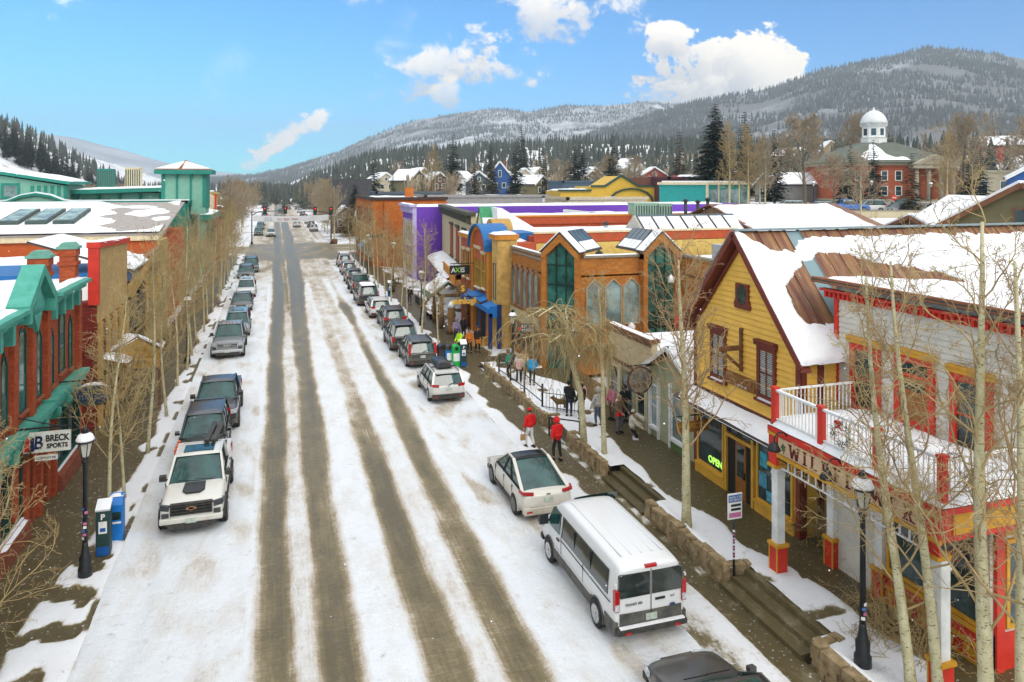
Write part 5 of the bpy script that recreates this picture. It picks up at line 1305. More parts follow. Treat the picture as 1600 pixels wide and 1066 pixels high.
mb = MB(); mb.box(LX - .35, 39.8, 6.1, LX + .12, 40.08, 9.0); mb.prism([(39.75, 8.85), (47.4, 8.55), (47.4, 8.8), (39.75, 9.12)], 'x', LX - .4, LX + .2); put(mb, 'red_edging', REDB, t)
mb = MB(); snow_cap(mb, LX - .42, 39.8, LX + .2, 47.4, 9, .14, step=.2, fn=lambda x, y: 9.1 - (y - 39.8) * .042, ragged=.1); snow_cap(mb, -31.5, 40.2, -8.5, 53.8, 6.2, .35, step=.9); put(mb, 'roof_snow', SNOW, t)
F = Face('E', LX)
for k in range(5):
 mb = MB(); F.box(mb, 40.14 + k * 1.68, 40.42 + k * 1.68, .15, 5.2, 0, .2); put(mb, 'pilaster', mat('tan_paint', (.45, .27, .07), .6), t)
for k in range(4): window(t, F, 40.65 + k * 1.68, 41.65 + k * 1.68, 3.4, 5.0, DKRED, GLASS, .1, (1, 2)); window(t, F, 40.6 + k * 1.68, 41.7 + k * 1.68, .7, 2.7, DKRED, GLASS, .1, (1, 1))
mb = MB(); mb.slope((LX + 1.3, 40.5, 2.9), (LX + 1.3, 47, 2.9), (LX, 47, 3.3), (LX, 40.5, 3.3), .08); a_ = put(mb, 'canopy', WOOD, t)
mb = MB(); snow_cap(mb, LX, 40.5, LX + 1.3, 47, 3.3, .12, step=.3, fn=lambda x, y: 3.4 - (x - LX) * .31); mb.build('canopy_snow', SNOW, a_)
t = thing('blue_shop', 'narrow shop with a deep blue upper front under a steep snowy roof', 'shop', (-8.2, 50, .15))
mb = MB(); mb.box(-20, 47.5, 0, LX, 53.4, 6.8); put(mb, 'wall', BLUP, t)
mb = MB(); mb.slope((LX + .3, 47.3, 6.8), (LX + .3, 53.6, 6.8), (LX - 5, 53.6, 8.6), (LX - 5, 47.3, 8.6), .12); r_ = put(mb, 'roof', mat('roof_felt', (.06, .055, .05), .9), t)
mb = MB(); snow_cap(mb, LX - 5, 47.3, LX + .35, 53.6, 7, .22, step=.4, fn=lambda x, y: 6.93 + (LX + .3 - x) * .34); mb.build('roof_snow', SNOW, r_)
mb = MB(); F.prism(mb, [(47.6, 5.3), (53.3, 6.4), (53.3, 7.0), (47.6, 6.0)], .02, .35); put(mb, 'raked_tan_board', mat('tan_paint', (.45, .27, .07), .6), t)
for k in range(3): window(t, F, 48 + k * 1.8, 49.2 + k * 1.8, 3.2, 5.1, mat('grey_frame', (.12, .12, .11), .5), GLASS, .1, (2, 2))
t = thing('mustard_shop', 'mustard stucco shop with a stepped parapet beyond the blue shop', 'shop', (-8.2, 58, .15))
mb = MB(); mb.box(-22, 53.8, 0, LX, 64.5, 6.2); mb.prism([(53.8, 6.2), (64.5, 6.2), (64.5, 7.6), (61, 7.6), (61, 7.1), (53.8, 6.9)], 'x', LX - .3, LX); put(mb, 'wall', mat('mustard_stucco', (.42, .31, .10), .8), t)
mb = MB(); F.prism(mb, [(53.7, 6.9), (61, 7.1), (61, 7.25), (53.7, 7.05)], -.3, .15); F.box(mb, 55, 60, 5.7, 6.3, 0, .1); put(mb, 'trim', mat('brown_board', (.22, .09, .02), .6), t)
mb = MB(); snow_cap(mb, -21.5, 54, -8.6, 64.3, 6.2, .3, step=.9); put(mb, 'roof_snow', SNOW, t)
for k in range(4): window(t, F, 54.6 + k * 2.4, 56 + k * 2.4, 3.2, 5.0, CREAM, GLASS, .12, (1, 2))
t = thing('yellow_panel_sign', 'bright yellow three panel sign projecting over the left sidewalk', 'shop sign', (-7.7, 54.7, 4.9))
mb = MB(); mb.box(-.55, -.08, -.75, .45, .08, .75); b = mb.build('frame', BLACK, t)
for k in range(3):
 mb = MB(); mb.box(-.5, -.09, -.68 + k * .48, .4, -.082, -.26 + k * .48); mb.build('yellow_panel', mat('signal_yellow', (.65, .36, .01), .5), b)
t = thing('orange_hall', 'long orange hall with a cream eave and a snow covered skylit roof', 'hall', (-9, 66, .15))
mb = MB(); mb.box(-60, 66, 0, -9.0, 84, 7.3); put(mb, 'wall', mat('orange_stucco', (.50, .10, .02), .75, .12), t)
mb = MB(); mb.box(-60, 65.75, 7.3, -8.8, 66.1, 7.75); put(mb, 'eaves_board', CREAM, t)
mb = MB(); mb.slope((-60, 65.7, 7.72), (-8.7, 65.7, 7.72), (-8.7, 81, 9.9), (-60, 81, 9.9), .12); r_ = put(mb, 'roof', mat('brown_grey_metal', (.33, .29, .26), .6, .2), t)
def hall_snow(u, v):
 x = lerp(-59, -9.0, u); y = lerp(65.8, 80.8, v); d = .55 * nz(x, y, 3, .16) + .5 * nz(x, y, 9, .5) + sstep(-14, -19, x) * .7 + sstep(71, 66, y) * .7 - .05
 return (x, y, 7.88 + (y - 65.7) * .1425 + .16 * sstep(-.05, .2, d) - .05)
mb = MB(); mb.grid(hall_snow, 120, 40); mb.build('roof_snow', SNOW, r_)
for x in (-21.5, -19.5, -17.5):
 mb = MB(); mb.slope((x, 69.5, 8.5), (x + 1.55, 69.5, 8.5), (x + 1.55, 75.5, 9.36), (x, 75.5, 9.36), .3); s_ = put(mb, 'skylight', mat('dark_louvre', (.06, .09, .08), .6), t)
 mb = MB(); mb.slope((x + .15, 69.8, 8.86), (x + 1.4, 69.8, 8.86), (x + 1.4, 75.2, 9.64), (x + .15, 75.2, 9.64), .02); mb.build('pane', glass_mat('frosted_green_glass', (.22, .30, .24), .25), s_)
TW = mat('sage_weatherboard', (.20, .42, .32), .65, .1); TT = mat('teal_board', (.015, .22, .165), .55, .15)
t = thing('teal_hall', 'sage and teal boarded hall with a swept parapet and a square tower', 'hall', (-9, 84, .15))
F = Face('E', -9.0); S = Face('S', 84)
mb = MB(); mb.box(-70, 84, 0, -9.0, 100, 9.4); S.prism(mb, [(-70, 9.4), (-9, 9.4), (-9, 10.0), (-19.6, 10.0), (-20.2, 10.1), (-21.3, 10.6), (-22.6, 10.85), (-23.9, 10.6), (-25, 10.1), (-25.6, 10.0), (-70, 10.0)], -.3, .05); put(mb, 'wall', TW, t)
def curve(z0, z1, o0, o1):
 mb = MB(); P = [(-70, 10.0), (-25.6, 10.0), (-25, 10.1), (-23.9, 10.6), (-22.6, 10.85), (-21.3, 10.6), (-20.2, 10.1), (-19.6, 10.0), (-8.6, 10.0)]
 for (a, b) in zip(P, P[1:]): S.prism(mb, [(a[0], a[1] + z0), (b[0], b[1] + z0), (b[0], b[1] + z1), (a[0], a[1] + z1)], o0, o1)
 return mb
mb = curve(-.15, .1, -.4, .3); F.box(mb, 83.7, 100, 9.85, 10.1, -.4, .3); F.box(mb, 83.9, 85.2, .1, 9.9, 0, .2); S.box(mb, -10.2, -8.9, .1, 9.9, .05, .25)
for y in (88, 92, 96): F.box(mb, y, y + .3, .2, 9.8, 0, .12)
put(mb, 'trim', TT, t)
mb = curve(.1, .22, -.35, .2); put(mb, 'coping_snow', SNOW, t)
mb = MB(); snow_cap(mb, -69, 84.6, -10, 99.5, 9.4, .25, step=2.0); put(mb, 'roof_snow', SNOW, t)
for k in range(3): window(t, F, 85.6 + k * 4, 87.6 + k * 4, 4.5, 8.2, TT, GLASSG, .16, (2, 2), TT)
n_before = set(bpy.data.objects)
mb = MB(); mb.box(-14.6, 88, 9.0, -10.2, 92.4, 13.4); put(mb, 'tower', TW, t)
mb = MB()
for x in (-14.65, -10.5): mb.box(x, 87.9, 9.8, x + .35, 88.0, 13.4)
mb.box(-13.2, 87.9, 9.9, -13.0, 88, 13.3); mb.box(-11.8, 87.9, 9.9, -11.6, 88, 13.3); mb.box(-15.3, 87.3, 13.4, -9.5, 93.1, 13.85); mb.box(-10.2, 87.95, 9.6, -10.1, 92.4, 13.4)
for x in (-14.6, -13.2, -11.7, -10.4): mb.prism([(88, 13.4), (87.4, 13.4), (88, 12.9)], 'x', x, x + .2)
put(mb, 'tower_trim', TT, t)
mb = MB(); c = mb.vert((-12.4, 90.2, 15.0)); q = [mb.vert(p) for p in ((-15.3, 87.3, 13.86), (-9.5, 87.3, 13.86), (-9.5, 93.1, 13.86), (-15.3, 93.1, 13.86))]
for i in range(4): mb.face((q[i], q[(i+1) % 4], c))
put(mb, 'tower_roof', mat('rusty_fascia', (.25, .085, .03), .6, .3), t)
mb = MB(); S2 = [(-15.2, 87.4), (-9.6, 87.4)]
mb.slope((-15.1, 87.45, 13.95), (-12.9, 87.45, 13.95), (-12.5, 89.6, 14.75), (-12.7, 89.6, 14.75), .1); mb.slope((-12.5, 87.45, 13.95), (-9.7, 87.45, 13.95), (-12.2, 89.6, 14.75), (-12.4, 89.6, 14.75), .1); put(mb, 'tower_snow', SNOW, t)
for o in set(bpy.data.objects) - n_before: o.location += Vector((2.85, 0, -.5))
t = thing('glazed_shed', 'teal building with a sloping snowy shed roof over a row of windows', 'building', (-40, 102, .15))
mb = MB(); mb.prism([(-62, 0), (-27, 0), (-27, 10.6), (-37, 12.4), (-62, 16.6)], 'y', 102, 112); put(mb, 'wall', TW, t)
mb = MB(); mb.slope((-63, 101.3, 16.9), (-63, 112.5, 16.9), (-26.2, 112.5, 10.7), (-26.2, 101.3, 10.7), .35); put(mb, 'roof', TT, t)
mb = MB(); snow_cap(mb, -62, 101.6, -26.4, 112, 12, .3, step=1.0, fn=lambda x, y: 17.25 - (x + 63) * .1685, ragged=.4); put(mb, 'roof_snow', SNOW, t)
S = Face('S', 102)
for (a, b, z) in ((-44, -41.4, 12.2), (-40.6, -37.4, 11.9), (-36.6, -34.4, 11.2), (-33.6, -31.6, 10.9)): window(t, S, a, b, 9.0, z, TT, GLASSL, .3, (1, 2))
mb = MB(); k = -30.5
while k < -26.5: S.box(mb, k, k + .35, 6, 10.6, 0, .12); k += .7
put(mb, 'louvred_screen', TT, t); t.location += Vector((2.5, 0, 1.0))
t = thing('teal_annex', 'flat roofed teal annex with deep bracketed eaves behind the tower', 'building', (-22, 108, .15))
mb = MB(); mb.box(-24.5, 106, 0, -11.5, 120, 10.6); put(mb, 'wall', TW, t)
mb = MB(); mb.prism([(-25, 10.5), (-10.4, 10.9), (-10.4, 11.4), (-25, 11.0)], 'y', 104.8, 121)
for k in range(6): mb.prism([(106, 10.5), (105, 10.5), (106, 9.6)], 'x', -24 + k * 2.4, -23.7 + k * 2.4)
put(mb, 'roof', TT, t)
mb = MB(); snow_cap(mb, -24.5, 105, -10.8, 120.5, 11.2, .2, step=1.2, fn=lambda x, y: 11.05 + (x + 25) * .0275); put(mb, 'roof_snow', SNOW, t)
window(t, Face('S', 106), -23.4, -20.2, 8.4, 9.9, TT, GLASS, .12, (3, 1))
for (x, y, z, w, h, lab) in ((-22.5, 110, 11.3, 1.8, 2.4, 'dark teal rooftop air unit on the teal annex'), (-19.4, 111, 11.3, 1.9, 2.6, 'cream louvred rooftop air unit on the teal annex'), (-13.5, 112, 11.4, 1.2, 1.5, 'small grey rooftop air unit at the end of the teal annex')):
 rooftop_unit(lab, x, y, z, w, 1.6, h, TT if 'dark' in lab else (CREAM if 'cream' in lab else mat('galvanised', (.42, .44, .45), .5, .2, 4)))
t = thing('teal_street_wing', 'lower teal wing with a snowy canopy facing the left sidewalk', 'building', (-9, 106, .15))
mb = MB(); mb.box(-11.4, 104, 0, -8.6, 118, 7.0); put(mb, 'wall', TW, t)
mb = MB(); mb.box(-12, 103.6, 7.0, -7.8, 118.4, 7.8); put(mb, 'eaves', TT, t)
mb = MB(); snow_cap(mb, -12, 103.6, -7.8, 118.4, 7.8, .25, step=.7); put(mb, 'roof_snow', SNOW, t)
for k in range(5): window(t, Face('E', -8.6), 104.6 + k * 2.6, 106.4 + k * 2.6, 3.6, 6.2, TT, GLASS, .14, (1, 2))
t = thing('red_timbered_shop', 'dark red shop with a cream half timbered gable at the crossroads', 'shop', (-9, 121, .15))
mb = MB(); mb.box(-20, 119.5, 0, -8.4, 127, 7.5); put(mb, 'wall', mat('barn_red', (.27, .035, .025), .7), t)
mb = MB(); mb.prism([(-14.2, 7.5), (-8.4, 7.5), (-8.4, 9.6), (-9.8, 10.6), (-12.8, 10.6), (-14.2, 9.6)], 'y', 119.3, 120); put(mb, 'gable', CREAM, t)
mb = MB()
for x in (-14.2, -12.8, -11.4, -10.0, -8.7): mb.box(x, 119.2, 6.5, x + .3, 119.32, 10.2)
mb.box(-14.2, 119.19, 7.4, -8.4, 119.31, 7.8); put(mb, 'timbering', REDB, t)
mb = MB(); snow_cap(mb, -20, 119.5, -8.4, 127, 7.5, .3, step=.9); mb.box(-14, 119.2, 10.6, -8.8, 120.2, 10.8); put(mb, 'roof_snow', SNOW, t)
# ------------------------------------------------------------------ vehicles: front of the car is +Y, origin on the ground under its middle
CGLASS = glass_mat('car_glass', (.012, .055, .052), .05, .7, .5, 1.3)
TYRE = mat('tyre', (.014, .014, .014), .85, .3, 6, 40, .004, c2=(.05, .045, .04))
RIM = mat('alloy', (.34, .34, .34), .35, .2, 6, 20, 0, .6)
CLAD = mat('dark_cladding', (.022, .023, .024), .6, .3, 5, 30, .002, c2=(.07, .065, .055))
CHROME = mat('chrome', (.55, .55, .55), .2, .1, 4, 20, 0, .9)
REDL = mat('tail_lens', (.36, .008, .008), .2, .15, 5, 20, 0, spec=.6)
LENS = mat('head_lens', (.42, .45, .47), .15, .3, 9, 20, 0, spec=.7)
PLATE = mat('licence_plate', (.42, .48, .42), .5, .25, 9)
AMBER = mat('amber_lens', (.5, .18, .02), .25)
SEAM = mat('panel_gap', (.01, .01, .01), .8)
def body_mesh(st, L, W):
 """st: (y, top z, bottom z, half-width factor) from tail to nose"""
 mb = MB(); hw0 = W / 2; rings = []
 for (y, zt, zb, k) in st:
  hw = hw0 * k; h = zt - zb
  pts = [(0, zb), (hw*.78, zb), (hw*.95, zb + .06), (hw*1.0, zb + h*.34), (hw*1.0, zb + h*.62), (hw*.975, zt - h*.10), (hw*.90, zt - .01), (hw*.5, zt + .018), (0, zt + .028)]
  ring = pts + [(-a, b) for (a, b) in pts[-2:0:-1]]
  rings.append([mb.vert((a, y, b)) for a, b in ring])
 n = len(rings[0])
 for r0, r1 in zip(rings, rings[1:]):
  for i in range(n): mb.face((r0[i], r0[(i+1) % n], r1[(i+1) % n], r1[i]), 0, True)
 for r, flip in ((rings[0], True), (rings[-1], False)):
  for i in range(n // 2):
   q = (r[i], r[i+1], r[(n - i - 1) % n], r[(n - i) % n])
   if len(set(q)) == 4: mb.face(q if flip else q[::-1], 0, True)
   elif len(set(q)) == 3:
    u = list(dict.fromkeys(q)); mb.face(u if flip else u[::-1], 0, True)
 return mb
def subsurf(o, lv=2):
 m = o.modifiers.new('round', 'SUBSURF'); m.levels = lv; m.render_levels = lv
def wheel(root, x, y, r, w, kind=0, rimm=None):
 sx = 1 if x > 0 else -1
 mb = MB(); mb.lathe([(r*.62, -w/2), (r*.93, -w/2), (r, -w*.36), (r, w*.36), (r*.93, w/2), (r*.62, w/2)], (x, y, r), 26, axis='x'); wh = mb.build('wheel', TYRE, root)
 mb = MB(); xo = x + sx * w * .46
 mb.lathe([(r*.66, -.015), (r*.66, .02), (r*.60, .025), (r*.58, 0)], (xo, y, r), 24, axis='x')
 ns = 5 if kind == 0 else 7
 for k in range(ns):
  a = 2*PI*k/ns + .3
  mb.beam((xo + sx*.012, y, r), (xo + sx*.012, y + r*.62*math.cos(a), r + r*.62*math.sin(a)), .06 + .03*(kind == 0), .03, up=(1, 0, 0))
 mb.lathe([(r*.16, -.03), (r*.16, .035), (.01, .045)] if sx > 0 else [(.01, -.045), (r*.16, -.035), (r*.16, .03)], (xo, y, r), 12, axis='x'); mb.build('rim', rimm or RIM, wh)
 mb = MB(); mb.lathe([(.02, -.01), (r*.60, -.01), (r*.60, .0), (.02, .0)], (xo - sx*.03, y, r), 18, axis='x'); mb.build('brake_disc', SEAM, wh)
def glasshouse(root, paint, C, W, roofm=None, posts=(), rear=True, black_roof=False, pillar_w=.075):
 """C: yf0, yf1, yr1, yr0, belt z, roof z, half width below, half width above"""
 yf0, yf1, yr1, yr0, zb, zr, wb, wt = C
 zb2 = zb - .06
 g = MB()
 def P(s, y, t): return (s * lerp(wb, wt, t), y, lerp(zb2, zr - .03, t))
 nn = 6
 for (y0, y1, bow) in ((yf0, yf1, .16), (yr0, yr1, -.10)):
  g.grid(lambda u, v: (lerp(-1, 1, u) * lerp(wb, wt, v), lerp(y0, y1, v) + bow * (1 - (2*u - 1)**2) - bow*.5, lerp(zb2, zr - .03, v)), nn, 3)
 for s in (-1, 1):
  g.grid(lambda u, v: (s * (lerp(wb, wt, v) + .015 * math.sin(PI * v)), lerp(lerp(yr0, yf0, u), lerp(yr1, yf1, u), v), lerp(zb2, zr - .03, v)), 4, 3)
 gl = g.build('windows', CGLASS, root)
 r = MB(); n = 8
 def rf(u, v):
  a, b = 2*u - 1, 2*v - 1
  edge = max(abs(a), abs(b))
  x = a * (wt + .02); y = lerp(yr1 - .06, yf1 + .05, v) + (.05 * (1 - a*a) if b > .9 else 0)
  z = zr + .035 * (1 - a*a) * (1 - .4*b*b) - (.05 if edge > .99 else 0) + .012
  return (x, y, z)
 r.grid(rf, n, n); ro = r.build('roof', mat('dark_glass_roof', (.010, .013, .014), .12, .3, 2, 20, 0, spec=.3) if black_roof else (roofm or paint), root)
 for s in (-1, 1):
  p = MB()
  for (y0, y1, w_, o) in ((yf0, yf1, pillar_w, .02), (yr0, yr1, pillar_w * 1.5, -.02)):
   p.beam((s * (wb + .004), y0 + o*0, zb2), (s * (wt + .012), y1, zr), .05, w_, up=(s, 0, 0))
  p.beam((s * (wt + .008), yr1, zr - .01), (s * (wt + .008), yf1, zr - .01), .05, .07)
  p.build('side_frame', paint, root)
 b = MB()
 for (f, wdt) in posts:
  for s in (-1, 1):
   yb, yt = lerp(yr0, yf0, f), lerp(yr1, yf1, f)
   b.beam((s * (wb + .016), yb, zb2 + .02), (s * (wt + .022), yt, zr - .06), wdt, .03, up=(s, 0, 0))
 for s in (-1, 1): b.beam((s * (wb + .012), yr0 + .05, zb + .0), (s * (wb + .012), yf0 - .1, zb + .0), .03, .035)
 b.build('window_posts', SEAM, root)
 return ro
def mirror(root, s, x, y, z, m, big=1.0):
 mb = MB(); mb.prism([(y - .05, z - .08*big), (y + .10, z - .05*big), (y + .11, z + .07*big), (y - .05, z + .10*big)], 'x', x + s*.06, x + s*(.06 + .17*big)); mb.beam((x - s*.05, y, z - .05), (x + s*.1, y, z - .03), .05, .04); mb.build('mirror', m, root)
def arches(root, W, ys, r, m, k=1.0):
 mb = MB()
 for y in ys:
  for s in (-1, 1):
   x0, x1 = s * (W/2 * .80), s * (W/2 * 1.004 * k)
   ring = [(y + (r*1.16) * math.cos(a), r + .02 + (r*1.16) * math.sin(a)) for a in [PI * q / 12 for q in range(-1, 14)]]
   mb.prism(ring, 'x', x0, x1)
 mb.build('wheel_arches', m, root)
def seams(root, W, ys, z0, z1, k=1.0):
 mb = MB()
 for y in ys:
  for s in (-1, 1):
   x = s * W/2 * 1.002 * k; mb.box(min(x, x - s*.03), y - .008, z0, max(x, x - s*.03), y + .008, z1)
 mb.build('door_seams', SEAM, root)
def handles(root, W, ys, z, m, k=1.0):
 for y in ys:
  for s in (-1, 1):
   x = s * W/2 * .985 * k; mb = MB(); mb.box(x - .03, y - .1, z - .018, x + .035, y + .1, z + .018); mb.build('door_handle', m, root)
def badge_plate(root, y, z, s, front=False, m=None):
 mb = MB(); mb.box(-.16, y - .012, z - .08, .16, y + .012, z + .08); mb.build('licence_plate', m or PLATE, root)
def rear_end(root, W, L, zl, zh, style, paint, bumper=CLAD, platez=.82, hw=.96, tail_y=None):
 y = -L/2 if tail_y is None else tail_y
 for s in (-1, 1):
  mb = MB(); xo = s * W/2
  if style == 'tall':
   mb.beam((xo*.90, y + .10, zl), (xo*.86, y + .26, zh), .17, .12, up=(0, 1, 0)); 
  elif style == 'box':
   mb.box(xo*.99, y - .012, zl, xo*.80, y + .25, zh)
  else:
   mb.beam((xo*.56, y + .03, (zl+zh)/2), (xo*.93, y + .11, (zl+zh)/2 + .02), .08, zh - zl); mb.beam((xo*.93, y + .10, (zl+zh)/2 + .02), (xo*.985, y + .38, (zl+zh)/2 + .03), .06, (zh - zl)*.9)
  mb.build('tail_light', REDL, root)
 mb = MB(); mb.box(-W/2*.93, y - .035, .30, W/2*.93, y + .22, .56); mb.box(-W/2*.7, y - .05, .50, W/2*.7, y + .1, .56); bo = mb.build('rear_bumper', bumper, root)
 bm = bo.modifiers.new('round', 'BEVEL'); bm.width = .05; bm.segments = 3
 for s in (-1, 1):
  mb = MB(); mb.box(s*W/2*.62, y - .055, .40, s*W/2*.84, y - .02, .45); mb.build('reflector', REDL, bo)
 badge_plate(root, y - .02, platez, -1)
 mb = MB(); mb.box(-.07, y - .01, platez + .16, .07, y + .02, platez + .2); mb.build('badge', CHROME, root)
def front_end(root, W, L, z0, z1, gz0, gz1, gw, grille, paint, lamp_m=LENS, bars=4, bumper=CLAD, surround=None):
 y = L/2
 mb = MB(); mb.box(-gw, y - .16, gz0, gw, y + .008, gz1); g = mb.build('grille', grille, root)
 mb = MB()
 for k in range(bars):
  z = lerp(gz0, gz1, (k + .5) / bars); mb.box(-gw*.95, y, z - .012, gw*.95, y + .018, z + .012)
 if surround: mb.box(-gw - .03, y - .1, gz1, gw + .03, y + .02, gz1 + .035); mb.box(-gw - .03, y - .1, gz0 - .035, gw + .03, y + .02, gz0)
 mb.build('grille_bars', surround or CLAD, g)
 for s in (-1, 1):
  mb = MB(); mb.beam((s*(gw + .03), y - .05, (z0+z1)/2), (s*W/2*.93, y - .16, (z0+z1)/2 + .01), .10, z1 - z0); mb.beam((s*W/2*.93, y - .16, (z0+z1)/2 + .01), (s*W/2*.985, y - .42, (z0+z1)/2 + .03), .06, (z1 - z0)*.85); h = mb.build('headlight', lamp_m, root)
  mb = MB(); mb.box(s*(gw + .06), y - .02, .46, s*W/2*.86, y + .002, .56); mb.build('fog_light', LENS, root)
 mb = MB(); mb.box(-W/2*.92, y - .22, .26, W/2*.92, y + .03, .46); bo = mb.build('front_bumper', bumper, root)
 bm = bo.modifiers.new('round', 'BEVEL'); bm.width = .05; bm.segments = 3
 badge_plate(root, y + .035, .50, 1)
def wipers(root, C):
 yf0, yf1, yr1, yr0, zb, zr, wb, wt = C
 mb = MB()
 for (x0, x1) in ((-.55, .02), (.02, .6)): mb.beam((x0, lerp(yf0, yf1, .06) + .10, lerp(zb, zr, .06)), (x1, lerp(yf0, yf1, .13) + .11, lerp(zb, zr, .13) - .01), .02, .015)
 mb.build('wipers', SEAM, root)
def suv(name, label, cat, loc, rz, c, L=4.7, W=1.9, H=1.7, metal=0.0, group=None, rails=True, rear='tall', tail=(.92, 1.32), dirt=.65, far=False, sedan=False, hatch=False, sunroof=False, snowroof=False, grille=None, black_roof=False, flares=None, box=False, rimm=None):
 t = thing(name, label, cat, (loc[0], loc[1], .03), rz, group)
 paint = car_paint('paint_' + name + '_%d' % len(MATS), c, metal, dirt)
 h = L / 2; belt = H * .60; hood = H * .56
 r = .355 if H > 1.6 else .335
 if sedan:
  st = [(-h, .86, .34, .82), (-h + .10, .93, .26, .93), (-h + .5, .965, .22, .985), (-h*.35, .93, .2, 1), (h*.3, .92, .2, 1), (h*.42, .90, .2, 1), (h - .55, .80, .22, .985), (h - .12, .70, .26, .90), (h, .60, .36, .80)]
  C = (h*.47, h*.06, -h*.38, -h*.78, .93, H, W/2*.90, W/2*.70)
 elif hatch:
  st = [(-h, .90, .38, .84), (-h + .09, 1.02, .28, .93), (-h + .45, 1.04, .24, .99), (-h*.3, 1.02, .22, 1), (h*.2, 1.0, .22, 1), (h*.45, .96, .22, 1), (h - .5, .85, .24, .98), (h - .12, .72, .28, .90), (h, .60, .36, .80)]
  C = (h*.52, h*.06, -h*.20, -h*.93, 1.01, H, W/2*.90, W/2*.68)
 else:
  st = [(-h, belt*.93, .42, .86), (-h + .07, belt + .03, .32, .95), (-h + .45, belt + .04, .28, .99), (-h*.3, belt + .02, .25, 1), (h*.25, belt, .25, 1), (h*.42, belt - .02, .25, 1), (h - .5, hood, .27, .985), (h - .12, hood - .08, .3, .93), (h, hood - .2, .38, .84)]
  C = (h*.50, h*.14, -h*.80, -h*.965, belt + .01, H, W/2*.92, W/2*.74)
 o = body_mesh(st, L, W).build('body', paint, t); subsurf(o)
 wf, wr = h - .92, -h + .95
 arches(t, W, (wf, wr), r, flares or paint if not flares else flares, 1.005)
 for y in (wf, wr):
  for s in (-1, 1): mb = MB(); mb.lathe([(.02, -.01), (r*1.08, -.01), (r*1.08, .012), (.02, .012)], (s*W/2*1.0, y, r + .01), 22, axis='x'); mb.build('wheel_well', SEAM, t)
 for y in (wf, wr):
  for s in (-1, 1): wheel(t, s*(W/2 - .085), y, r, .22, 0 if not far else 1, rimm)
 ro = glasshouse(t, paint, C, W, posts=((.40, .10), (.68, .10)) if not far else ((.55, .1),), black_roof=black_roof)
 if not far:
  seams(t, W, (h*.40, -h*.06, -h*.48), .42, C[4] - .05); handles(t, W, (h*.05, -h*.40), C[4] - .14, paint)
  for s in (-1, 1): mirror(t, s, s*C[6], C[0] - .25, C[4] + .10, paint)
  wipers(t, C)
  mb = MB()
  for s in (-1, 1): mb.box(s*W/2*.90, wr + .45, .26, s*W/2*1.008, wf - .45, .40)
  mb.build('sill_cladding', CLAD, t)
 front_end(t, W, L, st[-3][1] - .27, st[-3][1] - .13, .52, st[-3][1] - .16, W*.22, grille or CLAD, paint, bars=3)
 rear_end(t, W, L, tail[0], tail[1], rear, paint, bumper=paint if hatch or sedan else CLAD, platez=.80 if not sedan else .74)
 if rails:
  for s in (-1, 1):
   mb = MB(); x = s*(C[7] - .03); mb.tube([(x, C[2] + .1, H + .01), (x, C[2] + .2, H + .085), (x, C[1] - .25, H + .085), (x, C[1] - .12, H + .01)], .02, 6); mb.build('roof_rail', CLAD, t)
 if sunroof:
  mb = MB(); mb.box(-W*.24, lerp(C[2], C[1], .42), H + .05, W*.24, lerp(C[2], C[1], .88), H + .062); mb.build('sunroof', CGLASS, t)
 if snowroof:
  mb = MB(); snow_cap(mb, -C[7] + .06, C[2] + .05, C[7] - .06, C[1] - .05, H + .03, .08, step=.15, amp=.5, ragged=.1); mb.build('roof_snow', SNOW, t)
 if not sedan and not hatch:
  mb = MB(); mb.box(-W*.33, C[2] - .22, H - .03, W*.33, C[2] - .02, H + .03); mb.build('tail_spoiler', paint, t)
  mb = MB(); mb.beam((.0, C[3] - .10, C[4] + .08), (.42, lerp(C[3], C[2], .3) - .12, lerp(C[4], H, .28)), .02, .02); mb.build('rear_wiper', SEAM, t)
 if box:
  b = MB(); b.grid(lambda u, v: (lerp(-.46, .42, u), lerp(-1.5, .55, v), H + .16 + .28 * (max(0, 1 - abs(2*u - 1)**3.0) * max(0, 1 - abs(2*v - 1)**4)) ** .5), 10, 14); b.box(-.45, -1.48, H + .13, .41, .53, H + .17)
  q = b.build('roof_box', mat('gloss_black', (.012, .013, .014), .25, .2, 3), t); b = MB(); b.box(-.7, -1.0, H + .07, .7, -.93, H + .13); b.box(-.7, .05, H + .07, .7, .12, H + .13); b.build('crossbars', CLAD, q)
 return t, C
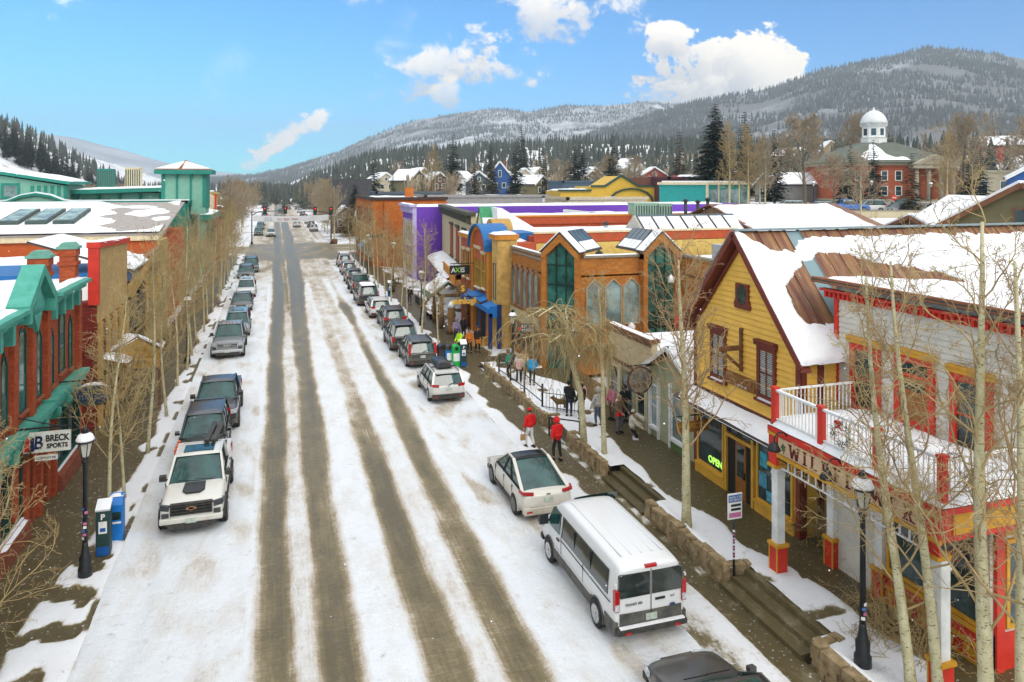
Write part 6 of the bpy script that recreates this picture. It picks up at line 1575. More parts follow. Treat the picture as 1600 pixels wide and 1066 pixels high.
def pickup(name, label, loc, rz, c, L=5.8, W=2.05, H=1.95, metal=0.0, grille='bars', dirt=.75, flare=None, hood_patch=False, bed_gear=False, chrome=False, lettering=None, marker_lights=False, r=.42, group=None):
 t = thing(name, label, 'pickup truck', (loc[0], loc[1], .03), rz, group)
 paint = car_paint('paint_' + name + '_%d' % len(MATS), c, metal, dirt)
 h = L/2; belt = 1.28
 bedend, cabr = -h, -h*.34
 st = [(-h, 1.20, .56, .92), (-h + .05, 1.26, .52, .985), (cabr - .05, 1.27, .46, 1), (cabr + .3, belt, .45, 1), (h*.30, belt, .45, 1), (h*.42, 1.25, .45, 1), (h - .45, 1.20, .46, .99), (h - .08, 1.12, .48, .955), (h, .98, .52, .92)]
 o = body_mesh(st, L, W).build('body', paint, t); subsurf(o)
 C = (h*.46, h*.14, cabr + .12, cabr - .02, belt, H, W/2*.91, W/2*.74)
 mb = MB(); mb.box(-W/2*.80, -h + .10, 1.24, W/2*.80, cabr - .12, 1.318); bd = mb.build('bed', CLAD, t)
 mb = MB()
 for s in (-1, 1): mb.box(s*W/2*.80, -h + .04, 1.22, s*W/2*.95, cabr - .05, 1.355)
 mb.box(-W/2*.9, -h + .02, 1.2, W/2*.9, -h + .1, 1.345); mb.build('bed_rails', paint, t)
 wf, wr = h - .98, -h + 1.25
 arches(t, W, (wf, wr), r, flare or paint, 1.02 if flare else 1.005)
 for y in (wf, wr):
  for s in (-1, 1): mb = MB(); mb.lathe([(.02, -.01), (r*1.10, -.01), (r*1.10, .014), (.02, .014)], (s*W/2*(1.016 if flare else 1.0), y, r + .02), 22, axis='x'); mb.build('wheel_well', SEAM, t)
 for y in (wf, wr):
  for s in (-1, 1): wheel(t, s*(W/2 - .06), y, r, .28, 1)
 glasshouse(t, paint, C, W, posts=((.44, .09), (.30, .07)))
 seams(t, W, (h*.38, h*.02, cabr + .04), .62, belt - .05); handles(t, W, (h*.07, -h*.26), belt - .15, paint)
 for s in (-1, 1): mirror(t, s, s*C[6], C[0] - .22, belt + .12, CLAD, 1.35)
 wipers(t, C)
 mb = MB()
 for s in (-1, 1): mb.tube([(s*W/2*.97, wr + .6, .48), (s*W/2*.97, wf - .6, .48)], .055, 8)
 mb.build('side_step', CLAD, t)
 y = h
 gm = CHROME if chrome else CLAD
 mb = MB(); mb.box(-W*.30, y - .15, .80, W*.30, y + .012, 1.10); g = mb.build('grille', SEAM, t)
 mb = MB()
 for k in range(3): mb.box(-W*.29, y, .84 + k*.1, W*.29, y + .03, .87 + k*.1)
 mb.box(-W*.32, y - .1, 1.10, W*.32, y + .03, 1.15); mb.box(-W*.32, y - .1, .76, W*.32, y + .03, .80)
 for s in (-1, 1): mb.box(s*W*.30, y - .1, .78, s*W*.325, y + .03, 1.13)
 mb.build('grille_bars', gm, g)
 if lettering: text('grille_lettering', lettering, .17, CHROME, g, (0, y + .035, .955), (R(90), 0, PI), .01, .006, sx=1.3)
 else:
  mb = MB(); mb.beam((-.16, y + .03, .97), (.16, y + .03, .97), .03, .07); mb.box(-.07, y + .01, .91, .07, y + .045, 1.03); mb.build('badge', mat('bronze_badge', (.30, .15, .08), .4), g)
 for s in (-1, 1):
  mb = MB(); mb.beam((s*W*.335, y - .03, 1.02), (s*W/2*.94, y - .12, 1.04), .10, .18); mb.beam((s*W/2*.94, y - .12, 1.04), (s*W/2*.99, y - .34, 1.05), .06, .15); mb.build('headlight', LENS if chrome or c[0] < .1 else mat('smoked_lens', (.05, .055, .06), .2, .3, 8), t)
  mb = MB(); mb.box(s*W*.34, y - .03, .72, s*W/2*.9, y + .015, .86); mb.build('fog_light', mat('smoked_lens', (.05, .055, .06), .2, .3, 8), t)
 mb = MB(); mb.box(-W/2*.97, y - .20, .50, W/2*.97, y + .07, .70); bo = mb.build('front_bumper', CHROME if chrome else paint, t); bm = bo.modifiers.new('round', 'BEVEL'); bm.width = .05; bm.segments = 3
 mb = MB(); mb.prism([(-W/2*.8, .50), (W/2*.8, .50), (W/2*.62, .32), (-W/2*.62, .32)], 'y', y - .2, y + .05); mb.build('lower_valance', CLAD, bo)
 badge_plate(t, y + .08, .58, 1)
 rear_end(t, W, L, .86, 1.2, 'box', paint, CHROME, .62)
 if hood_patch:
  mb = MB(); P = [(-.34, h*.46 + .06), (.34, h*.46 + .06), (.36, h*.72), (.22, h*.80), (-.22, h*.80), (-.36, h*.72)]
  mb.prism([(x, yy) for x, yy in P], 'z', 1.22, 1.288); mb.build('hood_decal', mat('matt_black_panel', (.03, .032, .035), .5), t)
  mb = MB(); mb.box(-.52, C[2] + .38, H + .05, .52, C[1] - .12, H + .062); mb.build('sunroof', CGLASS, t)
 if marker_lights:
  for x in (-.5, -.2, 0, .2, .5):
   mb = MB(); mb.box(x - .05, C[1] - .06, H + .04, x + .05, C[1] + .03, H + .085); mb.build('roof_marker_light', AMBER, t)
 return t
# ---- the left-hand row, noses towards us
LG = 'cars parked along the left kerb'
RG = 'cars parked along the right kerb'
pickup('pickup_truck', 'white pickup with black hood decal and ski bars over its roof, foremost on the left', (-2.70, 29.85), PI, (.62, .61, .56), L=5.7, hood_patch=True, flare=CLAD, r=.44, group=LG)
suv('parked_car', 'black car tucked tight behind the white pickup truck', 'car', (-2.95, 35.2), PI, (.012, .013, .014), L=4.4, H=1.84, W=1.95, rails=False, group=LG)
pickup('pickup_truck', 'gloss black pickup with slim headlights and a closed dark bed', (-2.75, 40.35), PI, (.010, .011, .013), L=5.7, W=2.05, group=LG)
pickup('pickup_truck', 'silver pickup with a chrome barred grille and five roof marker lights', (-3.08, 56.0), PI, (.22, .23, .24), L=5.8, W=2.05, H=2.0, metal=.5, chrome=True, lettering='RAM', marker_lights=True, group=LG)
suv('parked_car', 'pale blue grey crossover with a sunroof parked behind the silver pickup', 'car', (-2.85, 62.6), PI, (.20, .25, .27), metal=.4, sunroof=True, rails=False, group=LG)
suv('parked_car', 'charcoal saloon with a low nose between the grey blue crossover and a white car', 'car', (-3.0, 74.5), PI, (.03, .034, .036), L=4.8, H=1.45, sedan=True, rails=False, group=LG, tail=(.7, .86), rear='wide')
suv('parked_car', 'white crossover behind the charcoal saloon', 'car', (-2.9, 83.0), PI, (.62, .63, .62), sunroof=True, group=LG)
suv('parked_car', 'slate grey wagon second last on the left kerb', 'car', (-3.5, 98.2), PI, (.06, .08, .09), L=4.6, H=1.58, group=LG, far=True)
suv('parked_car', 'dark teal tall car last on the left kerb before the crossing', 'car', (-3.1, 105.0), PI, (.012, .05, .06), L=4.8, H=1.85, group=LG, far=True)
t = thing('ski_rack', 'long black ski rack carried on the roof of the white pickup', 'roof rack', (-2.3, 31.3, 2.05), R(-4))
for x in (-.13, .13):
 mb = MB(); mb.box(x - .09, -1.0, .03, x + .09, 1.25, .12); mb.build('bar', CLAD, t)
mb = MB(); mb.box(-.25, -.75, -.05, .25, -.65, .03); mb.box(-.25, .9, -.3, .25, 1.0, .03); mb.build('clamp', CLAD, t)
t = thing('recovery_board', 'orange recovery board strapped to the bed side of the white pickup', 'board', (-3.72, 32.2, 1.15))
mb = MB(); mb.box(-.05, -.55, 0, .05, .55, .32)
for k in range(6): mb.box(-.07, -.5 + k*.17, .03, -.05, -.42 + k*.17, .29)
mb.build('panel', mat('signal_orange', (.6, .09, .01), .5), t); mb = MB(); mb.box(-.06, -.3, -.01, .06, -.26, .33); mb.box(-.06, .26, -.01, .06, .3, .33); mb.build('strap', BLACK, t)
# ---- the right-hand row, tails towards us
suv('parked_car', 'dirty white liftback with a dark glass roof parked ahead of the white van', 'car', (9.18, 26.7), 0, (.60, .58, .52), L=4.75, W=1.95, H=1.62, hatch=True, rails=False, rear='wide', tail=(.97, 1.07), black_roof=True, dirt=.85, group=RG, rimm=mat('dark_alloy', (.12, .12, .12), .4))
suv('parked_car', 'white wagon with a long black roof box', 'car', (8.92, 41.2), 0, (.58, .58, .55), L=4.7, H=1.62, box=True, rear='wide', tail=(.92, 1.06), group=RG)
suv('parked_car', 'dark grey crossover with tall red tail lights beside the recycling bins', 'car', (9.02, 48.95), 0, (.06, .06, .055), L=4.6, H=1.7, metal=.3, tail=(.92, 1.6), group=RG)
suv('parked_car', 'black off road car with a round red tail lamp behind the grey crossover', 'car', (8.72, 54.0), 0, (.02, .021, .021), L=4.8, H=1.85, tail=(.78, 1.12), rear='box', group=RG)
suv('parked_car', 'black crossover with red tail lights next to the dark street lamp', 'car', (9.2, 61.5), 0, (.022, .022, .024), L=4.7, H=1.68, rear='wide', tail=(.90, 1.12), group=RG)
suv('parked_car', 'small white crossover with silver roof rails', 'car', (8.85, 67.0), 0, (.62, .63, .63), L=4.4, H=1.62, rear='wide', tail=(.92, 1.1), group=RG)
suv('parked_car', 'big dark four by four with snow on its roof', 'car', (8.6, 74.2), 0, (.022, .025, .028), L=5.2, W=2.05, H=1.95, tail=(.95, 1.45), snowroof=True, group=RG)
pickup('pickup_truck', 'grey beige pickup parked ahead of the snow roofed four by four', (8.8, 82.2), 0, (.16, .15, .13), L=5.6, group=RG)
suv('parked_car', 'dark crossover with red rear lamps ahead of the grey beige pickup', 'car', (8.85, 89.5), 0, (.05, .055, .06), L=4.7, H=1.7, far=True, group=RG)
suv('parked_car', 'silver wagon second last on the right kerb', 'car', (9.1, 98.5), 0, (.32, .33, .33), L=4.6, H=1.6, metal=.4, far=True, group=RG)
suv('parked_car', 'pale crossover with a dark roof last on the right kerb before the crossing', 'car', (9.35, 107.8), 0, (.30, .31, .31), L=4.6, H=1.7, far=True, sunroof=True, group=RG)
suv('parked_car', 'glossy dark grey car cut off by the bottom of the picture', 'car', (9.15, 13.15), 0, (.045, .045, .043), L=4.9, W=1.95, H=1.5, sedan=True, rails=False, rear='wide', tail=(.7, .86), sunroof=True, group=RG)
# ---- white passenger van
t = thing('passenger_van', 'long white passenger van with striped reflections in its dark side windows', 'van', (9.28, 19.95, .03), 0)
VP = car_paint('paint_van', (.66, .67, .67), 0, .6, .3)
VL, VW, VH = 5.75, 2.06, 2.12; h = VL/2
mb = MB(); rings = []
for (y, zt, k) in ((-h, 1.98, .95), (-h + .06, 2.06, .985), (-h + .5, VH, 1), (0, VH, 1), (h*.38, VH, 1), (h*.50, VH - .06, .985), (h*.72, 1.38, .985), (h*.8, 1.22, .98), (h - .12, 1.0, .93), (h, .82, .86)):
 hw = VW/2*k; zb = .34; e = min(1, (zt - 1.15) / .97) if zt > 1.15 else 0
 pts = [(0, zb), (hw*.85, zb), (hw*.98, zb + .08), (hw, .75), (hw*.995, min(zt*.85, 1.12)), (hw*lerp(.99, .88, e), zt - .12*e - .03), (hw*lerp(.93, .80, e), zt - .012), (hw*.45, zt + .018), (0, zt + .024)]
 rings.append([mb.vert((a, y, b)) for a, b in pts + [(-a, b) for a, b in pts[-2:0:-1]]])
n = len(rings[0])
for r0, r1 in zip(rings, rings[1:]):
 for i in range(n): mb.face((r0[i], r0[(i+1) % n], r1[(i+1) % n], r1[i]), 0, True)
for r_ in (rings[0], rings[-1]):
 for i in range(n // 2):
  q = list(dict.fromkeys((r_[i], r_[i+1], r_[(n - i - 1) % n], r_[(n - i) % n])))
  if len(q) > 2: mb.face(q, 0, True)
o = mb.build('body', VP, t); subsurf(o)
def side_x(z): return VW/2 * lerp(.995, .895, max(0, min(1, (z - 1.12) / .9)))
def side_pane(y0, y1, z0, z1, nm, m, o=.012, lean=0.0, cut=0.0):
 for s in (-1, 1):
  mb = MB(); P = [(y0, z0), (y1, z0), (y1 - lean, z1), (y0 + cut, z1)]
  a = [mb.vert((s*(side_x(z) + o), y, z)) for y, z in P]; b = [mb.vert((s*(side_x(z) - .08), y, z)) for y, z in P]
  mb.face(a); mb.face(b[::-1])
  for i in range(4): mb.face((a[i], a[(i+1) % 4], b[(i+1) % 4], b[i]))
  mb.build(nm, m, t)
VG = glass_mat('van_side_glass', (.022, .03, .028), .05, .8)
side_pane(-h + .48, h*.30, 1.20, 1.80, 'side_window', VG, .004, cut=.06)
side_pane(h*.36, h*.70, 1.18, 1.80, 'cab_window', CGLASS, .004, lean=.38)
mb = MB()
for y in (-h + 1.6, -h + 2.75):
 for s in (-1, 1): mb.box(s*(side_x(1.3) + .006), y - .012, 1.22, s*(side_x(1.7) - .03), y + .012, 1.78)
mb.build('window_divider', SEAM, t)
mb = MB(); mb.grid(lambda u, v: (lerp(-.86, .86, u) * lerp(1, .86, v), lerp(h*.745, h*.515, v) + .06*(1 - (2*u - 1)**2), lerp(1.30, 2.02, v) + .03), 6, 4); mb.build('windscreen', CGLASS, t)
for s in (-1, 1):
 mb = MB(); mb.box(s*VW/2*.90, -h + 1.45, .36, s*VW/2*1.012, h - 1.45, .66); mb.box(s*VW/2*.9, -h + .02, .36, s*VW/2*1.01, -h + .62, .70); o = mb.build('side_cladding', mat('grey_cladding', (.055, .06, .06), .6, .3, 4, c2=(.13, .12, .1)), t)
 mb = MB(); mb.box(s*VW/2*1.0, -h + 1.5, .66, s*VW/2*1.018, h - 1.5, .69); mb.build('side_strip', VP, o)
 mb = MB(); mb.box(s*VW/2*.995, h*.30 - .02, .5, s*VW/2*1.004, h*.30 - .005, 1.9); mb.build('door_seam', SEAM, t)
 mb = MB(); mb.box(s*VW/2*.99, -h + .3, 1.085, s*VW/2*1.006, h*.30 - .03, 1.10); mb.box(s*VW/2*.99, -h*.28, .7, s*VW/2*1.003, -h*.28 + .012, 1.2); mb.build('door_seam', SEAM, t)
 mb = MB(); mb.box(s*VW/2*1.0, h*.34, 1.0, s*VW/2*1.03, h*.34 + .2, 1.05); mb.build('door_handle', BLACK, t)
 mirror(t, s, s*VW/2*.97, h*.66, 1.32, BLACK, 1.7)
 mb = MB(); mb.box(s*VW/2*1.0, -h - .022, .98, s*VW/2*.875, -h + .12, 1.50); tl = mb.build('tail_light', REDL, t)
 mb = MB(); mb.box(s*VW/2*1.003, -h - .027, 1.0, s*VW/2*.885, -h - .02, 1.17); mb.build('reverse_lens', LENS, tl)
 mb = MB(); P = [(s*.03, 1.30), (s*.86, 1.30), (s*.93, 1.42), (s*.90, 1.86), (s*.84, 1.90), (s*.03, 1.90)]; mb.prism(P, 'y', -h - .012, -h + .08); mb.build('rear_window', VG, t)
 for z in (1.05, 1.62):
  mb = MB(); mb.box(s*VW/2*.99, -h - .03, z, s*VW/2*.955, -h + .05, z + .07); mb.build('hinge', VP, t)
mb = MB(); mb.box(-.008, -h - .016, .72, .008, -h + .05, 1.95); mb.build('rear_door_seam', SEAM, t)
mb = MB(); mb.box(-VW/2*.86, -h - .014, .60, VW/2*.86, -h + .08, .90); mb.build('rear_lower_panel', mat('grey_cladding', (.055, .06, .06), .6, .3, 4, c2=(.13, .12, .1)), t)
mb = MB(); mb.box(-VW/2*.99, -h - .14, .40, VW/2*.99, -h + .2, .58); bo = mb.build('rear_bumper', CLAD, t); bm = bo.modifiers.new('round', 'BEVEL'); bm.width = .06; bm.segments = 3
mb = MB(); mb.box(-VW/2*.9, -h - .13, .575, VW/2*.9, -h - .02, .60); mb.build('bumper_snow', SNOW, bo)
for s in (-1, 1):
 mb = MB(); mb.box(s*.62, -h - .15, .43, s*.80, -h - .12, .49); mb.build('reflector', REDL, bo)
badge_plate(t, -h - .03, .74, -1); t.children[-1].location.x = .44
mb = MB(); mb.box(.12, -h - .03, 1.13, .40, -h + .0, 1.18); mb.build('rear_handle', BLACK, t)
text('badge_lettering', 'TRANSIT 350', .085, mat('grey_lettering', (.12, .12, .12), .5), t, (-.50, -h - .022, 1.12), (R(90), 0, 0), .004, .002)
text('badge_lettering', 'XLT', .07, mat('grey_lettering', (.12, .12, .12), .5), t, (.62, -h - .022, 1.16), (R(90), 0, 0), .004, .001)
mb = MB(); mb.lathe([(.001, -.006), (.085, -.006), (.085, .006), (.001, .006)], (0, 0, 0), 18, axis='y'); o = mb.build('oval_badge', mat('blue_badge', (.02, .05, .16), .35), t); o.location = (.62, -h - .018, .94); o.scale = (1, 1, .45)
mb = MB(); mb.box(-.17, -h - .01, 1.985, .17, -h + .12, 2.06); mb.build('high_brake_light', REDL, t)
mb = MB()
for x in (-.6, -.3, 0, .3, .6): mb.box(x - .025, -h + .5, VH + .005, x + .025, h*.35, VH + .021)
mb.build('roof_ribs', VP, t)
arches(t, VW, (h - 1.05, -h + 1.12), .36, mat('grey_cladding', (.055, .06, .06), .6), 1.012)
for y in (h - 1.05, -h + 1.12):
 for s in (-1, 1): mb = MB(); mb.lathe([(.02, -.01), (.385, -.01), (.385, .012), (.02, .012)], (s*VW/2*1.008, y, .37), 22, axis='x'); mb.build('wheel_well', SEAM, t)
for y in (h - 1.05, -h + 1.12):
 for s in (-1, 1): wheel(t, s*(VW/2 - .07), y, .355, .23, 1, CHROME)
front_end(t, VW, VL, .78, .98, .55, .85, .55, CLAD, VP)
# ---- traffic at and beyond the crossing
suv('moving_car', 'white car driving through the crossing towards the snowy lane', 'car', (-.9, 172), PI, (.55, .55, .53), far=True, L=4.7)
far_src, _ = suv('distant_car', 'dark green car waiting at the left kerb beyond the crossing', 'car', (-3.6, 176.5), PI, (.02, .05, .04), far=True, rails=False)
far_lt, _ = suv('distant_car', 'white car parked at the right kerb just beyond the crossing', 'car', (9.0, 187), 0, (.55, .56, .56), far=True, rails=False)
far_rd, _ = suv('distant_car', 'dark red car far down the left kerb', 'car', (-3.5, 262), PI, (.25, .02, .02), far=True, rails=False)
for q in (far_src, far_lt, far_rd): freeze(q); q['group'] = 'cars far down the street'
rr = random.Random(8)
fy = [(0, -3.6, 199, 'dark car second from the crossing on the far left kerb'), (1, -3.6, 216, 'white car on the far left kerb past two dark ones'), (0, -3.5, 236, None), (1, -3.5, 288, None), (0, -3.6, 318, None), (1, -3.5, 350, None), (0, -3.5, 395, None),
      (0, 9.1, 203, 'dark car second from the crossing on the far right kerb'), (1, 9.1, 222, 'white car on the far right kerb past a dark one'), (2, 9.1, 248, 'dark red car far down the right kerb'), (0, 9.2, 270, None), (1, 9.1, 300, None), (0, 9.1, 334, None), (1, 9.1, 372, None), (0, 9.1, 420, None), (1, 5.5, 205, 'white car driving away in the far right lane'), (0, 2.0, 300, None), (0, 5.6, 340, None)]
for k, x, y, lab in fy:
 dup((far_src, far_lt, far_rd)[k], (x, y, .03), PI if x < 3 else 0, 1, lab or ('tiny dark car in the far snowy street' if k != 1 else 'tiny white car in the far snowy street'), 'cars far down the street')
# ------------------------------------------------------------------ bare aspens, a weeping tree, conifers, cottonwoods
def bark_mat():
 m, nt, b = nodes('aspen_bark'); v = coords(nt)
 n = noise_tex(nt, mapping(nt, v, (1, 1, .5)), 5, 6, .65)
 col = mixc(nt, maprange(nt, n, .35, .65), (.42, .37, .20), (.60, .55, .36))
 sc_ = noise_tex(nt, mapping(nt, v, (3, 3, 9)), 3.2, 4, .7)
 col = mixc(nt, maprange(nt, sc_, .575, .64), col, (.05, .04, .025))
 nt.links.new(col, b.inputs['Base Color']); b.inputs['Roughness'].default_value = .85; b.inputs['Specular IOR Level'].default_value = .15
 bump(nt, b, sc_, .4, .01); return m
BARK = bark_mat()
TWIG = mat('aspen_twig', (.40, .285, .125), .9, .3, 1.2, 10, 0, c2=(.50, .38, .18))
TWIGR = mat('reddish_twig', (.36, .25, .13), .9, .3, 1.2, 10, 0)
GREYBARK = mat('grey_bark', (.13, .105, .075), .95, .3, 3, 12, .02)
GREYTWIG = mat('grey_twig', (.34, .27, .18), .95, .25, .3, 10, 0)
def thin(mb, pts, r0, r1, n=3, m=0):
 k = len(pts); mb.tube(pts, [lerp(r0, r1, i / (k - 1)) for i in range(k)], n, m, caps=False)
def bough(mb, rr, p, d, L, r, level, P, m=0):
 """one limb that wanders, curls up (or weeps) and splits"""
 nseg = (6, 4, 3, 2)[min(level, 3)]
 pts = [Vector(p)]; dd = Vector(d).normalized()
 for i in range(nseg):
  dd = (dd + Vector((rr.gauss(0, 1), rr.gauss(0, 1), rr.gauss(0, .8))) * P['wig'] * (1 + .5*level) + Vector((0, 0, P['up'][min(level, len(P['up'])-1)]))).normalized()
  pts.append(pts[-1] + dd * (L / nseg))
 thin(mb, pts, r, max(r * .35, P['rmin']), (6, 4, 3, 3)[min(level, 3)], m)
 if level >= P['levels']: return
 n = P['n'][min(level, len(P['n'])-1)]
 for k in range(n):
  f = lerp(P['f0'], 1.0, (k + rr.random()) / n); i = min(nseg - 1, int(f * nseg)); q = pts[i].lerp(pts[i+1], f * nseg - i)
  ax = (pts[i+1] - pts[i]).normalized()
  side = ax.cross(Vector((rr.gauss(0,1), rr.gauss(0,1), rr.gauss(0,1)))).normalized()
  a = rr.uniform(.45, 1.0) * P['spread']
  bough(mb, rr, q, ax * math.cos(a) + side * math.sin(a), L * P['ratio'] * rr.uniform(.55, 1.1) * (1.15 - .5*f), max(r * .5, P['rmin']), level + 1, P, m)
def aspen(name, seed, H, r0, limbs, P, lean=(0, 0), z0=.22, spreadk=1.0, bark=None, twig=None, wob=.10):
 rr = random.Random(seed)
 t = bpy.data.objects.new(name, None); COL.objects.link(t); t.empty_display_size = .3
 n = 12; pts = []
 for i in range(n + 1):
  f = i / n; pts.append(Vector((lean[0]*f + wob*math.sin(f*5 + seed)*f, lean[1]*f + wob*math.cos(f*4.3 + seed*2)*f, H*f*.93 - .1)))
 rad = [r0 * (1.22 if i == 0 else 1) * (1 - .80 * (i/n) ** 1.1) for i in range(n + 1)]
 mb = MB(); mb.tube(pts, rad, 9); mb.build('trunk', bark or BARK, t, recalc=False)
 mb = MB()
 for k in range(limbs):
  f = lerp(z0, .99, (k + rr.random()*.8) / limbs); i = min(n - 1, int(f*n)); q = pts[i].lerp(pts[i+1], f*n - i)
  a = k * 2.4 + rr.uniform(-.5, .5); el = rr.uniform(.5, 1.0) + .35*f
  L = H * (.13 + .22 * (1 - f)) * rr.uniform(.75, 1.25) * spreadk
  bough(mb, rr, q, (math.cos(a)*math.cos(el), math.sin(a)*math.cos(el), math.sin(el)), L, r0 * (.24 - .13*f), 0, P)
 mb.build('branches', twig or TWIG, t, recalc=False)
 return t
PA = dict(wig=.15, up=(.10, .06, .02), levels=2, n=(8, 7), f0=.18, ratio=.54, spread=.95, rmin=.0056)
PF = dict(wig=.19, up=(.08, .03, .0, -.02), levels=3, n=(7, 5, 3), f0=.2, ratio=.50, spread=1.0, rmin=.0044)
def setup(t, label, group, loc, rz=0.0, scale=1.0):
 tag(t, label, 'tree', group); t.location = loc; t.rotation_euler = (0, 0, rz); t.scale = (scale,)*3; return t
LT = 'bare aspens along the left sidewalk'; RT = 'bare aspens along the right sidewalk'
asp = [aspen('aspen_tree', s, hh, .078, nl, PA, z0=zz, lean=(lx, ly), wob=.18) for s, hh, nl, zz, lx, ly in ((3, 8.6, 24, .27, .4, .1), (17, 7.2, 18, .32, -.35, .3), (29, 9.2, 26, .24, .1, -.5), (41, 8.0, 20, .28, -.5, .1))]
for a in asp: freeze(a)
left_row = [(0, -5.45, 28.2, .3, 1.0, 'bare aspen right behind the blue newspaper box on the left sidewalk'),
 (1, -5.35, 30.6, 1.2, .85, 'thin bare aspen opposite the nose of the white pickup'),
 (2, -5.3, 35.4, 2.2, 1.05, 'bare aspen on the left sidewalk abreast of the black car'),
 (3, -5.2, 40.7, .5, .98, 'bare aspen on the left sidewalk abreast of the gloss black pickup'),
 (0, -5.4, 46.6, 4.0, 1.0, 'bare aspen on the left sidewalk in the gap behind the gloss black pickup'),
 (1, -5.3, 50.3, 2.9, .95, 'bare aspen just before the silver pickup with marker lights'),
 (2, -5.4, 54.4, 5.1, 1.05, 'bare aspen level with the bonnet of the silver pickup'), (3, -5.5, 58.6, .9, 1.0, 'bare aspen level with the bed of the silver pickup'),
 (0, -5.3, 62.6, 3.3, .95, 'bare aspen abreast of the pale blue grey crossover'), (1, -5.5, 67.4, 1.9, 1.05, 'bare aspen between the blue grey crossover and the charcoal saloon'),
 (2, -5.4, 72.1, .2, 1.0, 'bare aspen abreast of the charcoal saloon'), (3, -5.3, 77.5, 2.7, 1.02, 'bare aspen between the charcoal saloon and the white crossover'),
 (0, -5.4, 82.5, 5.6, 1.0, 'bare aspen abreast of the white crossover on the left'), (1, -5.5, 88, 3.8, 1.05, 'bare aspen past the white crossover before the slate grey wagon'),
 (2, -5.3, 93.6, 4.4, 1.0, 'bare aspen near the nose of the slate grey wagon'), (3, -5.5, 99.5, 1.4, .98, 'bare aspen abreast of the slate grey wagon'), (0, -5.4, 105.5, 2.0, 1.0, 'bare aspen abreast of the dark teal car'), (1, -5.4, 111.5, .8, 1.05, 'bare aspen past the dark teal car, last but one before the crossing'), (2, -5.5, 117.5, 5.2, 1.0, 'bare aspen last before the crossing on the left sidewalk'),
 (3, -7.3, 49, 2.4, .8, 'small bare aspen close to the tan false front'), (1, -7.2, 64.5, 4.9, .85, 'bare aspen close to the mustard stucco shop'), (2, -7.4, 76, .6, .95, 'bare aspen close to the end of the orange hall'), (0, -7.3, 90, 1.1, .95, 'bare aspen close to the teal hall corner')]
first = [True]*4
def plant(i, x, y, rz, s, label, group, z=.15):
 if first[i]: first[i] = False; setup(asp[i], label, group, (x, y, z), rz, s)
 else: dup(asp[i], (x, y, z), rz, s, label, group)['category'] = 'tree'
for (i, x, y, rz, s, lab) in left_row: plant(i, x, y, rz, s, lab, LT)
right_row = [(1, 11.3, 52.5, .4, .80, 'bare aspen beside the recycling bins on the right sidewalk'), (3, 11.0, 57.4, 2.2, 1.12, 'tall pinkish bare aspen in front of the cream corniced shop'),
 (0, 11.0, 64.0, 3.1, .85, 'bare aspen past the dark street lamp on the right sidewalk'), (2, 11.2, 68.6, 1.1, .9, 'bare aspen abreast of the small white crossover on the right'), (1, 11.0, 73.4, 5.0, .95, 'bare aspen abreast of the snow roofed four by four'),
 (3, 11.1, 78.2, .7, .9, 'bare aspen between the snow roofed four by four and the grey beige pickup'), (0, 11.0, 83.0, 2.5, .95, 'bare aspen abreast of the grey beige pickup'), (2, 11.2, 87.6, 4.1, 1.0, 'bare aspen abreast of the dark crossover with red rear lamps'), (1, 11.1, 92.6, 1.5, .95, 'bare aspen before the silver wagon on the right'), (3, 11.0, 98.4, 3.6, .95, 'bare aspen abreast of the silver wagon on the right'), (0, 11.2, 104, 5.5, 1.0, 'bare aspen in front of the near edge of the brick corner block'), (2, 11.1, 110, .1, .95, 'bare aspen in front of the middle of the brick corner block'), (1, 11.1, 117, 2.0, 1.05, 'bare aspen last before the crossing on the right sidewalk'),
 (2, 14.2, 79, 3.9, .85, 'bare aspen in the snowy yard before the violet wall'), (0, 14.4, 99.5, 1.7, .95, 'bare aspen beside the grey flat roofed shop')]
for (i, x, y, rz, s, lab) in right_row: plant(i, x, y, rz, s, lab, RT, .13)
setup(aspen('aspen_tree', 57, 9.7, .165, 30, dict(PF, n=(7, 5, 3)), lean=(-.15, .1), z0=.30, spreadk=1.15, twig=TWIGR), 'large bare aspen with a pale scarred trunk in front of the yellow house', None, (12.95, 21.4, .5))
setup(aspen('aspen_tree', 61, 7.6, .12, 18, PA, lean=(-.1, .3), z0=.45), 'slender leaning aspen just right of the weeping tree', None, (13.15, 28.2, .5))
FG_ = 'tall bare aspens crowding in front of the white and red house'
for (seed, x, y, H, r, lean, lab) in ((71, 13.55, 12.9, 10.2, .125, (-.9, .5), 'tall leaning aspen nearest the street lamp by the balcony house'), (83, 13.95, 12.55, 10.6, .125, (-1.0, .3), 'tall leaning aspen close behind the one nearest the lamp'), (97, 13.9, 11.35, 11.6, .165, (-.15, .2), 'thickest straight aspen in front of the balcony corner'), (113, 14.1, 10.75, 10.8, .15, (-.1, .1), 'straight pale aspen at the very edge of the picture')):
 setup(aspen('aspen_tree', seed, H, r, 19, dict(PF, n=(7, 5, 4)), lean=lean, z0=.2, spreadk=.95, twig=TWIGR if seed in (83, 113) else None), lab, FG_, (x, y, .5))
setup(aspen('aspen_tree', 131, 6.4, .10, 26, dict(PF, n=(7, 5, 3)), lean=(1.0, .2), z0=.25, spreadk=1.5), 'low spreading bare tree reaching in over the near left sidewalk', None, (-6.9, 18.6, .15))
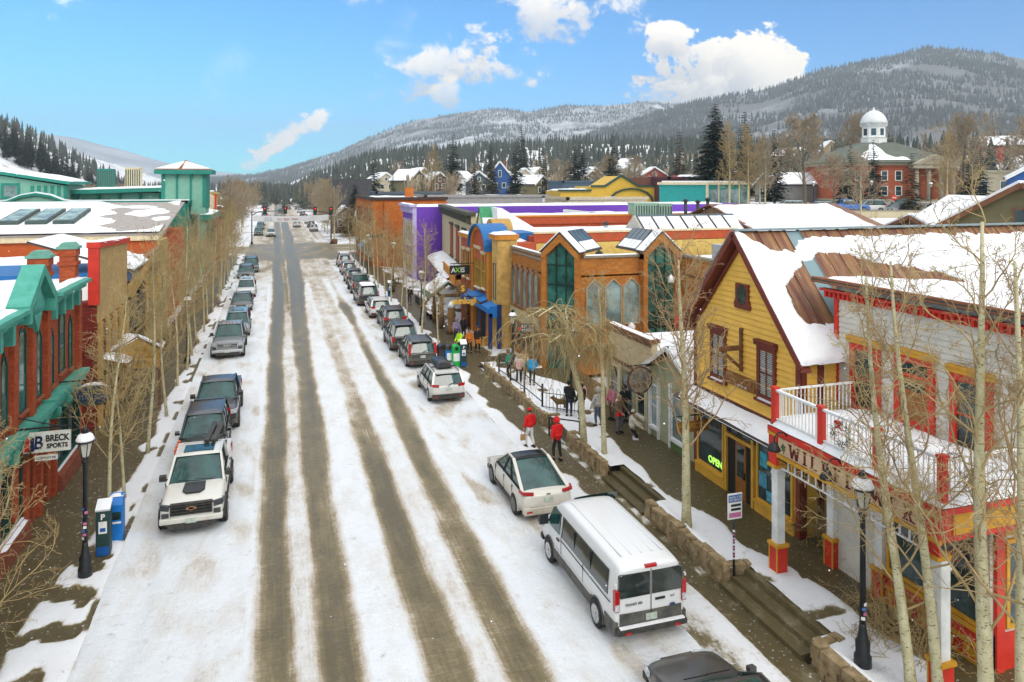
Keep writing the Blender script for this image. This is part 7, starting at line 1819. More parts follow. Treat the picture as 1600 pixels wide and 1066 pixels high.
def shrub(label, loc, seed, H=1.5, n=26, tw=None):
 rr = random.Random(seed); t = thing('bare_shrub', label, 'shrub', loc, 0, 'bare shrubs beside the porch'); mb = MB()
 for k in range(n):
  a = rr.uniform(0, 2*PI); el = rr.uniform(.3, 1.35)
  bough(mb, rr, (rr.gauss(0, .12), rr.gauss(0, .12), -.03), (math.cos(a)*math.cos(el), math.sin(a)*math.cos(el), math.sin(el)), H * rr.uniform(.6, 1.1), .014, 1, dict(PF, levels=3, n=(6, 5, 4), wig=.2), 0)
 mb.build('stems', tw or TWIG, t, recalc=False)
shrub('tangled bare shrub in the porch recess beside the yellow house', (16.4, 19.0, .55), 5, 1.9, 34)
shrub('tangled bare shrub at the foot of the second porch column', (15.2, 15.3, .5), 6, 1.5)
shrub('tangled bare shrub in front of the striped shop riser', (14.9, 13.9, .5), 9, 1.6, 30)
shrub('small bare shrub at the foot of the lamp near the porch', (14.3, 14.7, .5), 12, 1.1, 18)
def weeping(label, loc):
 rr = random.Random(9); t = thing('weeping_tree', label, 'tree', loc)
 pts = [Vector(p) for p in ((0, 0, -.1), (-.08, 0, 1.2), (-.15, .1, 2.4), (-.45, .2, 3.6), (-.7, .25, 4.6), (-.75, .3, 5.4))]
 mb = MB(); mb.tube(pts, [.17, .135, .12, .105, .09, .06], 9)
 M = []
 for k in range(13):
  a = k * 2.4 + .3; p = pts[3].lerp(pts[5], (k % 5) / 4.5); q = p + Vector((math.cos(a)*rr.uniform(.7, 1.4), math.sin(a)*rr.uniform(.7, 1.3), rr.uniform(.5, 1.3))); e = q + Vector((math.cos(a)*rr.uniform(.5, 1.2), math.sin(a)*rr.uniform(.5, 1.1), rr.uniform(-.4, .2)))
  mb.tube([p, p.lerp(q, .5) + Vector((0,0,.2)), q, e], [.07, .055, .04, .025], 6, caps=False); M.append((p.lerp(q, .5) + Vector((0,0,.2)), q, e))
 mb.build('trunk', BARK, t, recalc=False)
 mb = MB()
 for (p, q, e) in M:
  for k in range(20):
   f = rr.random(); s = p.lerp(q, f*2) if f < .5 else q.lerp(e, f*2 - 1)
   a = rr.uniform(0, 2*PI); out = rr.uniform(.25, 1.2); L = rr.uniform(1.2, 3.4); c = [s]
   d = Vector((math.cos(a)*out, math.sin(a)*out, rr.uniform(.1, .7)))
   n = 6
   for i in range(n):
    d = (d.normalized() + Vector((rr.gauss(0, .13), rr.gauss(0, .13), -.42))).normalized(); c.append(c[-1] + d * (L / n))
   thin(mb, c, .016, .006, 3)
   for j in range(4):
    i = rr.randint(1, n - 1); d2 = Vector((rr.gauss(0, .5), rr.gauss(0, .5), -.7)).normalized(); thin(mb, [c[i], c[i] + d2*.3, c[i] + d2*.5 + Vector((0, 0, -.25))], .008, .005, 3)
 mb.build('weeping_branches', TWIG, t, recalc=False)
weeping('golden weeping tree with cascading bare twigs above the stone wall', (12.75, 29.4, .5))
# ---- conifers: whorls of drooping needle sprays round a tapering stem
NEED = mat('spruce_needles', (.020, .036, .027), .9, .45, .5, 10, 0, c2=(.045, .068, .046))
NEEDB = mat('dusty_needles', (.085, .075, .04), .9, .4, .5, 10, 0)
def conifer(name, seed, H, Rb, m, tiers=26, per=14, sparse=1.0):
 rr = random.Random(seed); t = bpy.data.objects.new(name, None); COL.objects.link(t)
 mb = MB(); mb.tube([(0, 0, -.3), (0, 0, H*.5), (0, 0, H*.98)], [H*.014, H*.009, .02], 6); mb.build('trunk', GREYBARK, t, recalc=False)
 mb = MB()
 for i in range(tiers):
  f = i / tiers; z = H * (.08 + .92*f); Rr = Rb * (1 - f) ** .85 * rr.uniform(.75, 1.15) + .12
  for k in range(max(4, int(per * (1.15 - f) * sparse))):
   if rr.random() < .12: continue
   a = rr.uniform(0, 2*PI); L = Rr * rr.uniform(.6, 1.12); u = Vector((math.cos(a), math.sin(a), 0)); s = Vector((-u.y, u.x, 0))
   dz = L * rr.uniform(-.42, -.02)
   for q in range(5):
    f0 = q / 5; c = Vector((0, 0, z)) + u * (L * (f0 + .12)) + Vector((0, 0, dz * f0 + rr.uniform(-.05, .05) * H * .03)); w = L * .26 * (1.1 - f0) + .14
    d = (u * rr.uniform(.5, 1) + s * rr.uniform(-.9, .9) + Vector((0, 0, rr.uniform(-.45, .1)))).normalized(); e = d.cross(Vector((rr.gauss(0, .3), rr.gauss(0, .3), 1))).normalized()
    mb.poly([c - e*w*.5, c + d*w*.9 - e*w*.1, c + d*w*1.5, c + e*w*.5])
 mb.build('crown', m, t, recalc=False); return t
CON = [conifer('spruce_tree', 1, 14, 2.7, NEED, 34, 18), conifer('spruce_tree', 2, 12, 2.3, NEED, 30, 16), conifer('spruce_tree', 3, 10, 2.0, NEEDB, 24, 11), conifer('pine_tree', 4, 16, 4.4, NEED, 46, 34, 1.3)]
for c in CON: freeze(c)
cfirst = [True]*4
def fir(i, x, y, h, label, group='spruces standing among the houses', wide=1.0):
 s = h / (14, 12, 10, 16)[i]; z = ground_h(x, y)
 if cfirst[i]: cfirst[i] = False; o = CON[i]
 else: o = dup(CON[i], (0, 0, 0))
 tag(o, label, 'tree', group); o.location = (x, y, z); o.scale = (s*wide, s*wide, s); o.rotation_euler = (0, 0, (x*7 + y) % 6.28); return o
def cotton(name, seed, H, tw=None, spread=1.0, round_=True):
 P = dict(wig=.14, up=(.05, .03, .0, 0), levels=3, n=(7, 6, 5), f0=.25, ratio=.55, spread=.95, rmin=.028)
 return aspen(name, seed, H, .30, 24, P, z0=.22, spreadk=1.9*spread, bark=GREYBARK, twig=tw or GREYTWIG, wob=.3)
COT = [cotton('cottonwood_tree', 5, 13), cotton('cottonwood_tree', 6, 13, spread=1.15), aspen('bare_tree', 7, 11, .12, 30, dict(PA, rmin=.016, n=(8, 6)), z0=.2, spreadk=1.0, twig=mat('straw_twig', (.34, .25, .12), .9, .25, .3, 10, 0)), aspen('bare_tree', 8, 9, .12, 26, dict(PA, rmin=.018, n=(8, 6)), z0=.15, spreadk=1.35, twig=GREYTWIG)]
for c in COT: freeze(c)
kfirst = [True]*4
def bare(i, x, y, h, label, group='bare trees among the houses', wide=1.0):
 s = h / (13, 13, 11, 9)[i]; z = ground_h(x, y)
 if kfirst[i]: kfirst[i] = False; o = COT[i]
 else: o = dup(COT[i], (0, 0, 0))
 tag(o, label, 'tree', group); o.location = (x, y, z); o.scale = (s*wide, s*wide, s); o.rotation_euler = (0, 0, (x*3 + y) % 6.28); return o
# ------------------------------------------------------------------ the town behind: houses, courthouse, car park, trees, woods
WALLC = {'grey': (.20, .20, .19), 'blue': (.03, .10, .30), 'brown': (.13, .075, .04), 'cream': (.48, .42, .30), 'olive': (.16, .14, .07), 'red': (.26, .045, .03), 'white': (.62, .62, .58), 'tan': (.32, .22, .12), 'green': (.07, .13, .09), 'slate': (.09, .11, .13)}
ROOFD = mat('dark_shingle', (.045, .045, .048), .9, .3, 1.5)
def house(name, label, x, y, w, d, h, wall, rz=0.0, pitch=.75, snow=True, group=None, z=None, roofm=None, wins=2, chimney=False, trim=None, cat='house', snowfrac=1.0):
 """gabled house: gable end faces local -Y, w across it, d deep"""
 z = ground_h(x, y) - .3 if z is None else z
 t = thing(name, label, cat, (x, y, z), rz, group)
 wm = mat('wall_' + wall, WALLC[wall], .75, .15, 1.0); rm = roofm or ROOFD; rise = w / 2 * pitch
 mb = MB(); mb.prism([(-w/2, -1), (w/2, -1), (w/2, h), (0, h + rise), (-w/2, h)], 'y', 0, d); mb.build('wall', wm, t)
 mb = MB(); e = .4
 for s in (-1, 1): mb.slope((0, -e, h + rise + .05), (0, d + e, h + rise + .05), (s*(w/2 + e), d + e, h - e*pitch + .05), (s*(w/2 + e), -e, h - e*pitch + .05), .14)
 r = mb.build('roof', rm, t)
 if snow:
  mb = MB(); k = snowfrac
  for s in (-1, 1): mb.slope((s*.05, -e + .05, h + rise + .14), (s*.05, d*k + e - .1, h + rise + .14), (s*(w/2 + e - .1), d*k + e - .1, h - e*pitch + .2), (s*(w/2 + e - .1), -e + .05, h - e*pitch + .2), .22)
  mb.build('roof_snow', SNOW, r)
 if chimney:
  mb = MB(); mb.box(w*.18, d*.5, h, w*.18 + .8, d*.5 + .8, h + rise + 1.0); mb.build('chimney', mat('wall_brown', WALLC['brown'], .75, .15, 1.0), r)
 mb = MB()
 for s in (-1, 1): mb.beam((0, -e - .02, h + rise + .02), (s*(w/2 + e), -e - .02, h - e*pitch + .02), .1, .34)
 mb.build('barge_board', trim or WHITEP, t)
 F = Face('S', 0)
 for k in range(wins):
  a = lerp(-w*.34, w*.34, (k + .5) / wins) if wins > 1 else 0
  f = MB(); F.box(f, a - .65, a + .65, h*.42, h*.42 + 1.7, -.05, .08); fo = f.build('window', trim or WHITEP, t)
  f = MB(); F.box(f, a - .5, a + .5, h*.42 + .15, h*.42 + 1.55, .081, .1); f.build('pane', GLASS, fo)
 f = MB(); F.box(f, -.5, .5, h - .1, h + rise*.45, -.05, .08); fo = f.build('window', trim or WHITEP, t); f = MB(); F.box(f, -.37, .37, h + .05, h + rise*.45 - .14, .081, .1); f.build('pane', GLASS, fo)
 return t
def flat(name, label, x, y, w, d, h, m, z=None, rz=0.0, cap=None, cat='building', wins=0, group=None, snow=True):
 z = ground_h(x, y) - .4 if z is None else z
 t = thing(name, label, cat, (x, y, z), rz, group)
 mb = MB(); mb.box(0, 0, -1, w, d, h); mb.build('wall', m, t)
 mb = MB(); mb.box(-.2, -.2, h, w + .2, .25, h + .45); mb.box(-.2, -.2, h, .25, d, h + .45); mb.build('parapet', cap or m, t)
 if snow: mb = MB(); snow_cap(mb, .3, .3, w, d, h, .3, step=1.2); mb.build('roof_snow', SNOW, t)
 F = Face('S', 0)
 for k in range(wins):
  a = lerp(0, w, (k + .5) / wins); f = MB(); F.box(f, a - .6, a + .6, h*.35, h*.75, -.05, .08); fo = f.build('window', WHITEP, t); f = MB(); F.box(f, a - .48, a + .48, h*.35 + .12, h*.75 - .12, .081, .1); f.build('pane', GLASS, fo)
 return t
NEAR_ = 'houses behind the shop roofs'
t = thing('snowy_barn_roof', 'broad snow covered gabled roof with rusty edges behind the terracotta hall', 'building', (41, 56, 3))
mb = MB(); mb.prism([(50.5, 0), (64, 0), (64, 7.9), (57.2, 9.9), (50.5, 7.9)], 'x', 37.5, 50); put(mb, 'wall', mat('wall_tan', WALLC['tan'], .75), t)
mb = MB(); mb.slope((36.8, 57.2, 9.95), (50.6, 57.2, 9.95), (50.6, 49.8, 7.75), (36.8, 49.8, 7.75), .1); mb.slope((36.8, 57.2, 9.95), (50.6, 57.2, 9.95), (50.6, 64.6, 7.75), (36.8, 64.6, 7.75), .1); r = put(mb, 'roof', RUSTROOF, t)
mb = MB(); snow_cap(mb, 37.0, 50, 49.6, 57.0, 8, .22, step=.5, fn=lambda x, y: 10.05 - (57.2 - y)*.297, ragged=.5); mb.build('roof_snow', SNOW, r)
house('log_gable_house', 'little log house with an open snowy gable behind the roof lantern', 40, 69, 6.5, 8, 6.6, 'tan', pitch=.42, group=NEAR_, z=0, trim=WOOD)
flat('white_flat_shop', 'white rendered shop block with a vent behind the violet shop', 33, 74, 7, 8, 8.3, mat('wall_white', WALLC['white'], .75), z=0, group=NEAR_)
house('dark_gable_house', 'low dark roofed gable house beside the cream car park wall', 52.5, 50, 7.5, 12, 7.4, 'brown', R(-90), pitch=.42, group=NEAR_, z=0, snowfrac=.9, trim=mat('brown_coping', (.17, .075, .035), .7))
house('olive_gable_house', 'olive boarded gable house with brown eaves near the right edge of town', 63, 49, 9, 10, 6.6, 'olive', R(-20), pitch=.62, group=NEAR_, z=1, trim=mat('brown_coping', (.17, .075, .035), .7))
house('olive_gable_house', 'second olive gable house with an orange lit porch beside the yellow house roof', 47, 36, 9, 12, 7.6, 'olive', R(-60), pitch=.6, group=NEAR_, z=1.5, trim=mat('brown_coping', (.17, .075, .035), .7))
t = thing('car_park_wall', 'long cream rendered retaining wall below the upper car park', 'wall', (71, 79, 2))
mb = MB(); mb.beam((58, 84.5, 4.0), (96, 71.0, 4.0), .5, 8.4); put(mb, 'wall', mat('cream_render', (.50, .43, .28), .85, .08), t)
mb = MB(); mb.beam((58, 84.5, 8.25), (96, 71.0, 8.25), .65, .12); put(mb, 'coping', mat('grey_stone_coping', (.24, .21, .16), .8), t)
LOT = 'cars in the upper car park'
def lot(label, x, y, rz, c, fn=suv, **kw):
 o = suv('lot_car', label, 'car', (x, y), rz, c, far=True, group=LOT, **kw)[0] if fn is suv else pickup('lot_pickup', label, (x, y), rz, c, group=LOT, **kw)
 o.location.z = max(ground_h(x, y), 7.55); return o
lot('pale silver car at the left end of the upper car park', 71.5, 90.5, 1.2, (.42, .44, .45))
lot('dark teal car between the pale silver car and the blue pickup in the car park', 75.2, 88.6, 1.2, (.02, .05, .055))
lot('bright blue pickup in the upper car park', 79.2, 87.0, -1.9, (.01, .13, .45), pickup)
lot('white tall car behind the blue pickup in the car park', 83.2, 87.2, 1.2, (.6, .6, .58), H=1.85)
lot('dark grey saloon right of the white car in the car park', 86.0, 84.5, 1.9, (.04, .045, .05), sedan=True, H=1.45, rails=False)
lot('light grey saloon at the end of the car park row', 89.6, 83.5, 1.9, (.35, .36, .37), sedan=True, H=1.45, rails=False)
lot('dark car parked beneath the trees behind the stop sign', 94.5, 92.5, 1.0, (.04, .045, .05))
lot('crimson car at the right end of the upper car park', 99, 85.5, 1.9, (.42, .01, .05))
t = thing('stop_sign', 'red octagonal stop sign at the upper car park', 'road sign', (89.6, 88.8, 7.6))
mb = MB(); mb.tube([(0, 0, -.2), (0, 0, 2.0)], .05, 8); mb.build('post', mat('galvanised', (.42, .44, .45), .5, .2, 4), t)
mb = MB(); mb.prism([(.48*math.cos(PI/8 + k*PI/4), 2.05 + .48*math.sin(PI/8 + k*PI/4)) for k in range(8)], 'y', -.09, -.06); o = mb.build('plate', REDP, t); text('lettering', 'STOP', .32, WHITEP, o, (0, -.095, 2.05), FACE_S, .005, .008)
t = thing('courthouse', 'red brick courthouse with a hipped roof and a white domed cupola', 'courthouse', (112.7, 111.7, 8), R(-22)); t.scale = (1, 1, .77)
CB = brick('courthouse_brick', (.40, .095, .045), (.50, .14, .06), (.32, .15, .09), .4, .14); STN = mat('pale_stone', (.40, .35, .25), .8)
mb = MB(); mb.box(-11, 0, -1, 11, 18, 9.4); mb.build('wall', CB, t)
mb = MB(); mb.box(-11.4, -.4, 9.4, 11.4, 18.4, 10.2); mb.box(-11.1, -.1, -1, 11.1, 18.1, 1.0); mb.box(3.0, -2.0, 0, 10.5, 0, .6)
for x in (3.2, 5.4, 7.6, 9.8): mb.tube([(x + .3, -1.6, .5), (x + .3, -1.6, 8.6)], [.42, .34], 10)
mb.box(2.6, -2.4, 8.6, 11.0, 0, 9.6); mb.prism([(2.4, 9.6), (11.2, 9.6), (6.8, 12.0)], 'y', -2.6, -.2); mb.build('stone_portico', STN, t)
mb = MB(); q = [mb.vert(p) for p in ((-12.2, -1.2, 10.2), (12.2, -1.2, 10.2), (12.2, 19.2, 10.2), (-12.2, 19.2, 10.2))]; u = [mb.vert(p) for p in ((-3.2, 7, 15.6), (3.2, 7, 15.6), (3.2, 11.5, 15.6), (-3.2, 11.5, 15.6))]
for i in range(4): mb.face((q[i], q[(i+1) % 4], u[(i+1) % 4], u[i]))
mb.face(u); r = mb.build('roof', mat('grey_green_shingle', (.12, .135, .11), .85, .2, .6), t)
mb = MB()
def hip_snow(u_, v_):
 x = lerp(-9, 3, u_); y = lerp(-.6, 6.5, v_); d = .9 - abs(u_ - .55)*2.1 - v_*.9 + .5*nz(x, y, 4, .35)
 return (x*(1 - .62*(y + 1.2)/8.2), y, 10.2 + (y + 1.2)*.658 + .25*sstep(-.05, .15, d) - .1)
mb.grid(hip_snow, 40, 24); mb.build('roof_snow', SNOW, r)
CX_, CY_ = 0, 9.2
mb = MB(); mb.lathe([(2.6, 15.3), (2.6, 16.8), (2.8, 16.9), (2.3, 17.0), (2.3, 19.8), (2.6, 19.9), (2.8, 20.3), (2.5, 20.4)], (CX_, CY_, 0), 8, smooth=False); cu = mb.build('cupola', WHITEP, t)
mb = MB(); mb.lathe([(2.6, 20.4), (2.5, 21.3), (2.1, 22.6), (1.4, 23.6), (.7, 24.1), (.25, 24.2), (.2, 24.6), (.03, 25.2)], (CX_, CY_, 0), 20); mb.build('dome', mat('dome_white', (.66, .67, .66), .5), cu)
mb = MB()
for k in range(8):
 a = PI/8*0 + k*PI/4 + PI/8; p = Vector((math.cos(a), math.sin(a), 0)); s_ = Vector((-p.y, p.x, 0)); c0 = Vector((CX_, CY_, 0)) + p*2.15
 mb.poly([c0 - s_*.45 + Vector((0,0,17.5)), c0 + s_*.45 + Vector((0,0,17.5)), c0 + s_*.45 + Vector((0,0,19.3)), c0 - s_*.45 + Vector((0,0,19.3))])
mb.build('cupola_windows', GLASS, cu)
F = Face('S', 0)
for x in (-9.6, -7.2, -4.8, -2.4, 0.2, 1.8):
 for z in (1.8, 5.6):
  if x < 1: window(t, F, x, x + 1.3, z, z + 2.5, WHITEP, GLASS, .16, (1, 2), STN, None, snow=False); t.children[-1].location = (0, 0, 0)
flat('courthouse_wing', 'pale stone courthouse wing with regular windows right of the red block', 124, 104, 20, 14, 6, STN, z=7.8, rz=R(-22), wins=6)
TQ = mat('turquoise_boarding', (.02, .30, .27), .6, .1)
t = thing('turquoise_block', 'turquoise painted flat shop block with cream cornice behind the roofs', 'building', (67, 104.5, 7))
mb = MB(); P4 = [(62.2, 111.5), (67.0, 104.5), (78.5, 109.5), (74, 117)]; mb.prism(P4, 'z', 3, 11.6); put(mb, 'wall', TQ, t)
mb = MB(); mb.prism([(61.8, 111.5), (66.9, 104.0), (79.0, 109.3), (74.2, 117.4)], 'z', 11.6, 12.0)
for k in range(5):
 p = Vector((67.0, 104.5, 0)).lerp(Vector((78.5, 109.5, 0)), k/4); mb.box(p.x - .15, p.y - .25, 4, p.x + .15, p.y + .1, 11.6)
put(mb, 'cornice', CREAM, t)
mb = MB(); mb.prism([(62.6, 111.4), (67.1, 104.8), (78, 109.6), (73.8, 116.6)], 'z', 12.0, 12.25); put(mb, 'roof_snow', SNOW, t)
mb = MB()
for k in range(4):
 p = Vector((67.0, 104.5, 0)).lerp(Vector((78.5, 109.5, 0)), (k + .5)/4); mb.cbox((p.x, p.y - .08, 9.5), (1.5, .5, 2.6))
put(mb, 'window', GLASSL, t)
t = thing('yellow_block', 'yellow shop block with stepped dark parapet and a brown roof behind', 'building', (60, 126, 6))
mb = MB(); mb.prism([(50, 4), (72, 4), (72, 11.2), (66, 11.2), (62.4, 13.2), (59, 11.2), (56, 11.2), (56, 10.4), (50, 10.4)], 'y', 126.5, 134); put(mb, 'wall', mat('sunflower_paint', (.58, .36, .04), .6, .1), t)
mb = MB(); mb.prism([(61, 10.9), (75, 10.9), (75, 12.9), (63, 12.9)], 'y', 127.5, 133); put(mb, 'roof', mat('brown_ribbed_roof', (.15, .06, .045), .7), t)
mb = MB()
for (a, b) in (((49.6, 10.4), (56.2, 10.4)), ((56.2, 11.2), (59, 11.2)), ((59, 11.2), (62.4, 13.2)), ((62.4, 13.2), (66, 11.2)), ((66, 11.2), (72.4, 11.2))): mb.beam((a[0], 126.4, a[1] + .1), (b[0], 126.4, b[1] + .1), .5, .35)
for k in range(8):
 p, q = [(64.5 + 4.6*math.cos(PI*j/8), 126.3, 8.2 + 2.6*math.sin(PI*j/8)) for j in (k, k + 1)]; mb.beam(p, q, .4, .3)
put(mb, 'dark_parapet', mat('dark_green_joinery', (.02, .06, .045), .5), t)
mb = MB(); snow_cap(mb, 50, 127, 58, 133.5, 10.5, .3, step=1); put(mb, 'roof_snow', SNOW, t)
flat('maroon_block', 'maroon flat roofed block with small white windows beside the turquoise one', 69.5, 121, 7, 8, 5.4, mat('maroon_paint', (.10, .035, .045), .7), z=7.2, wins=4, snow=False)
flat('slate_block', 'wide slate blue flat block among the trees above the yellow block', 64, 160, 20, 10, 5.0, mat('slate_paint2', (.06, .10, .14), .7), wins=5, snow=False)
flat('long_metal_hall', 'long low hall with a striped frosty metal roof behind the violet shop', 24, 122, 22, 12, 9.4, mat('pale_grey_metal', (.30, .29, .28), .6), z=0)
flat('dark_flat_shop', 'dark flat topped shop just beyond the brick corner block', 20, 154, 14, 12, 9.6, mat('wall_slate', WALLC['slate'], .75), z=0)
flat('beige_flat_shop', 'low beige flat shop with snow between the pergola gable and the yellow block', 44, 108, 14, 10, 9.2, mat('wall_cream', WALLC['cream'], .75), z=0, wins=3)
house('steep_roofed_hall', 'steep dark roofed hall with a white trimmed porch gable beyond the crossing', 14, 186, 11, 8.5, 4.5, 'slate', R(-90), pitch=1.5, snow=False, z=0, trim=ROOFD)
house('porch_gable', 'white trimmed gabled porch house in front of the steep dark hall', 15.5, 177, 5.5, 7, 3.8, 'brown', pitch=.9, z=0, group=NEAR_)
house('brown_gable_shop', 'brown gabled shop with a snowy roof at the far side of the crossing', 16.5, 158, 6, 8, 3.6, 'brown', R(-90), pitch=.7, z=0, group=NEAR_)
house('slate_house', 'slate shingled house right of the steep dark hall', 31, 188, 8, 12, 5.5, 'slate', R(-90), pitch=1.0, snow=False, z=0)
house('bright_blue_house', 'bright blue house with white trim and a steep gable among the spruces', 66.5, 219, 7.5, 10, 6, 'blue', R(-15), pitch=1.25, snowfrac=.6, group=NEAR_, chimney=True)
RED_ROOF = mat('red_metal_roof', (.30, .035, .035), .55)
house('red_roofed_house', 'long red metal roofed house half covered with snow above the turquoise block', 97, 151, 8, 16, 4.2, 'tan', R(-72), pitch=.75, roofm=RED_ROOF, snowfrac=.35, group=NEAR_)
house('red_roofed_house', 'smaller red roofed house with a snowy gable left of the long red roof', 92, 147, 7, 9, 3.6, 'grey', R(8), pitch=.8, roofm=RED_ROOF, snowfrac=.7, group=NEAR_)
house('royal_blue_house', 'deep blue house by the right edge below the courthouse wing', 107, 79, 8, 10, 4.5, 'blue', R(-50), pitch=.6, z=8.2, group=NEAR_)
house('snow_roofed_hall', 'broad low hall with a snow covered roof right of the courthouse wing', 139, 108, 12, 24, 4.5, 'cream', R(-130), pitch=.4, group=NEAR_)
house('red_hill_house', 'reddish house high on the slope at the right edge of town', 236, 196, 12, 24, 6, 'red', R(-130), pitch=.55, group=NEAR_)
house('white_hill_house', 'white house among pines behind the big spruce', 128, 190, 9, 12, 5, 'white', R(-30), pitch=.7, group=NEAR_)
house('grey_log_house', 'long grey house with a snowy roof left of the courthouse', 98, 131, 9, 18, 4, 'grey', R(-100), pitch=.5, group=NEAR_)
rr = random.Random(21)
WL = list(WALLC)
k = 0
for (x, y, w, d, h, wall, rz, lab) in (
 (36, 252, 8, 10, 5, 'cream', .2, 'cream gabled house first in the row behind the brick corner block'), (44, 246, 8, 9, 5, 'grey', -.3, 'grey gabled house second in the row behind the brick corner block'), (51, 262, 9, 10, 5.5, 'tan', .1, 'tan gabled house third in the row behind the brick corner block'),
 (58, 240, 8, 9, 4.5, 'white', -.6, 'white gabled house left of the bright blue one'), (76, 240, 8, 10, 5, 'slate', .4, 'slate gabled house just right of the bright blue one'), (84, 246, 9, 9, 5, 'cream', -.2, 'cream gabled house further right of the bright blue one'), (40, 214, 7, 9, 4.5, 'olive', .5, 'olive gabled house below the row behind the brick corner block'), (49, 226, 7, 8, 4.2, 'brown', .2, 'brown gabled house below the tan one'),
 (56, 205, 7, 9, 4.5, 'slate', -.2, 'slate gabled house beside the tall spruce past the violet shop'), (72, 196, 7, 8, 4.2, 'olive', .6, 'olive gabled house below the bright blue one'), (96, 226, 8, 9, 5, 'grey', -.4, 'grey gabled house between two spruces in mid town'), (107, 240, 9, 9, 5, 'brown', .3, 'brown gabled house high in mid town'), (118, 262, 9, 10, 5, 'tan', .1, 'tan gabled house on the wooded rise'), (132, 240, 9, 9, 5, 'red', -.3, 'dark red gabled house on the wooded rise'),
 (150, 290, 10, 10, 6, 'white', .2, 'white gabled house high on the wooded rise'), (176, 262, 10, 11, 6, 'slate', -.3, 'slate gabled house high behind the bare cottonwoods'), (120, 330, 10, 10, 6, 'cream', .5, 'cream gabled house far up the wooded rise'), (205, 250, 11, 12, 6, 'green', .2, 'green gabled house on the slope behind the courthouse'), (230, 262, 11, 11, 6, 'tan', -.5, 'tan gabled house on the slope behind the courthouse'),
 (-20, 190, 9, 10, 4.5, 'white', .3, 'white gabled house left of the street beyond the teal tower'), (-28, 214, 9, 10, 4.5, 'brown', -.2, 'brown gabled house left of the street beyond the teal tower'), (-16, 240, 8, 10, 4.5, 'grey', .1, 'grey gabled house far down the left of the street'), (-34, 250, 9, 12, 5, 'cream', .6, 'cream gabled house far behind the teal tower'), (-48, 230, 9, 10, 5, 'slate', .3, 'slate gabled house behind the teal annex'), (-22, 290, 9, 10, 5, 'tan', .2, 'tan gabled house far down the left of the street'), (-44, 300, 10, 10, 5, 'olive', -.3, 'olive gabled house far down behind the teal hall'), (25, 240, 8, 9, 4.5, 'green', .3, 'green gabled house far down the right of the street'), (27, 290, 8, 10, 4.5, 'white', -.2, 'white gabled house far down the right of the street'), (22, 330, 9, 10, 5, 'red', .2, 'red gabled house far down the right of the street')):
 house('gabled_house', lab, x, y, w, d, h, wall, rz, pitch=rr.uniform(.6, .95), group='small houses beyond the main street', wins=2)
flat('yellow_brown_block', 'mustard and brown flat block left of the street beyond the teal tower', -24, 172, 12, 10, 9.5, mat('mustard_stucco', (.42, .31, .10), .8), z=0)
flat('snowy_shop_block', 'low brown shop block on the far left corner of the crossing', -22, 152, 12, 14, 7.0, mat('wall_brown', WALLC['brown'], .75), z=0, wins=3)
for args in ((3, 76.9, 117.1, 18.5, 'largest dark spruce towering behind the turquoise block'), (0, 103, 145, 21, 'tall spruce right of the largest dark one'), (0, 80.7, 105.3, 13, 'slim spruce just left of the courthouse and above the turquoise block'), (1, 100.4, 109.5, 11.5, 'spruce in front of the left half of the courthouse'), (0, 99.1, 102.6, 12, 'spruce in front of the middle of the courthouse'), (1, 96.2, 106.5, 9, 'shorter spruce beside the car park in front of the courthouse'),
             (2, 86.5, 82.5, 9, 'small brownish spruce among the parked cars'), (1, 100, 83.0, 10, 'dark spruce near the crimson car'), (1, 84.5, 90.5, 5.5, 'little spruce just behind the white tall car'), (0, 48.3, 205.1, 18, 'tall dark spruce behind the violet shop roof'), (0, 59.1, 180.6, 15, 'spruce right of the bright blue house gable'), (2, 57, 196, 14, 'dusty brown spruce left of the bright blue house'), (0, 105.2, 312.8, 30, 'tall spruce standing above the wooded rise'), (1, 77.3, 185.2, 17, 'spruce beside the slate blue block'), (0, 82.9, 172.9, 17, 'spruce right in front of the slate blue block'), (2, 72.7, 197.2, 15, 'brownish spruce behind the terracotta hall'),
             (2, 104.6, 176.4, 19, 'dusty pine with an open crown left of the largest spruce'), (1, 91, 166, 9, 'bushy spruce above the yellow block'), (1, 95, 163, 8, 'bushy spruce second above the yellow block'), (3, 17, 168, 12, 'dark conifer at the far right of the crossing'), (2, 15.5, 166, 11, 'brownish conifer at the far right of the crossing'), (0, 26, 205, 17, 'spruce behind the steep dark hall'), (1, -30, 200, 10, 'spruce beyond the teal tower'), (0, -38, 236, 11, 'spruce further beyond the teal tower'), (0, 113, 96, 9, 'spruce beside the courthouse wing'), (1, 62, 214, 16, 'spruce close left of the bright blue house'), (0, 90, 210, 19, 'spruce rising behind the yellow block')):
 fir(*args, wide=1.2)
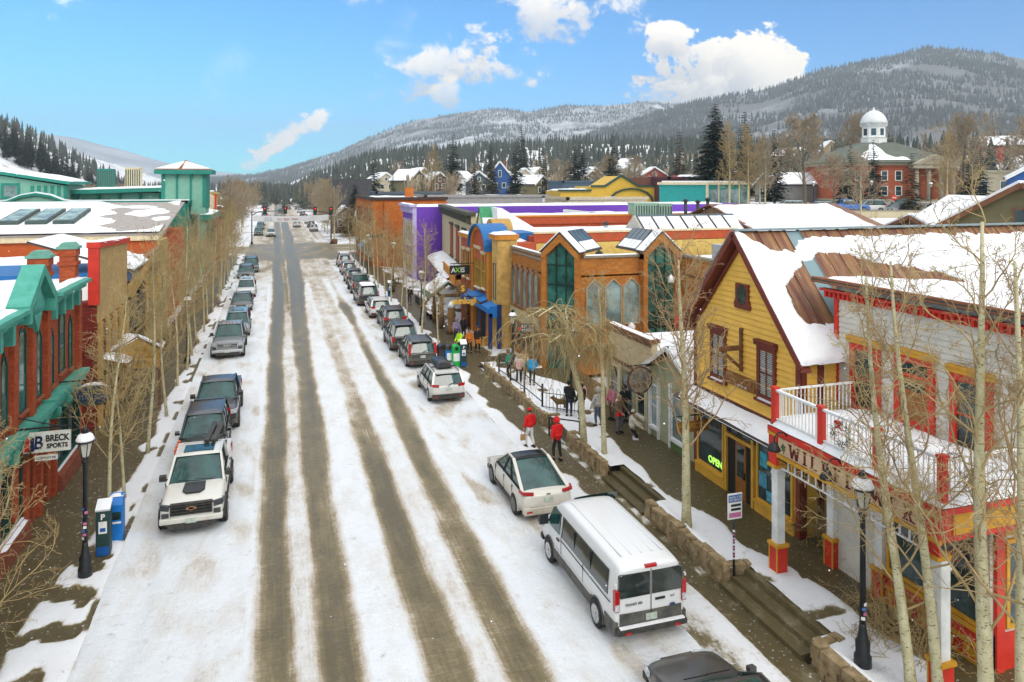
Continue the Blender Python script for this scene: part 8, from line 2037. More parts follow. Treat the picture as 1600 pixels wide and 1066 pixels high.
for args in ((0, 82.4, 99.9, 13.5, 'large grey cottonwood left of the courthouse'), (1, 112.6, 96.7, 13.5, 'large grey cottonwood right of the courthouse'), (0, 91, 103, 8, 'grey cottonwood before the left courthouse corner', 'bare trees among the houses', .9), (1, 121, 129, 15, 'grey cottonwood behind the courthouse roof'), (2, 67.6, 99.1, 13, 'pale slender bare tree in front of the turquoise block'), (2, 70.2, 98.0, 12.5, 'second pale bare tree in front of the turquoise block'), (3, 73, 97.5, 10, 'shorter bare tree right of the turquoise block'), (2, 74.6, 101, 11, 'bare tree at the right corner of the turquoise block'),
             (2, 45.5, 216.5, 14, 'pale bare tree left of the tall dark spruce'), (2, 43, 214, 12, 'second pale bare tree left of the tall dark spruce'), (3, 90, 190, 12, 'tan bare tree behind the slate blue block'), (0, 96, 186, 11, 'rounded tan tree above the red roofed houses'), (1, 86, 182, 10, 'rounded tan tree left of the slate blue block'), (3, 117, 104, 7, 'bare tree by the courthouse portico'), (0, 131, 98, 13, 'bare cottonwood at the right end of the courthouse wing'), (1, 118, 86, 12, 'bare cottonwood by the deep blue house'), (2, 88, 78, 11, 'bare tree right of the crimson car'), (3, 62, 66, 8, 'bare tree between the olive gable house and the car park')):
 bare(*args)
SG = 'bare trees lining the far street'
rr = random.Random(77)
for side in (-1, 1):
 for k in range(26):
  y = 154 + k*11 + rr.uniform(-3, 3); x = -7.4 - rr.uniform(0, 5) - k*.05 if side < 0 else (11.6 if y < 205 else 12.4 + rr.uniform(0, 5))
  bare(rr.choice((2, 3, 3)), x, y, rr.uniform(8, 12.5), 'bare tree lining the left of the far street' if side < 0 else 'bare tree lining the right of the far street', SG, 1.15)
for k in range(46):
 x = rr.uniform(-75, -14) if k % 2 else rr.uniform(22, 150); y = rr.uniform(165, 330)
 if -76 < x < -14 and y < 170: continue
 if rr.random() < .62: bare(rr.choice((0, 1, 3, 3)), x, y, rr.uniform(7, 11), 'grey bare tree among the scattered houses' if x > 0 else 'grey bare tree beyond the teal roofs', 'grey bare trees scattered through the town', 1.2)
 else: fir(rr.choice((0, 1, 2)), x, y, rr.uniform(8, 14), 'small dark conifer scattered among the houses' if x > 0 else 'small dark conifer beyond the teal roofs', 'small conifers scattered through the town')
for k in range(190):
 x = rr.uniform(-205, -88); y = rr.uniform(395, 500)
 if nz(x, y, 4, .03) < -.28: continue
 o = fir(rr.choice((0, 1, 0)), x, y, rr.uniform(9, 17), 'dark pine on the steep snowy hill at the left', 'dark pines on the snowy hill')
def hillwood(name, label, n, fx, seed, m, hmin, hmax, wk=.17):
 r = random.Random(seed); pts = []
 while len(pts) < n:
  x, y = fx(r)
  if nz(x, y, seed, .012) < -.32 + r.uniform(-.1, .1): continue
  h = r.uniform(hmin, hmax); pts.append((x, y, ground_h(x, y) - .3, h, h*wk))
 mb = MB()
 for (x, y, z, h, w) in pts:
  for j in range(4):
   z0 = z + h*(.08 + .21*j); ww = w*(1 - .22*j); a = r.uniform(0, PI); b = [mb.vert((x + ww*math.cos(a + q*2*PI/5)*r.uniform(.7, 1.2), y + ww*math.sin(a + q*2*PI/5)*r.uniform(.7, 1.2), z0 - h*.02)) for q in range(5)]; tp = mb.vert((x + r.uniform(-.2, .2), y, z0 + h*(.34 if j < 3 else .29)))
   for q in range(5): mb.face((b[q], b[(q+1) % 5], tp))
 tag(mb.build(name, m, recalc=False), label, 'forest', None, 'stuff')
def fx1(r):
 d = r.uniform(330, 900); th = R(r.uniform(-6, 42)); return (d*math.sin(th) + 30, d*math.cos(th))
hillwood('conifer_wood', 'dense dark conifer wood covering the rise behind the town', 3300, fx1, 3, mat('wood_conifer', (.045, .058, .050), .95, .35, .02, 1, 0, c2=(.095, .105, .082)), 5, 14)
def fx2(r): return (r.uniform(-260, 40), r.uniform(520, 900))
hillwood('conifer_wood.001', 'thin conifer wood across the far end of the valley', 700, fx2, 5, mat('wood_conifer', (.070, .082, .074), .95), 8, 14)
def fx3(r): return (r.uniform(130, 420), r.uniform(110, 330))
hillwood('conifer_wood.002', 'scattered pine wood on the slope right of the courthouse', 420, lambda r: (lambda x, y: (x, y))(*fx3(r)), 11, mat('wood_conifer', (.070, .082, .074), .95), 7, 13, .22)
def brush(name, label, n, fx, seed):
 r = random.Random(seed); mb = MB()
 for _ in range(n):
  x, y = fx(r); z = ground_h(x, y); h = r.uniform(3, 7)
  for q in range(9):
   a = r.uniform(0, 2*PI); s = Vector((math.cos(a), math.sin(a), 0)) * h * r.uniform(.1, .42); p = Vector((x, y, z - .2)); e = p + s + Vector((0, 0, h*r.uniform(.6, 1))); w = Vector((-s.y, s.x, 0)).normalized() * h * .035
   mb.poly([p - w*.4, p + w*.4, e + w, e + Vector((0, 0, .5)), e - w])
 tag(mb.build(name, GREYTWIG, recalc=False), label, 'undergrowth', None, 'stuff')
def fx4(r):
 d = r.uniform(190, 520); th = R(r.uniform(4, 50)); return (d*math.sin(th) + 20, d*math.cos(th))
brush('willow_scrub', 'grey brown leafless scrub filling the gaps between the houses', 900, fx4, 5)
brush('willow_scrub.001', 'grey brown leafless scrub along the valley beyond the left roofs', 500, lambda r: (r.uniform(-75, -12), r.uniform(165, 400)), 6)
# ------------------------------------------------------------------ street furniture
LAMPW = mat('frosted_lamp_glass', (.52, .50, .42), .4, .1)
def lamp(label, x, y, z, H=4.4, stickers=0, snow=True):
 t = thing('street_lamp', label, 'street lamp', (x, y, z), 0, 'black lantern street lamps')
 mb = MB(); mb.lathe([(.20, -.05), (.20, .28), (.16, .34), (.17, .62), (.12, .70), (.085, .95), (.075, 1.05)], n=12); mb.lathe([(.075, 1.0), (.06, H - .95), (.10, H - .9), (.10, H - .84), (.06, H - .8), (.12, H - .72)], n=12); mb.build('post', BLACK, t)
 mb = MB(); mb.lathe([(.11, H - .72), (.20, H - .30), (.20, H - .28)], n=6, smooth=False); mb.build('lantern', LAMPW, t)
 mb = MB()
 for k in range(6):
  a = k*PI/3; mb.beam((.115*math.cos(a), .115*math.sin(a), H - .72), (.205*math.cos(a), .205*math.sin(a), H - .29), .02, .02)
 mb.lathe([(.25, H - .29), (.26, H - .24), (.20, H - .12), (.10, H - .03), (.10, H + .05), (.12, H + .06), (.03, H + .16)], n=14); c = mb.build('hood', BLACK, t)
 if snow: mb = MB(); mb.lathe([(.26, H - .235), (.25, H - .19), (.19, H - .07), (.11, H - .015)], n=14); mb.build('hood_snow', SNOW, c)
 if stickers:
  r = random.Random(3); mb = MB(); cols = []
  for k in range(stickers):
   zz = 1.15 + k*.11; a = r.uniform(3.6, 5.6); c_ = Vector((.075*math.cos(a), .075*math.sin(a), zz)); s = Vector((-math.sin(a), math.cos(a), 0))*.045
   mb.poly([c_ - s, c_ + s, c_ + s + Vector((0,0,.08)), c_ - s + Vector((0,0,.08))], k % 3)
  mb.build('stickers', [WHITEP, mat('pink_sticker', (.5, .15, .3), .5), mat('sticker_blue', (.06, .14, .4), .5)], t, recalc=False)
 return t
lamp('black street lamp plastered with stickers next to the parking kiosk', -5.43, 24.95, .15, 4.35, 9)
lamp('black street lamp on the left sidewalk beside the silver pickup', -5.46, 52.3, .15)
lamp('black street lamp on the right kerb beside the black crossover', 11.5, 60.2, .13, 4.6)
lamp('black street lamp standing in snow before the balcony house', 13.2, 14.0, .55, 4.5, 4)
lamp('black street lamp by the wall in front of the low stucco shop', 14.6, 35.4, .55, 4.0)
lamp('black street lamp by the brick pier of the gallery', 14.3, 44.3, .4, 3.4)
lamp('black street lamp in front of the brick corner block', 11.4, 96, .13, 5.2)
lamp('black street lamp beside the violet shop yard', 12.2, 80, .13, 5.4)
for (x, y, lab) in ((73.8, 87.6, 'tall black lamp at the left of the upper car park'), (91.6, 84.0, 'tall black lamp near the crimson car in the upper car park'), (87, 90.5, 'black lamp between the spruces at the upper car park')):
 o = lamp(lab, x, y, ground_h(x, y), 4.6); o.name = 'car_park_lamp'
def kiosk(label, x, y, z, rz=0.0):
 t = thing('parking_kiosk', label, 'parking meter', (x, y, z), rz, 'parking kiosks'); G = mat('kiosk_green', (.02, .05, .05), .5); B = mat('kiosk_blue', (.01, .09, .32), .45)
 mb = MB(); mb.box(-.20, -.19, 0, .20, .19, 1.25); mb.prism([(-.19, 1.25), (.19, 1.25), (.19, 1.62), (-.19, 1.42)], 'x', -.20, .20); b = mb.build('cabinet', G, t); m_ = b.modifiers.new('round', 'BEVEL'); m_.width = .02
 mb = MB(); mb.box(-.18, -.20, .02, .18, -.19, .30); mb.box(-.205, -.17, .3, -.20, .15, 1.3); mb.build('blue_panel', B, t)
 mb = MB(); mb.box(-.12, -.197, .72, .12, -.191, 1.10); p = mb.build('notice', WHITEP, t); mb = MB(); mb.box(-.08, -.2, .78, .08, -.197, .9); mb.build('notice_picture', B, p)
 text('parking_letter', 'P', .24, WHITEP, t, (0, -.196, 1.24), FACE_S, .006, .008)
 mb = MB(); mb.slope((-.21, -.2, 1.43), (.21, -.2, 1.43), (.21, .2, 1.64), (-.21, .2, 1.64), .07); mb.build('snow', SNOW, t)
 return t
kiosk('dark parking kiosk with a white P beside the stickered lamp', -5.2, 26.35, .15)
kiosk('dark parking kiosk with a white P beside the green recycling bin', 11.55, 46.2, .13)
kiosk('dark parking kiosk with a white P abreast of the snow roofed four by four', 11.3, 76.5, .13)
t = thing('newspaper_box', 'bright blue newspaper box behind the near parking kiosk', 'newspaper box', (-5.0, 27.3, .15))
BB = mat('bright_blue_box', (.008, .16, .50), .4)
mb = MB(); mb.box(-.2, -.22, 0, .2, .22, 1.0); mb.prism([(-.22, 1.0), (.22, 1.0), (.22, 1.45), (.0, 1.55), (-.22, 1.2)], 'x', -.2, .2); mb.build('case', BB, t)
mb = MB(); mb.box(-.15, -.225, .72, .15, -.221, .98); mb.build('window', GLASS, t); mb = MB(); mb.box(-.16, -.23, .6, .16, -.21, .66); mb.build('handle', WHITEP, t); mb = MB(); snow_cap(mb, -.21, -.1, .21, .23, 1.4, .07, step=.1, fn=lambda x, y: 1.4 + .1*(1 - abs(y)*3)); mb.build('snow', SNOW, t)
def bin_(label, x, y, m, lid, rz=0):
 t = thing('recycling_bin', label, 'bin', (x, y, .13), rz, 'bins by the right sidewalk')
 mb = MB(); mb.prism([(-.26, 0), (.26, 0), (.30, 1.05), (-.30, 1.05)], 'y', -.30, .30); b = mb.build('body', m, t)
 mb = MB(); mb.prism([(-.33, 1.05), (.33, 1.05), (.26, 1.25), (0, 1.38), (-.26, 1.25)], 'y', -.34, .34); mb.build('lid', lid, t)
 mb = MB(); mb.box(-.2, -.306, .35, .2, -.30, .85); mb.build('panel', WHITEP if 'green' in label else m, b)
 mb = MB(); mb.lathe([(.12, -.01), (.12, .01)], (0, -.345, 1.16), 14, axis='y'); mb.build('opening', SEAM, t)
bin_('tall black litter bin left of the blue one', 10.35, 47.0, CLAD, BLACK); bin_('blue fronted recycling bin between the black and green bins', 10.75, 46.75, BB, CLAD); bin_('bright green recycling bin beside the parking kiosk', 11.12, 46.5, mat('bright_green_bin', (.01, .36, .07), .4), mat('bright_green_bin', (.01, .36, .07), .4))
t = thing('parking_sign', 'white parking notice on a sticker covered post beside the stone wall', 'road sign', (12.87, 18.65, .55))
mb = MB(); mb.tube([(0, 0, -.2), (0, 0, 2.1)], .032, 8); p = mb.build('post', BLACK, t)
r_ = random.Random(5); mb = MB()
for k in range(9):
 zz = .35 + k*.1; mb.tube([(0, 0, zz), (0, 0, zz + r_.uniform(.03, .07))], .036, 8, caps=False, m=k % 2)
mb.build('stickers', [WHITEP, mat('pink_sticker', (.5, .15, .3), .5)], p)
mb = MB(); mb.box(-.24, -.06, 1.55, .24, -.03, 2.3); pl = mb.build('plate', WHITEP, t)
mb = MB(); mb.box(-.22, -.065, 2.05, .22, -.061, 2.26, 0); mb.box(-.14, -.065, 1.92, .2, -.061, 1.99, 1); mb.box(-.14, -.065, 1.80, .2, -.061, 1.87, 1); mb.box(-.2, -.065, 1.6, .2, -.061, 1.74, 2); mb.build('printed_bands', [mat('sticker_blue', (.06, .14, .4), .5), BLACK, mat('pink_sticker', (.5, .15, .3), .5)], pl, recalc=False)
scrawl('small_lettering', WHITEP, pl, (0, -.068, 2.155), .4, .16, FACE_S, 41, 2, 11)
t = thing('iron_handrail', 'black iron handrail with tall posts along the top of the stone wall', 'railing', (12.75, 38, .6))
pts = [(12.7, 42.0, .5), (12.75, 39.9, .55), (12.8, 37.6, .6), (12.8, 34.8, .6)]
mb = MB()
for p in pts: mb.box(p[0] - .04, p[1] - .04, p[2], p[0] + .04, p[1] + .04, p[2] + 1.25)
put(mb, 'posts', BLACK, t)
mb = MB()
for a, b in zip(pts, pts[1:]):
 for h in (.35, 1.05): mb.beam((a[0], a[1], a[2] + h), (b[0], b[1], b[2] + h), .035, .04)
put(mb, 'rails', BLACK, t)
t = thing('hooped_fence', 'low black hooped iron fence at the end of the stone wall', 'fence', (13.3, 34.2, .58))
a, b = Vector((12.8, 34.75, .58)), Vector((14.2, 33.5, .58)); n = 10; mb = MB()
for i in range(n + 1):
 p = a.lerp(b, i/n); mb.tube([p, p + Vector((0, 0, 1.0))], .013, 5)
 if i < n and i % 2 == 0:
  q = a.lerp(b, (i+1)/n); mb.tube([p + Vector((0,0,1.0)), p.lerp(q, .25) + Vector((0,0,1.1)), p.lerp(q, .75) + Vector((0,0,1.1)), q + Vector((0,0,1.0))], .013, 5)
put(mb, 'bars', BLACK, t)
mb = MB(); mb.beam(a + Vector((0,0,.15)), b + Vector((0,0,.15)), .03, .03); mb.beam(a + Vector((0,0,.85)), b + Vector((0,0,.85)), .03, .03); put(mb, 'rails', BLACK, t)
t = thing('stair_rail', 'short dark handrail stub on the lower steps behind the red hooded coat', 'railing', (12.4, 31.5, .5)); mb = MB(); mb.beam((12.2, 32.4, .95), (13.3, 30.9, 1.1), .05, .05); put(mb, 'rail', BLACK, t); mb = MB(); mb.box(12.2, 32.3, .1, 12.26, 32.36, .95); mb.box(13.2, 31.0, .5, 13.26, 31.06, 1.08); put(mb, 'post', BLACK, t)
SG1 = emis('signal_red', (.75, .01, .03), 1.5)
def signal(label, x, y, side, reach, zs):
 t = thing('traffic_signal', label, 'traffic light', (x, y, 0), 0, 'signals at the crossing')
 mb = MB(); mb.lathe([(.2, 0), (.2, .5), (.12, .6), (.10, 6.3)], n=10); mb.tube([(0, 0, 5.6), (side*1.2, 0, 6.3), (side*reach, 0, 6.5)], [.09, .08, .06], 8); mb.build('mast', BLACK, t)
 for q in zs:
  mb = MB(); mb.box(q - .2, -.25, 5.95, q + .2, .1, 7.15); mb.box(q - .34, .1, 5.8, q + .34, .14, 7.3); h = mb.build('signal_head', mat('signal_black', (.012, .013, .012), .6), t)
  for k, (c, zz) in enumerate(((SG1, 6.92), (mat('amber_off', (.12, .07, .01), .4), 6.55), (mat('green_off', (.01, .07, .04), .4), 6.18))):
   mb = MB(); mb.lathe([(.13, -.01), (.13, .02), (.02, .05)], (q, -.27, zz), 12, axis='y'); mb.build('signal_lens', c, h)
signal('traffic signal mast with long arm at the left of the crossing', -4.3, 150.8, 1, 6.5, (2.4, 6.2)); signal('traffic signal mast at the right of the crossing', 10.3, 146.2, -1, 5.2, (-3.0, -.05))
t = thing('street_banner', 'white banner with red and blue lettering hung across the street at the crossing', 'banner', (3, 149, 5))
mb = MB(); mb.grid(lambda u, v: (lerp(-4.0, 10.0, u), 149.0 + .12*math.sin(u*9), lerp(4.55, 5.65, v) - .25*math.sin(PI*u)), 24, 4); b = put(mb, 'cloth', mat('banner_cloth', (.62, .64, .66), .7, .06), t)
scrawl('worn_lettering', mat('banner_blue', (.25, .28, .50), .6), b, (-1.2, 148.75, 4.95), 1.4, .7, FACE_S, 51, 2, 6); scrawl('worn_lettering', mat('banner_red', (.5, .10, .11), .6), b, (2.4, 148.75, 4.88), 4.0, .5, FACE_S, 52, 1, 14)
mb = MB(); mb.tube([(-4.4, 149, 5.8), (3, 149, 5.5), (10.4, 149, 5.8)], .02, 5); put(mb, 'cable', BLACK, t)
t = thing('barrel_planter', 'wooden barrel planter at the right of the crossing', 'planter', (11.0, 146.6, 0)); mb = MB(); mb.lathe([(.45, 0), (.55, .5), (.48, 1.0), (.40, 1.0), (.40, .9)], n=16); mb.build('barrel', WOOD, t); mb = MB(); mb.lathe([(.53, .28), (.55, .34)], n=16); mb.lathe([(.53, .7), (.52, .76)], n=16); mb.build('hoops', BLACK, t)
def table(label, x, y):
 t = thing('patio_table', label, 'table', (x, y, .15), 0, 'patio tables before the cream and violet shops')
 mb = MB(); mb.lathe([(.6, .72), (.6, .76)], n=18); mb.build('tabletop', WOOD, t); mb = MB(); mb.tube([(0, 0, 0), (0, 0, .72)], .05, 8); mb.lathe([(.3, 0), (.3, .04)], n=12); mb.build('pedestal', BLACK, t); mb = MB(); mb.lathe([(.55, .76), (.5, .84), (.02, .88)], n=14); mb.build('snow', SNOW, t)
for q in ((14.2, 66, 'snow capped patio table nearest the rustic porch'), (15.0, 70.5, 'snow capped patio table second from the rustic porch'), (14.0, 75, 'snow capped patio table in the middle of the row'), (14.8, 82.5, 'snow capped patio table near the violet shop'), (13.8, 86.5, 'snow capped patio table right under the violet wall')): table(q[2], q[0], q[1])
def rack(label, x, y):
 t = thing('bike_rack', label, 'bike rack', (x, y, .13), 0, 'bike racks on the right sidewalk'); mb = MB()
 for k in range(5): mb.tube([(0, k*.45, 0), (0, k*.45, .55)] + [(.0, k*.45 + .18*(1 - math.cos(a)), .55 + .22*math.sin(a)) for a in (PI/4, PI/2, 3*PI/4)] + [(0, k*.45 + .36, .55), (0, k*.45 + .36, 0)], .025, 6)
 mb.build('hoops', BLACK, t)
rack('black hooped bike rack beside the snow capped tables', 13.2, 70); rack('second black hooped bike rack before the violet yard', 13.0, 83.5)
def bench(label, x, y, rz):
 t = thing('street_bench', label, 'bench', (x, y, .15), rz, 'benches on the sidewalks')
 mb = MB()
 for k in range(4): mb.box(-.8, -.22 + k*.12, .42, .8, -.13 + k*.12, .46)
 mb.build('seat', WOOD, t); mb = MB()
 for k in range(3): mb.box(-.8, .27, .55 + k*.13, .8, .30, .64 + k*.13)
 mb.build('backrest', WOOD, t)
 for s in (-1, 1): mb = MB(); mb.box(s*.7 - .03, -.2, 0, s*.7 + .03, .28, .42); mb.box(s*.7 - .03, .3, 0, s*.7 + .03, .34, .95); mb.build('leg', BLACK, t)
 mb = MB(); snow_cap(mb, -.78, -.22, .78, .25, .46, .1, step=.15); mb.build('snow', SNOW, t)
bench('snowy wooden bench by the mustard stucco shop', -7.6, 57, R(90)); bench('snowy wooden bench before the teal hall', -7.7, 87, R(90)); bench('snowy wooden bench on the snow strip before the cream corniced shop', 12.9, 63.5, R(-90))
t = thing('carved_totem', 'carved wooden post figure standing by the rustic porch', 'carving', (13.2, 56.6, .15)); mb = MB(); mb.lathe([(.42, 0), (.36, .4), (.30, 1.0), (.36, 1.4), (.26, 1.7), (.32, 2.0), (.20, 2.3), (.05, 2.45)], n=14); mb.build('post', LOG, t); mb = MB(); mb.lathe([(.33, 2.02), (.2, 2.35), (.03, 2.5)], n=12); mb.build('snow', SNOW, t)
t = thing('curved_bench', 'curved honey stone bench outside the blue awning shop', 'bench', (14.3, 52.2, .15)); mb = MB()
for k in range(7): a0, a1 = R(190 + k*18), R(208 + k*18); mb.beam((.9*math.cos(a0), .9*math.sin(a0), .32), (.9*math.cos(a1), .9*math.sin(a1), .32), .28, .64)
mb.build('stones', YST, t)
r_ = random.Random(99); mb = MB()
for k in range(260):
 d = 6 + 34 * r_.random() ** 1.2; u = r_.uniform(-.72, .72)*d; z = 12 + d*r_.uniform(-.68, .02)
 if z < .5: continue
 x = d*math.sin(YAW) + u*math.cos(YAW); y = d*math.cos(YAW) - u*math.sin(YAW); s = r_.uniform(.004, .010)
 P = [mb.vert((x + s*a, y + s*b, z + s*c)) for a, b, c in ((1,0,0),(-1,0,0),(0,1,0),(0,-1,0),(0,0,1),(0,0,-1))]
 for f in ((0,2,4),(2,1,4),(1,3,4),(3,0,4),(2,0,5),(1,2,5),(3,1,5),(0,3,5)): mb.face([P[i] for i in f])
tag(mb.build('snowflakes', SNOW, recalc=False), 'sparse snowflakes drifting down over the street', 'snowfall', None, 'stuff')
# ------------------------------------------------------------------ people and one dog
SKIN = mat('skin', (.42, .24, .16), .6, .12, 6, 30, .001)
CLOTH = {'red': (.62, .012, .012), 'white': (.62, .61, .60), 'black': (.014, .014, .016), 'navy': (.02, .028, .05), 'jeans': (.06, .09, .15), 'dgreen': (.03, .20, .14), 'tan': (.42, .30, .18), 'pink': (.50, .14, .20), 'palepink': (.58, .33, .32), 'blue': (.01, .30, .55), 'orange': (.55, .17, .02), 'lime': (.45, .75, .02), 'lilac': (.24, .20, .30), 'lgrey': (.42, .40, .38), 'brown': (.15, .10, .06), 'grey': (.10, .10, .11), 'olive': (.16, .13, .05), 'cream': (.52, .47, .38), 'camel': (.36, .22, .10)}
def cloth(c): return mat('cloth_' + c, CLOTH[c], .85, .22, 7, 40, .006)
def skinmesh(name, V, Eg, root, m, par, lv=1):
 """V: (x, y, z, radius); one continuous surface grown along the edges"""
 me = bpy.data.meshes.new(name); bm = bmesh.new(); ly = bm.verts.layers.skin.verify(); vs = []
 for i, (x, y, z, r) in enumerate(V):
  v = bm.verts.new((x, y, z)); v[ly].radius = (r, r) if not isinstance(r, tuple) else r; v[ly].use_root = (i == root); vs.append(v)
 for a, b in Eg: bm.edges.new((vs[a], vs[b]))
 bm.to_mesh(me); bm.free(); me.materials.append(m)
 o = bpy.data.objects.new(name, me); COL.objects.link(o); o.parent = par
 s = o.modifiers.new('skin', 'SKIN'); s.use_smooth_shade = True; subsurf(o, lv); return o
def person(label, x, y, z, face, top, legs, hat=None, hair='brown', stride=.0, lean=0.0, arms=((.1, 0), (.1, 0)), h=1.74, coat=.0, hood=False, bag=None, crouch=0.0, shoes='black', group=None):
 """face: heading in degrees (0 looks along +Y, away); arms: (forward swing, elbow bend) for left and right, metres / 0..1"""
 t = thing('person', label, 'person', (x, y, z), R(face), group)
 k = h / 1.74; S = lambda *p: (p[0]*k, p[1]*k, p[2]*k, p[3]*k if not isinstance(p[3], tuple) else tuple(q*k for q in p[3]))
 dz = -crouch; P = Vector((0, -.25*crouch, .94 + dz)); C = P + Vector((0, .22*lean, .30)); N_ = P + Vector((0, .40*lean, .53)); H = N_ + Vector((0, .06 + .10*lean, .155))
 L = {}
 for s, sd in ((-1, stride), (1, -stride)):
  hip = P + Vector((s*.095, 0, -.04)); kn = hip + Vector((s*.01, .06 + sd*.5 + crouch*.42, -.42 + (.14*crouch + .05*max(0, -sd)))); an = Vector((s*.11, sd*.9 - .02, .085 + max(0, -sd)*.12)); L[s] = (hip, kn, an)
 A = {}
 for s, (sw, bd) in ((-1, arms[0]), (1, arms[1])):
  sh = N_ + Vector((s*.185, -.01, -.075)); el = sh + Vector((s*.07, sw*.6 + .02, -.27)); wr = el + Vector((s*(.03 - .14*bd), sw*.5 + .06 + bd*.17, -.24 + .22*bd)); A[s] = (sh, el, wr)
 V = [S(*P, .10), S(*C, .11), S(*N_, .055), S(*(N_ + Vector((0, .015, .05))), .052), S(*(H + Vector((0, .0, -.03))), (.072, .082)), S(*(H + Vector((0, -.008, .05))), (.076, .088)), S(*(H + Vector((0, -.01, .10))), (.045, .055)), S(*(H + Vector((0, .098, -.012))), .012)]
 Eg = [(0, 1), (1, 2), (2, 3), (3, 4), (4, 5), (5, 6), (4, 7)]
 for s in (-1, 1):
  b = len(V); hip, kn, an = L[s]
  V += [S(*hip, .075), S(*kn, .05), S(*an, .038), S(*(an + Vector((s*.01, .14, -.045))), .035)]; Eg += [(0, b), (b, b+1), (b+1, b+2), (b+2, b+3)]
  b = len(V); sh, el, wr = A[s]; d = (wr - el).normalized()
  V += [S(*sh, .055), S(*el, .038), S(*wr, .027), S(*(wr + d*.07), (.032, .02))]; Eg += [(1, b), (b, b+1), (b+1, b+2), (b+2, b+3)]
  pm = wr + d*.07; sid = d.cross(Vector((1, 0, 0))).normalized(); cur = Vector((-s, 0, 0))*.02
  for q, fl in enumerate((.055, .07, .075, .065)):
   c = len(V); p1 = pm + sid*(-.027 + .018*q) + d*(fl*.55); V += [S(*p1, .0095), S(*(p1 + d*fl*.45 + cur), .008)]; Eg += [(b+3, c), (c, c+1)]
  c = len(V); V += [S(*(wr + d*.035 + sid*.035), .011), S(*(wr + d*.08 + sid*.05 + cur*.6), .009)]; Eg += [(b+2, c), (c, c+1)]
 body = skinmesh('body', V, Eg, 0, SKIN, t)
 V = [S(*(P + Vector((0, 0, -.10 - coat))), (.185, .15)), S(*(P + Vector((0, 0, .10))), (.17, .14)), S(*C, (.20, .15)), S(*(N_ + Vector((0, 0, -.06))), (.14, .11)), S(*(N_ + Vector((0, .005, .03))), .075)]; Eg = [(0, 1), (1, 2), (2, 3), (3, 4)]
 for s in (-1, 1):
  b = len(V); sh, el, wr = A[s]; V += [S(*sh, .085), S(*el, .066), S(*wr, .05)]; Eg += [(3, b), (b, b+1), (b+1, b+2)]
 V = V[:2] + [(v[0], v[1], v[2], tuple(q*1.16 for q in v[3]) if isinstance(v[3], tuple) else v[3]*1.16) for v in V[2:]]
 skinmesh('jacket', V, Eg, 2, cloth(top), t)
 V = [S(*(P + Vector((0, 0, .06))), (.15, .12)), S(*(P + Vector((0, 0, -.05))), (.15, .125))]; Eg = [(0, 1)]
 for s in (-1, 1):
  b = len(V); hip, kn, an = L[s]; V += [S(*(hip + Vector((0, 0, -.05))), .092), S(*kn, .07), S(*(an + Vector((0, 0, .05))), .058)]; Eg += [(1, b), (b, b+1), (b+1, b+2)]
 skinmesh('trousers', V, Eg, 1, cloth(legs), t)
 for s in (-1, 1):
  an = L[s][2]*k; mb = MB(); mb.grid(lambda u, v: (an.x + .052*math.cos(2*PI*u)*(1 - .25*v), an.y + .05 + .135*math.sin(2*PI*u)*(1 - .35*v) - .03*v, max(0, an.z - .085) + .11*v), 10, 3); mb.box(an.x - .045, an.y - .07, max(0, an.z - .085), an.x + .045, an.y + .17, max(0, an.z - .085) + .06); mb.build('shoe', cloth(shoes), t)
 hk = H*k
 def cap(nm, m, r, z0, z1, back=0.0, open_=.55):
  mb = MB()
  mb.grid(lambda u, v: (hk.x + r*math.cos(2*PI*u)*math.cos(lerp(z0, 1.5, v)), hk.y - .012*k - back*(1 - math.sin(2*PI*u))*.5*(1 - v) + r*1.12*math.sin(2*PI*u)*math.cos(lerp(z0, 1.5, v))*(open_ if math.sin(2*PI*u) > .35 and v < .45 else 1), hk.z + .035*k + r*1.12*math.sin(lerp(z0, 1.5, v))), 18, 8); return mb.build(nm, m, t)
 hm = mat('hair_' + hair, {'brown': (.06, .03, .015), 'black': (.012, .011, .01), 'blond': (.34, .22, .09), 'red': (.20, .06, .02)}[hair], .7, .3, 14, 60, .004)
 if hood: cap('hood', cloth(top), .135*k, -1.0, 1.5, .03, .5)
 elif hat: cap('hair', hm, .098*k, -.9, 1.5, .02, .4); cap('hat', cloth(hat), .106*k, .12, 1.5)
 else: cap('hair', hm, .103*k, -.95, 1.5, .03, .42)
 for s in (-1, 1):
  mb = MB(); mb.lathe([(.001, -.010), (.009, -.004), (.009, .004), (.001, .010)], (hk.x + s*.03*k, hk.y + .079*k, hk.z + .008*k), 8); mb.build('eye', SEAM, t)
 mb = MB(); mb.box(hk.x - .022, hk.y + .078*k, hk.z - .052*k, hk.x + .022, hk.y + .086*k, hk.z - .045*k); mb.build('mouth', mat('lips', (.30, .10, .08), .6), t)
 return t, A, k
def bag(label, x, y, z, c, size=(.28, .14, .34), rz=0.0, strap=True, nm='bag'):
 t = thing(nm, label, 'bag', (x, y, z), R(rz)); w, d, h = size
 mb = MB(); mb.box(-w/2, -d/2, 0, w/2, d/2, h); mb.box(-w*.35, -d*.62, h*.1, w*.35, -d/2, h*.55); o = mb.build('body', cloth(c), t); b = o.modifiers.new('round', 'BEVEL'); b.width = .05; b.segments = 3
 if strap: mb = MB(); mb.tube([(-w*.3, 0, h), (-w*.25, 0, h + .16), (w*.25, 0, h + .16), (w*.3, 0, h)], .012, 6); mb.build('strap', cloth(c), t)
person('person in a bright red hooded jacket walking beside the stone wall', 11.45, 29.3, .14, 8, 'red', 'black', hood=True, stride=.13, arms=((-.15, .2), (.15, .2)), h=1.80, coat=.06)
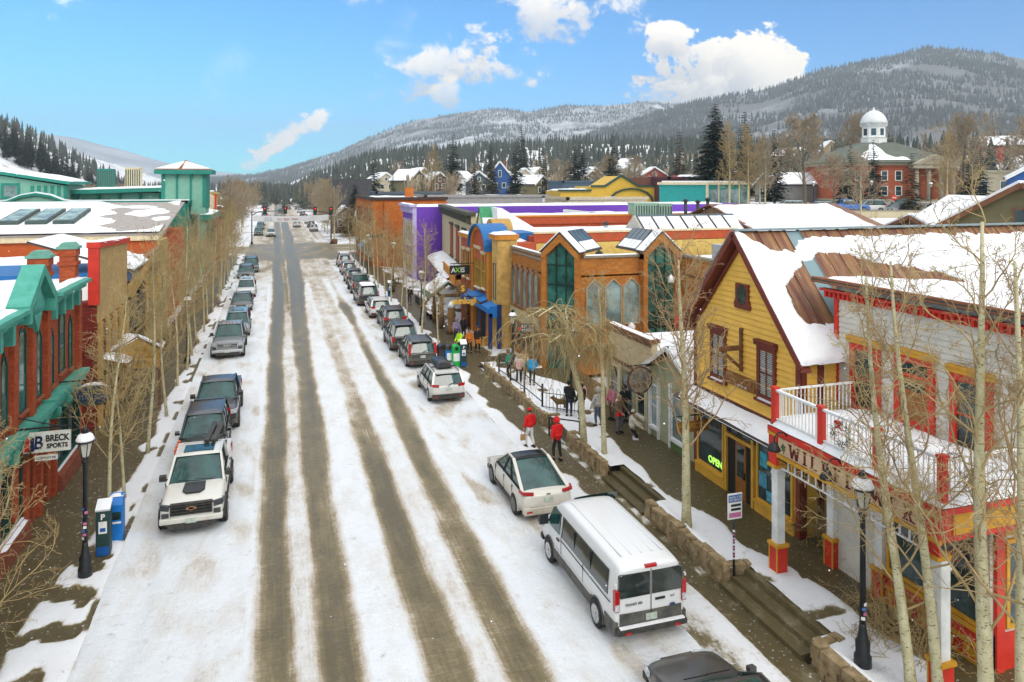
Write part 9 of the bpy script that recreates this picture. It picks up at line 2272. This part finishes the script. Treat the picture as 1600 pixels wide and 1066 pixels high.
person('person in red jacket and white trousers walking along the kerb path', 10.85, 31.1, .14, 20, 'red', 'white', hat='red', stride=.16, arms=((.0, .05), (-.1, .3)), h=1.74)
bag('tan shopping bag held by the person in white trousers', 10.52, 31.1, .50, 'camel', (.22, .1, .26))
person('person in a pale grey hoodie and jeans standing with back turned by the leaning aspen', 14.43, 31.6, .56, 15, 'lgrey', 'jeans', hood=True, stride=.07, h=1.80)
person('person in black jacket and navy trousers beside the dog', 13.65, 33.35, .56, -40, 'black', 'navy', hair='black', arms=((.25, .5), (.1, .2)))
person('person in black jacket and blue jeans standing behind the leaning aspen trunk', 14.05, 32.7, .56, 30, 'black', 'jeans', hair='black', stride=.05)
person('person in a rose pink jacket and dark trousers in front of the low stucco shop', 15.45, 32.3, .56, 100, 'pink', 'brown', hair='brown', h=1.64)
person('person in a brown jacket with a red waist bag by the stucco shop', 14.95, 30.5, .56, 200, 'brown', 'grey', hair='blond', arms=((.2, .6), (.2, .6)), h=1.72)
bag('red waist bag worn over the brown jacket', 14.86, 30.26, 1.42, 'red', (.34, .14, .16), 20, False, 'waist_bag')
person('person in a black hooded coat between the pink jacket and the shop door', 15.9, 31.9, .56, 190, 'black', 'black', hood=True, h=1.72, coat=.1)
person('person in a cream coat crouching in front of the stucco shop', 15.25, 29.55, .56, 250, 'cream', 'black', hat='cream', crouch=.42, arms=((.35, .3), (.35, .3)), h=1.7, shoes='white')
person('person in pale pink crouched behind the dog walkers', 14.75, 34.3, .56, 160, 'palepink', 'red', hair='blond', h=1.35)
person('person in a teal green jacket and black trousers by the top of the stone wall', 12.95, 40.9, .52, 60, 'dgreen', 'black', hair='brown', h=1.72)
person('person with a pale pink backpack among the group by the handrail', 13.2, 39.75, .54, -20, 'cream', 'black', hair='blond', h=1.66)
bag('pale pink backpack on a person in the group by the handrail', 13.13, 39.56, 1.42, 'palepink', (.32, .18, .42), -20, True, 'backpack')
person('person in a tan coat facing the camera in the handrail group', 13.75, 40.6, .54, 170, 'tan', 'black', hair='brown', arms=((.25, .7), (.2, .6)), coat=.15)
person('person in a bright blue jacket holding a white tray by the handrail', 13.75, 39.05, .56, -30, 'blue', 'black', hair='brown', arms=((.1, .3), (.3, .7)), coat=.05)
t = thing('paper_tray', 'white paper tray held by the person in the bright blue jacket', 'tray', (14.2, 39.3, 1.5)); mb = MB(); mb.slope((-.2, -.15, 0), (.2, -.15, 0), (.2, .15, .06), (-.2, .15, .06), .02); mb.build('tray', WHITEP, t); mb = MB(); mb.tube([(-.1, 0, .05), (0, .02, .1), (.1, 0, .06)], .04, 6); mb.build('food', cloth('camel'), t)
person('person in a pumpkin orange coat walking towards us past the parking kiosk', 12.85, 49.6, .14, 175, 'orange', 'black', hair='brown', stride=.1, coat=.16, h=1.68)
person('person in a black coat with a yellow bag walking towards us past the parking kiosk', 13.45, 49.7, .14, 185, 'black', 'black', hair='brown', stride=.12, coat=.16, h=1.76)
bag('mustard yellow bag carried in front of the black coat', 13.44, 49.42, .80, 'orange', (.36, .12, .26))
person('person in a lime high visibility jacket standing behind the parking kiosk', 12.05, 49.2, .14, 120, 'lime', 'navy', hat='navy', arms=((.3, .4), (.1, .2)))
person('person in a lilac grey hooded coat further up the sidewalk', 12.8, 53.3, .14, 185, 'lilac', 'navy', hood=True, coat=.1, stride=.06)
person('person in a long black coat further up the sidewalk beside the lilac coat', 13.55, 54.1, .14, 180, 'black', 'black', hair='black', coat=.3, stride=.06)
person('person in black far along the right sidewalk near the dark street lamp', 12.4, 71, .14, 180, 'black', 'navy', hat='lgrey', stride=.1)
person('person in black standing far along the left sidewalk among the aspens', -6.9, 79, .16, 180, 'black', 'black', hat='grey', stride=.1)
t = thing('dog', 'olive brown dog standing on the snow beside two people in black', 'dog', (13.55, 34.15, .6), R(70))
V = [(0, -.22, .46, (.10, .11)), (0, 0, .46, (.115, .12)), (0, .2, .47, (.12, .15)), (0, .32, .58, .085), (0, .40, .68, .08), (0, .50, .67, .05), (0, .57, .655, .034), (0, -.32, .50, .03), (0, -.44, .60, .022), (0, -.5, .70, .014)]; Eg = [(0, 1), (1, 2), (2, 3), (3, 4), (4, 5), (5, 6), (0, 7), (7, 8), (8, 9)]
for s in (-1, 1):
 b = len(V); V += [(s*.08, .2, .36, .06), (s*.085, .19, .2, .034), (s*.085, .2, .03, .028), (s*.085, .24, .015, .026)]; Eg += [(2, b), (b, b+1), (b+1, b+2), (b+2, b+3)]
 b = len(V); V += [(s*.08, -.2, .36, .075), (s*.085, -.16, .25, .048), (s*.085, -.29, .16, .03), (s*.085, -.27, .03, .026), (s*.085, -.23, .015, .025)]; Eg += [(0, b), (b, b+1), (b+1, b+2), (b+2, b+3), (b+3, b+4)]
 b = len(V); V += [(s*.055, .37, .75, .028), (s*.085, .38, .70, .018)]; Eg += [(4, b), (b, b+1)]
skinmesh('body', V, Eg, 1, mat('dog_coat', (.15, .10, .035), .9, .35, 6, 50, .008), t)
mb = MB(); mb.tube([(.075*math.cos(a), .33 + .03*math.sin(a), .60 + .075*math.sin(a)) for a in [2*PI*q/10 for q in range(11)]], .014, 6); mb.build('collar', cloth('red'), t)
# ------------------------------------------------------------------ thin winter haze over the whole valley
import os
if not os.environ.get('NOHAZE'):
 m = bpy.data.materials.new('haze'); m.use_nodes = True; nt = m.node_tree
 nt.nodes.remove(nt.nodes['Principled BSDF'])
 pv = N(nt, 'ShaderNodeVolumePrincipled'); pv.inputs['Color'].default_value = (.80, .90, .97, 1); pv.inputs['Density'].default_value = .00021
 pv.inputs['Anisotropy'].default_value = .2
 nt.links.new(pv.outputs[0], nt.nodes['Material Output'].inputs['Volume'])
 mb = MB(); mb.box(-4200, -700, -3, 4200, 7300, 560)
 tag(mb.build('haze', m), 'thin pale haze lying over the whole valley', 'haze', None, 'stuff')
bpy.context.view_layer.update(); dg = bpy.context.evaluated_depsgraph_get()
for o in [o for o in bpy.data.objects if o.type == 'FONT']:
 me = bpy.data.meshes.new_from_object(o.evaluated_get(dg)); nm = o.name.split('.')[0]
 q = bpy.data.objects.new(nm, me); COL.objects.link(q)
 q.parent = o.parent; q.location = o.location; q.rotation_euler = o.rotation_euler; q.scale = o.scale
 bpy.data.objects.remove(o)
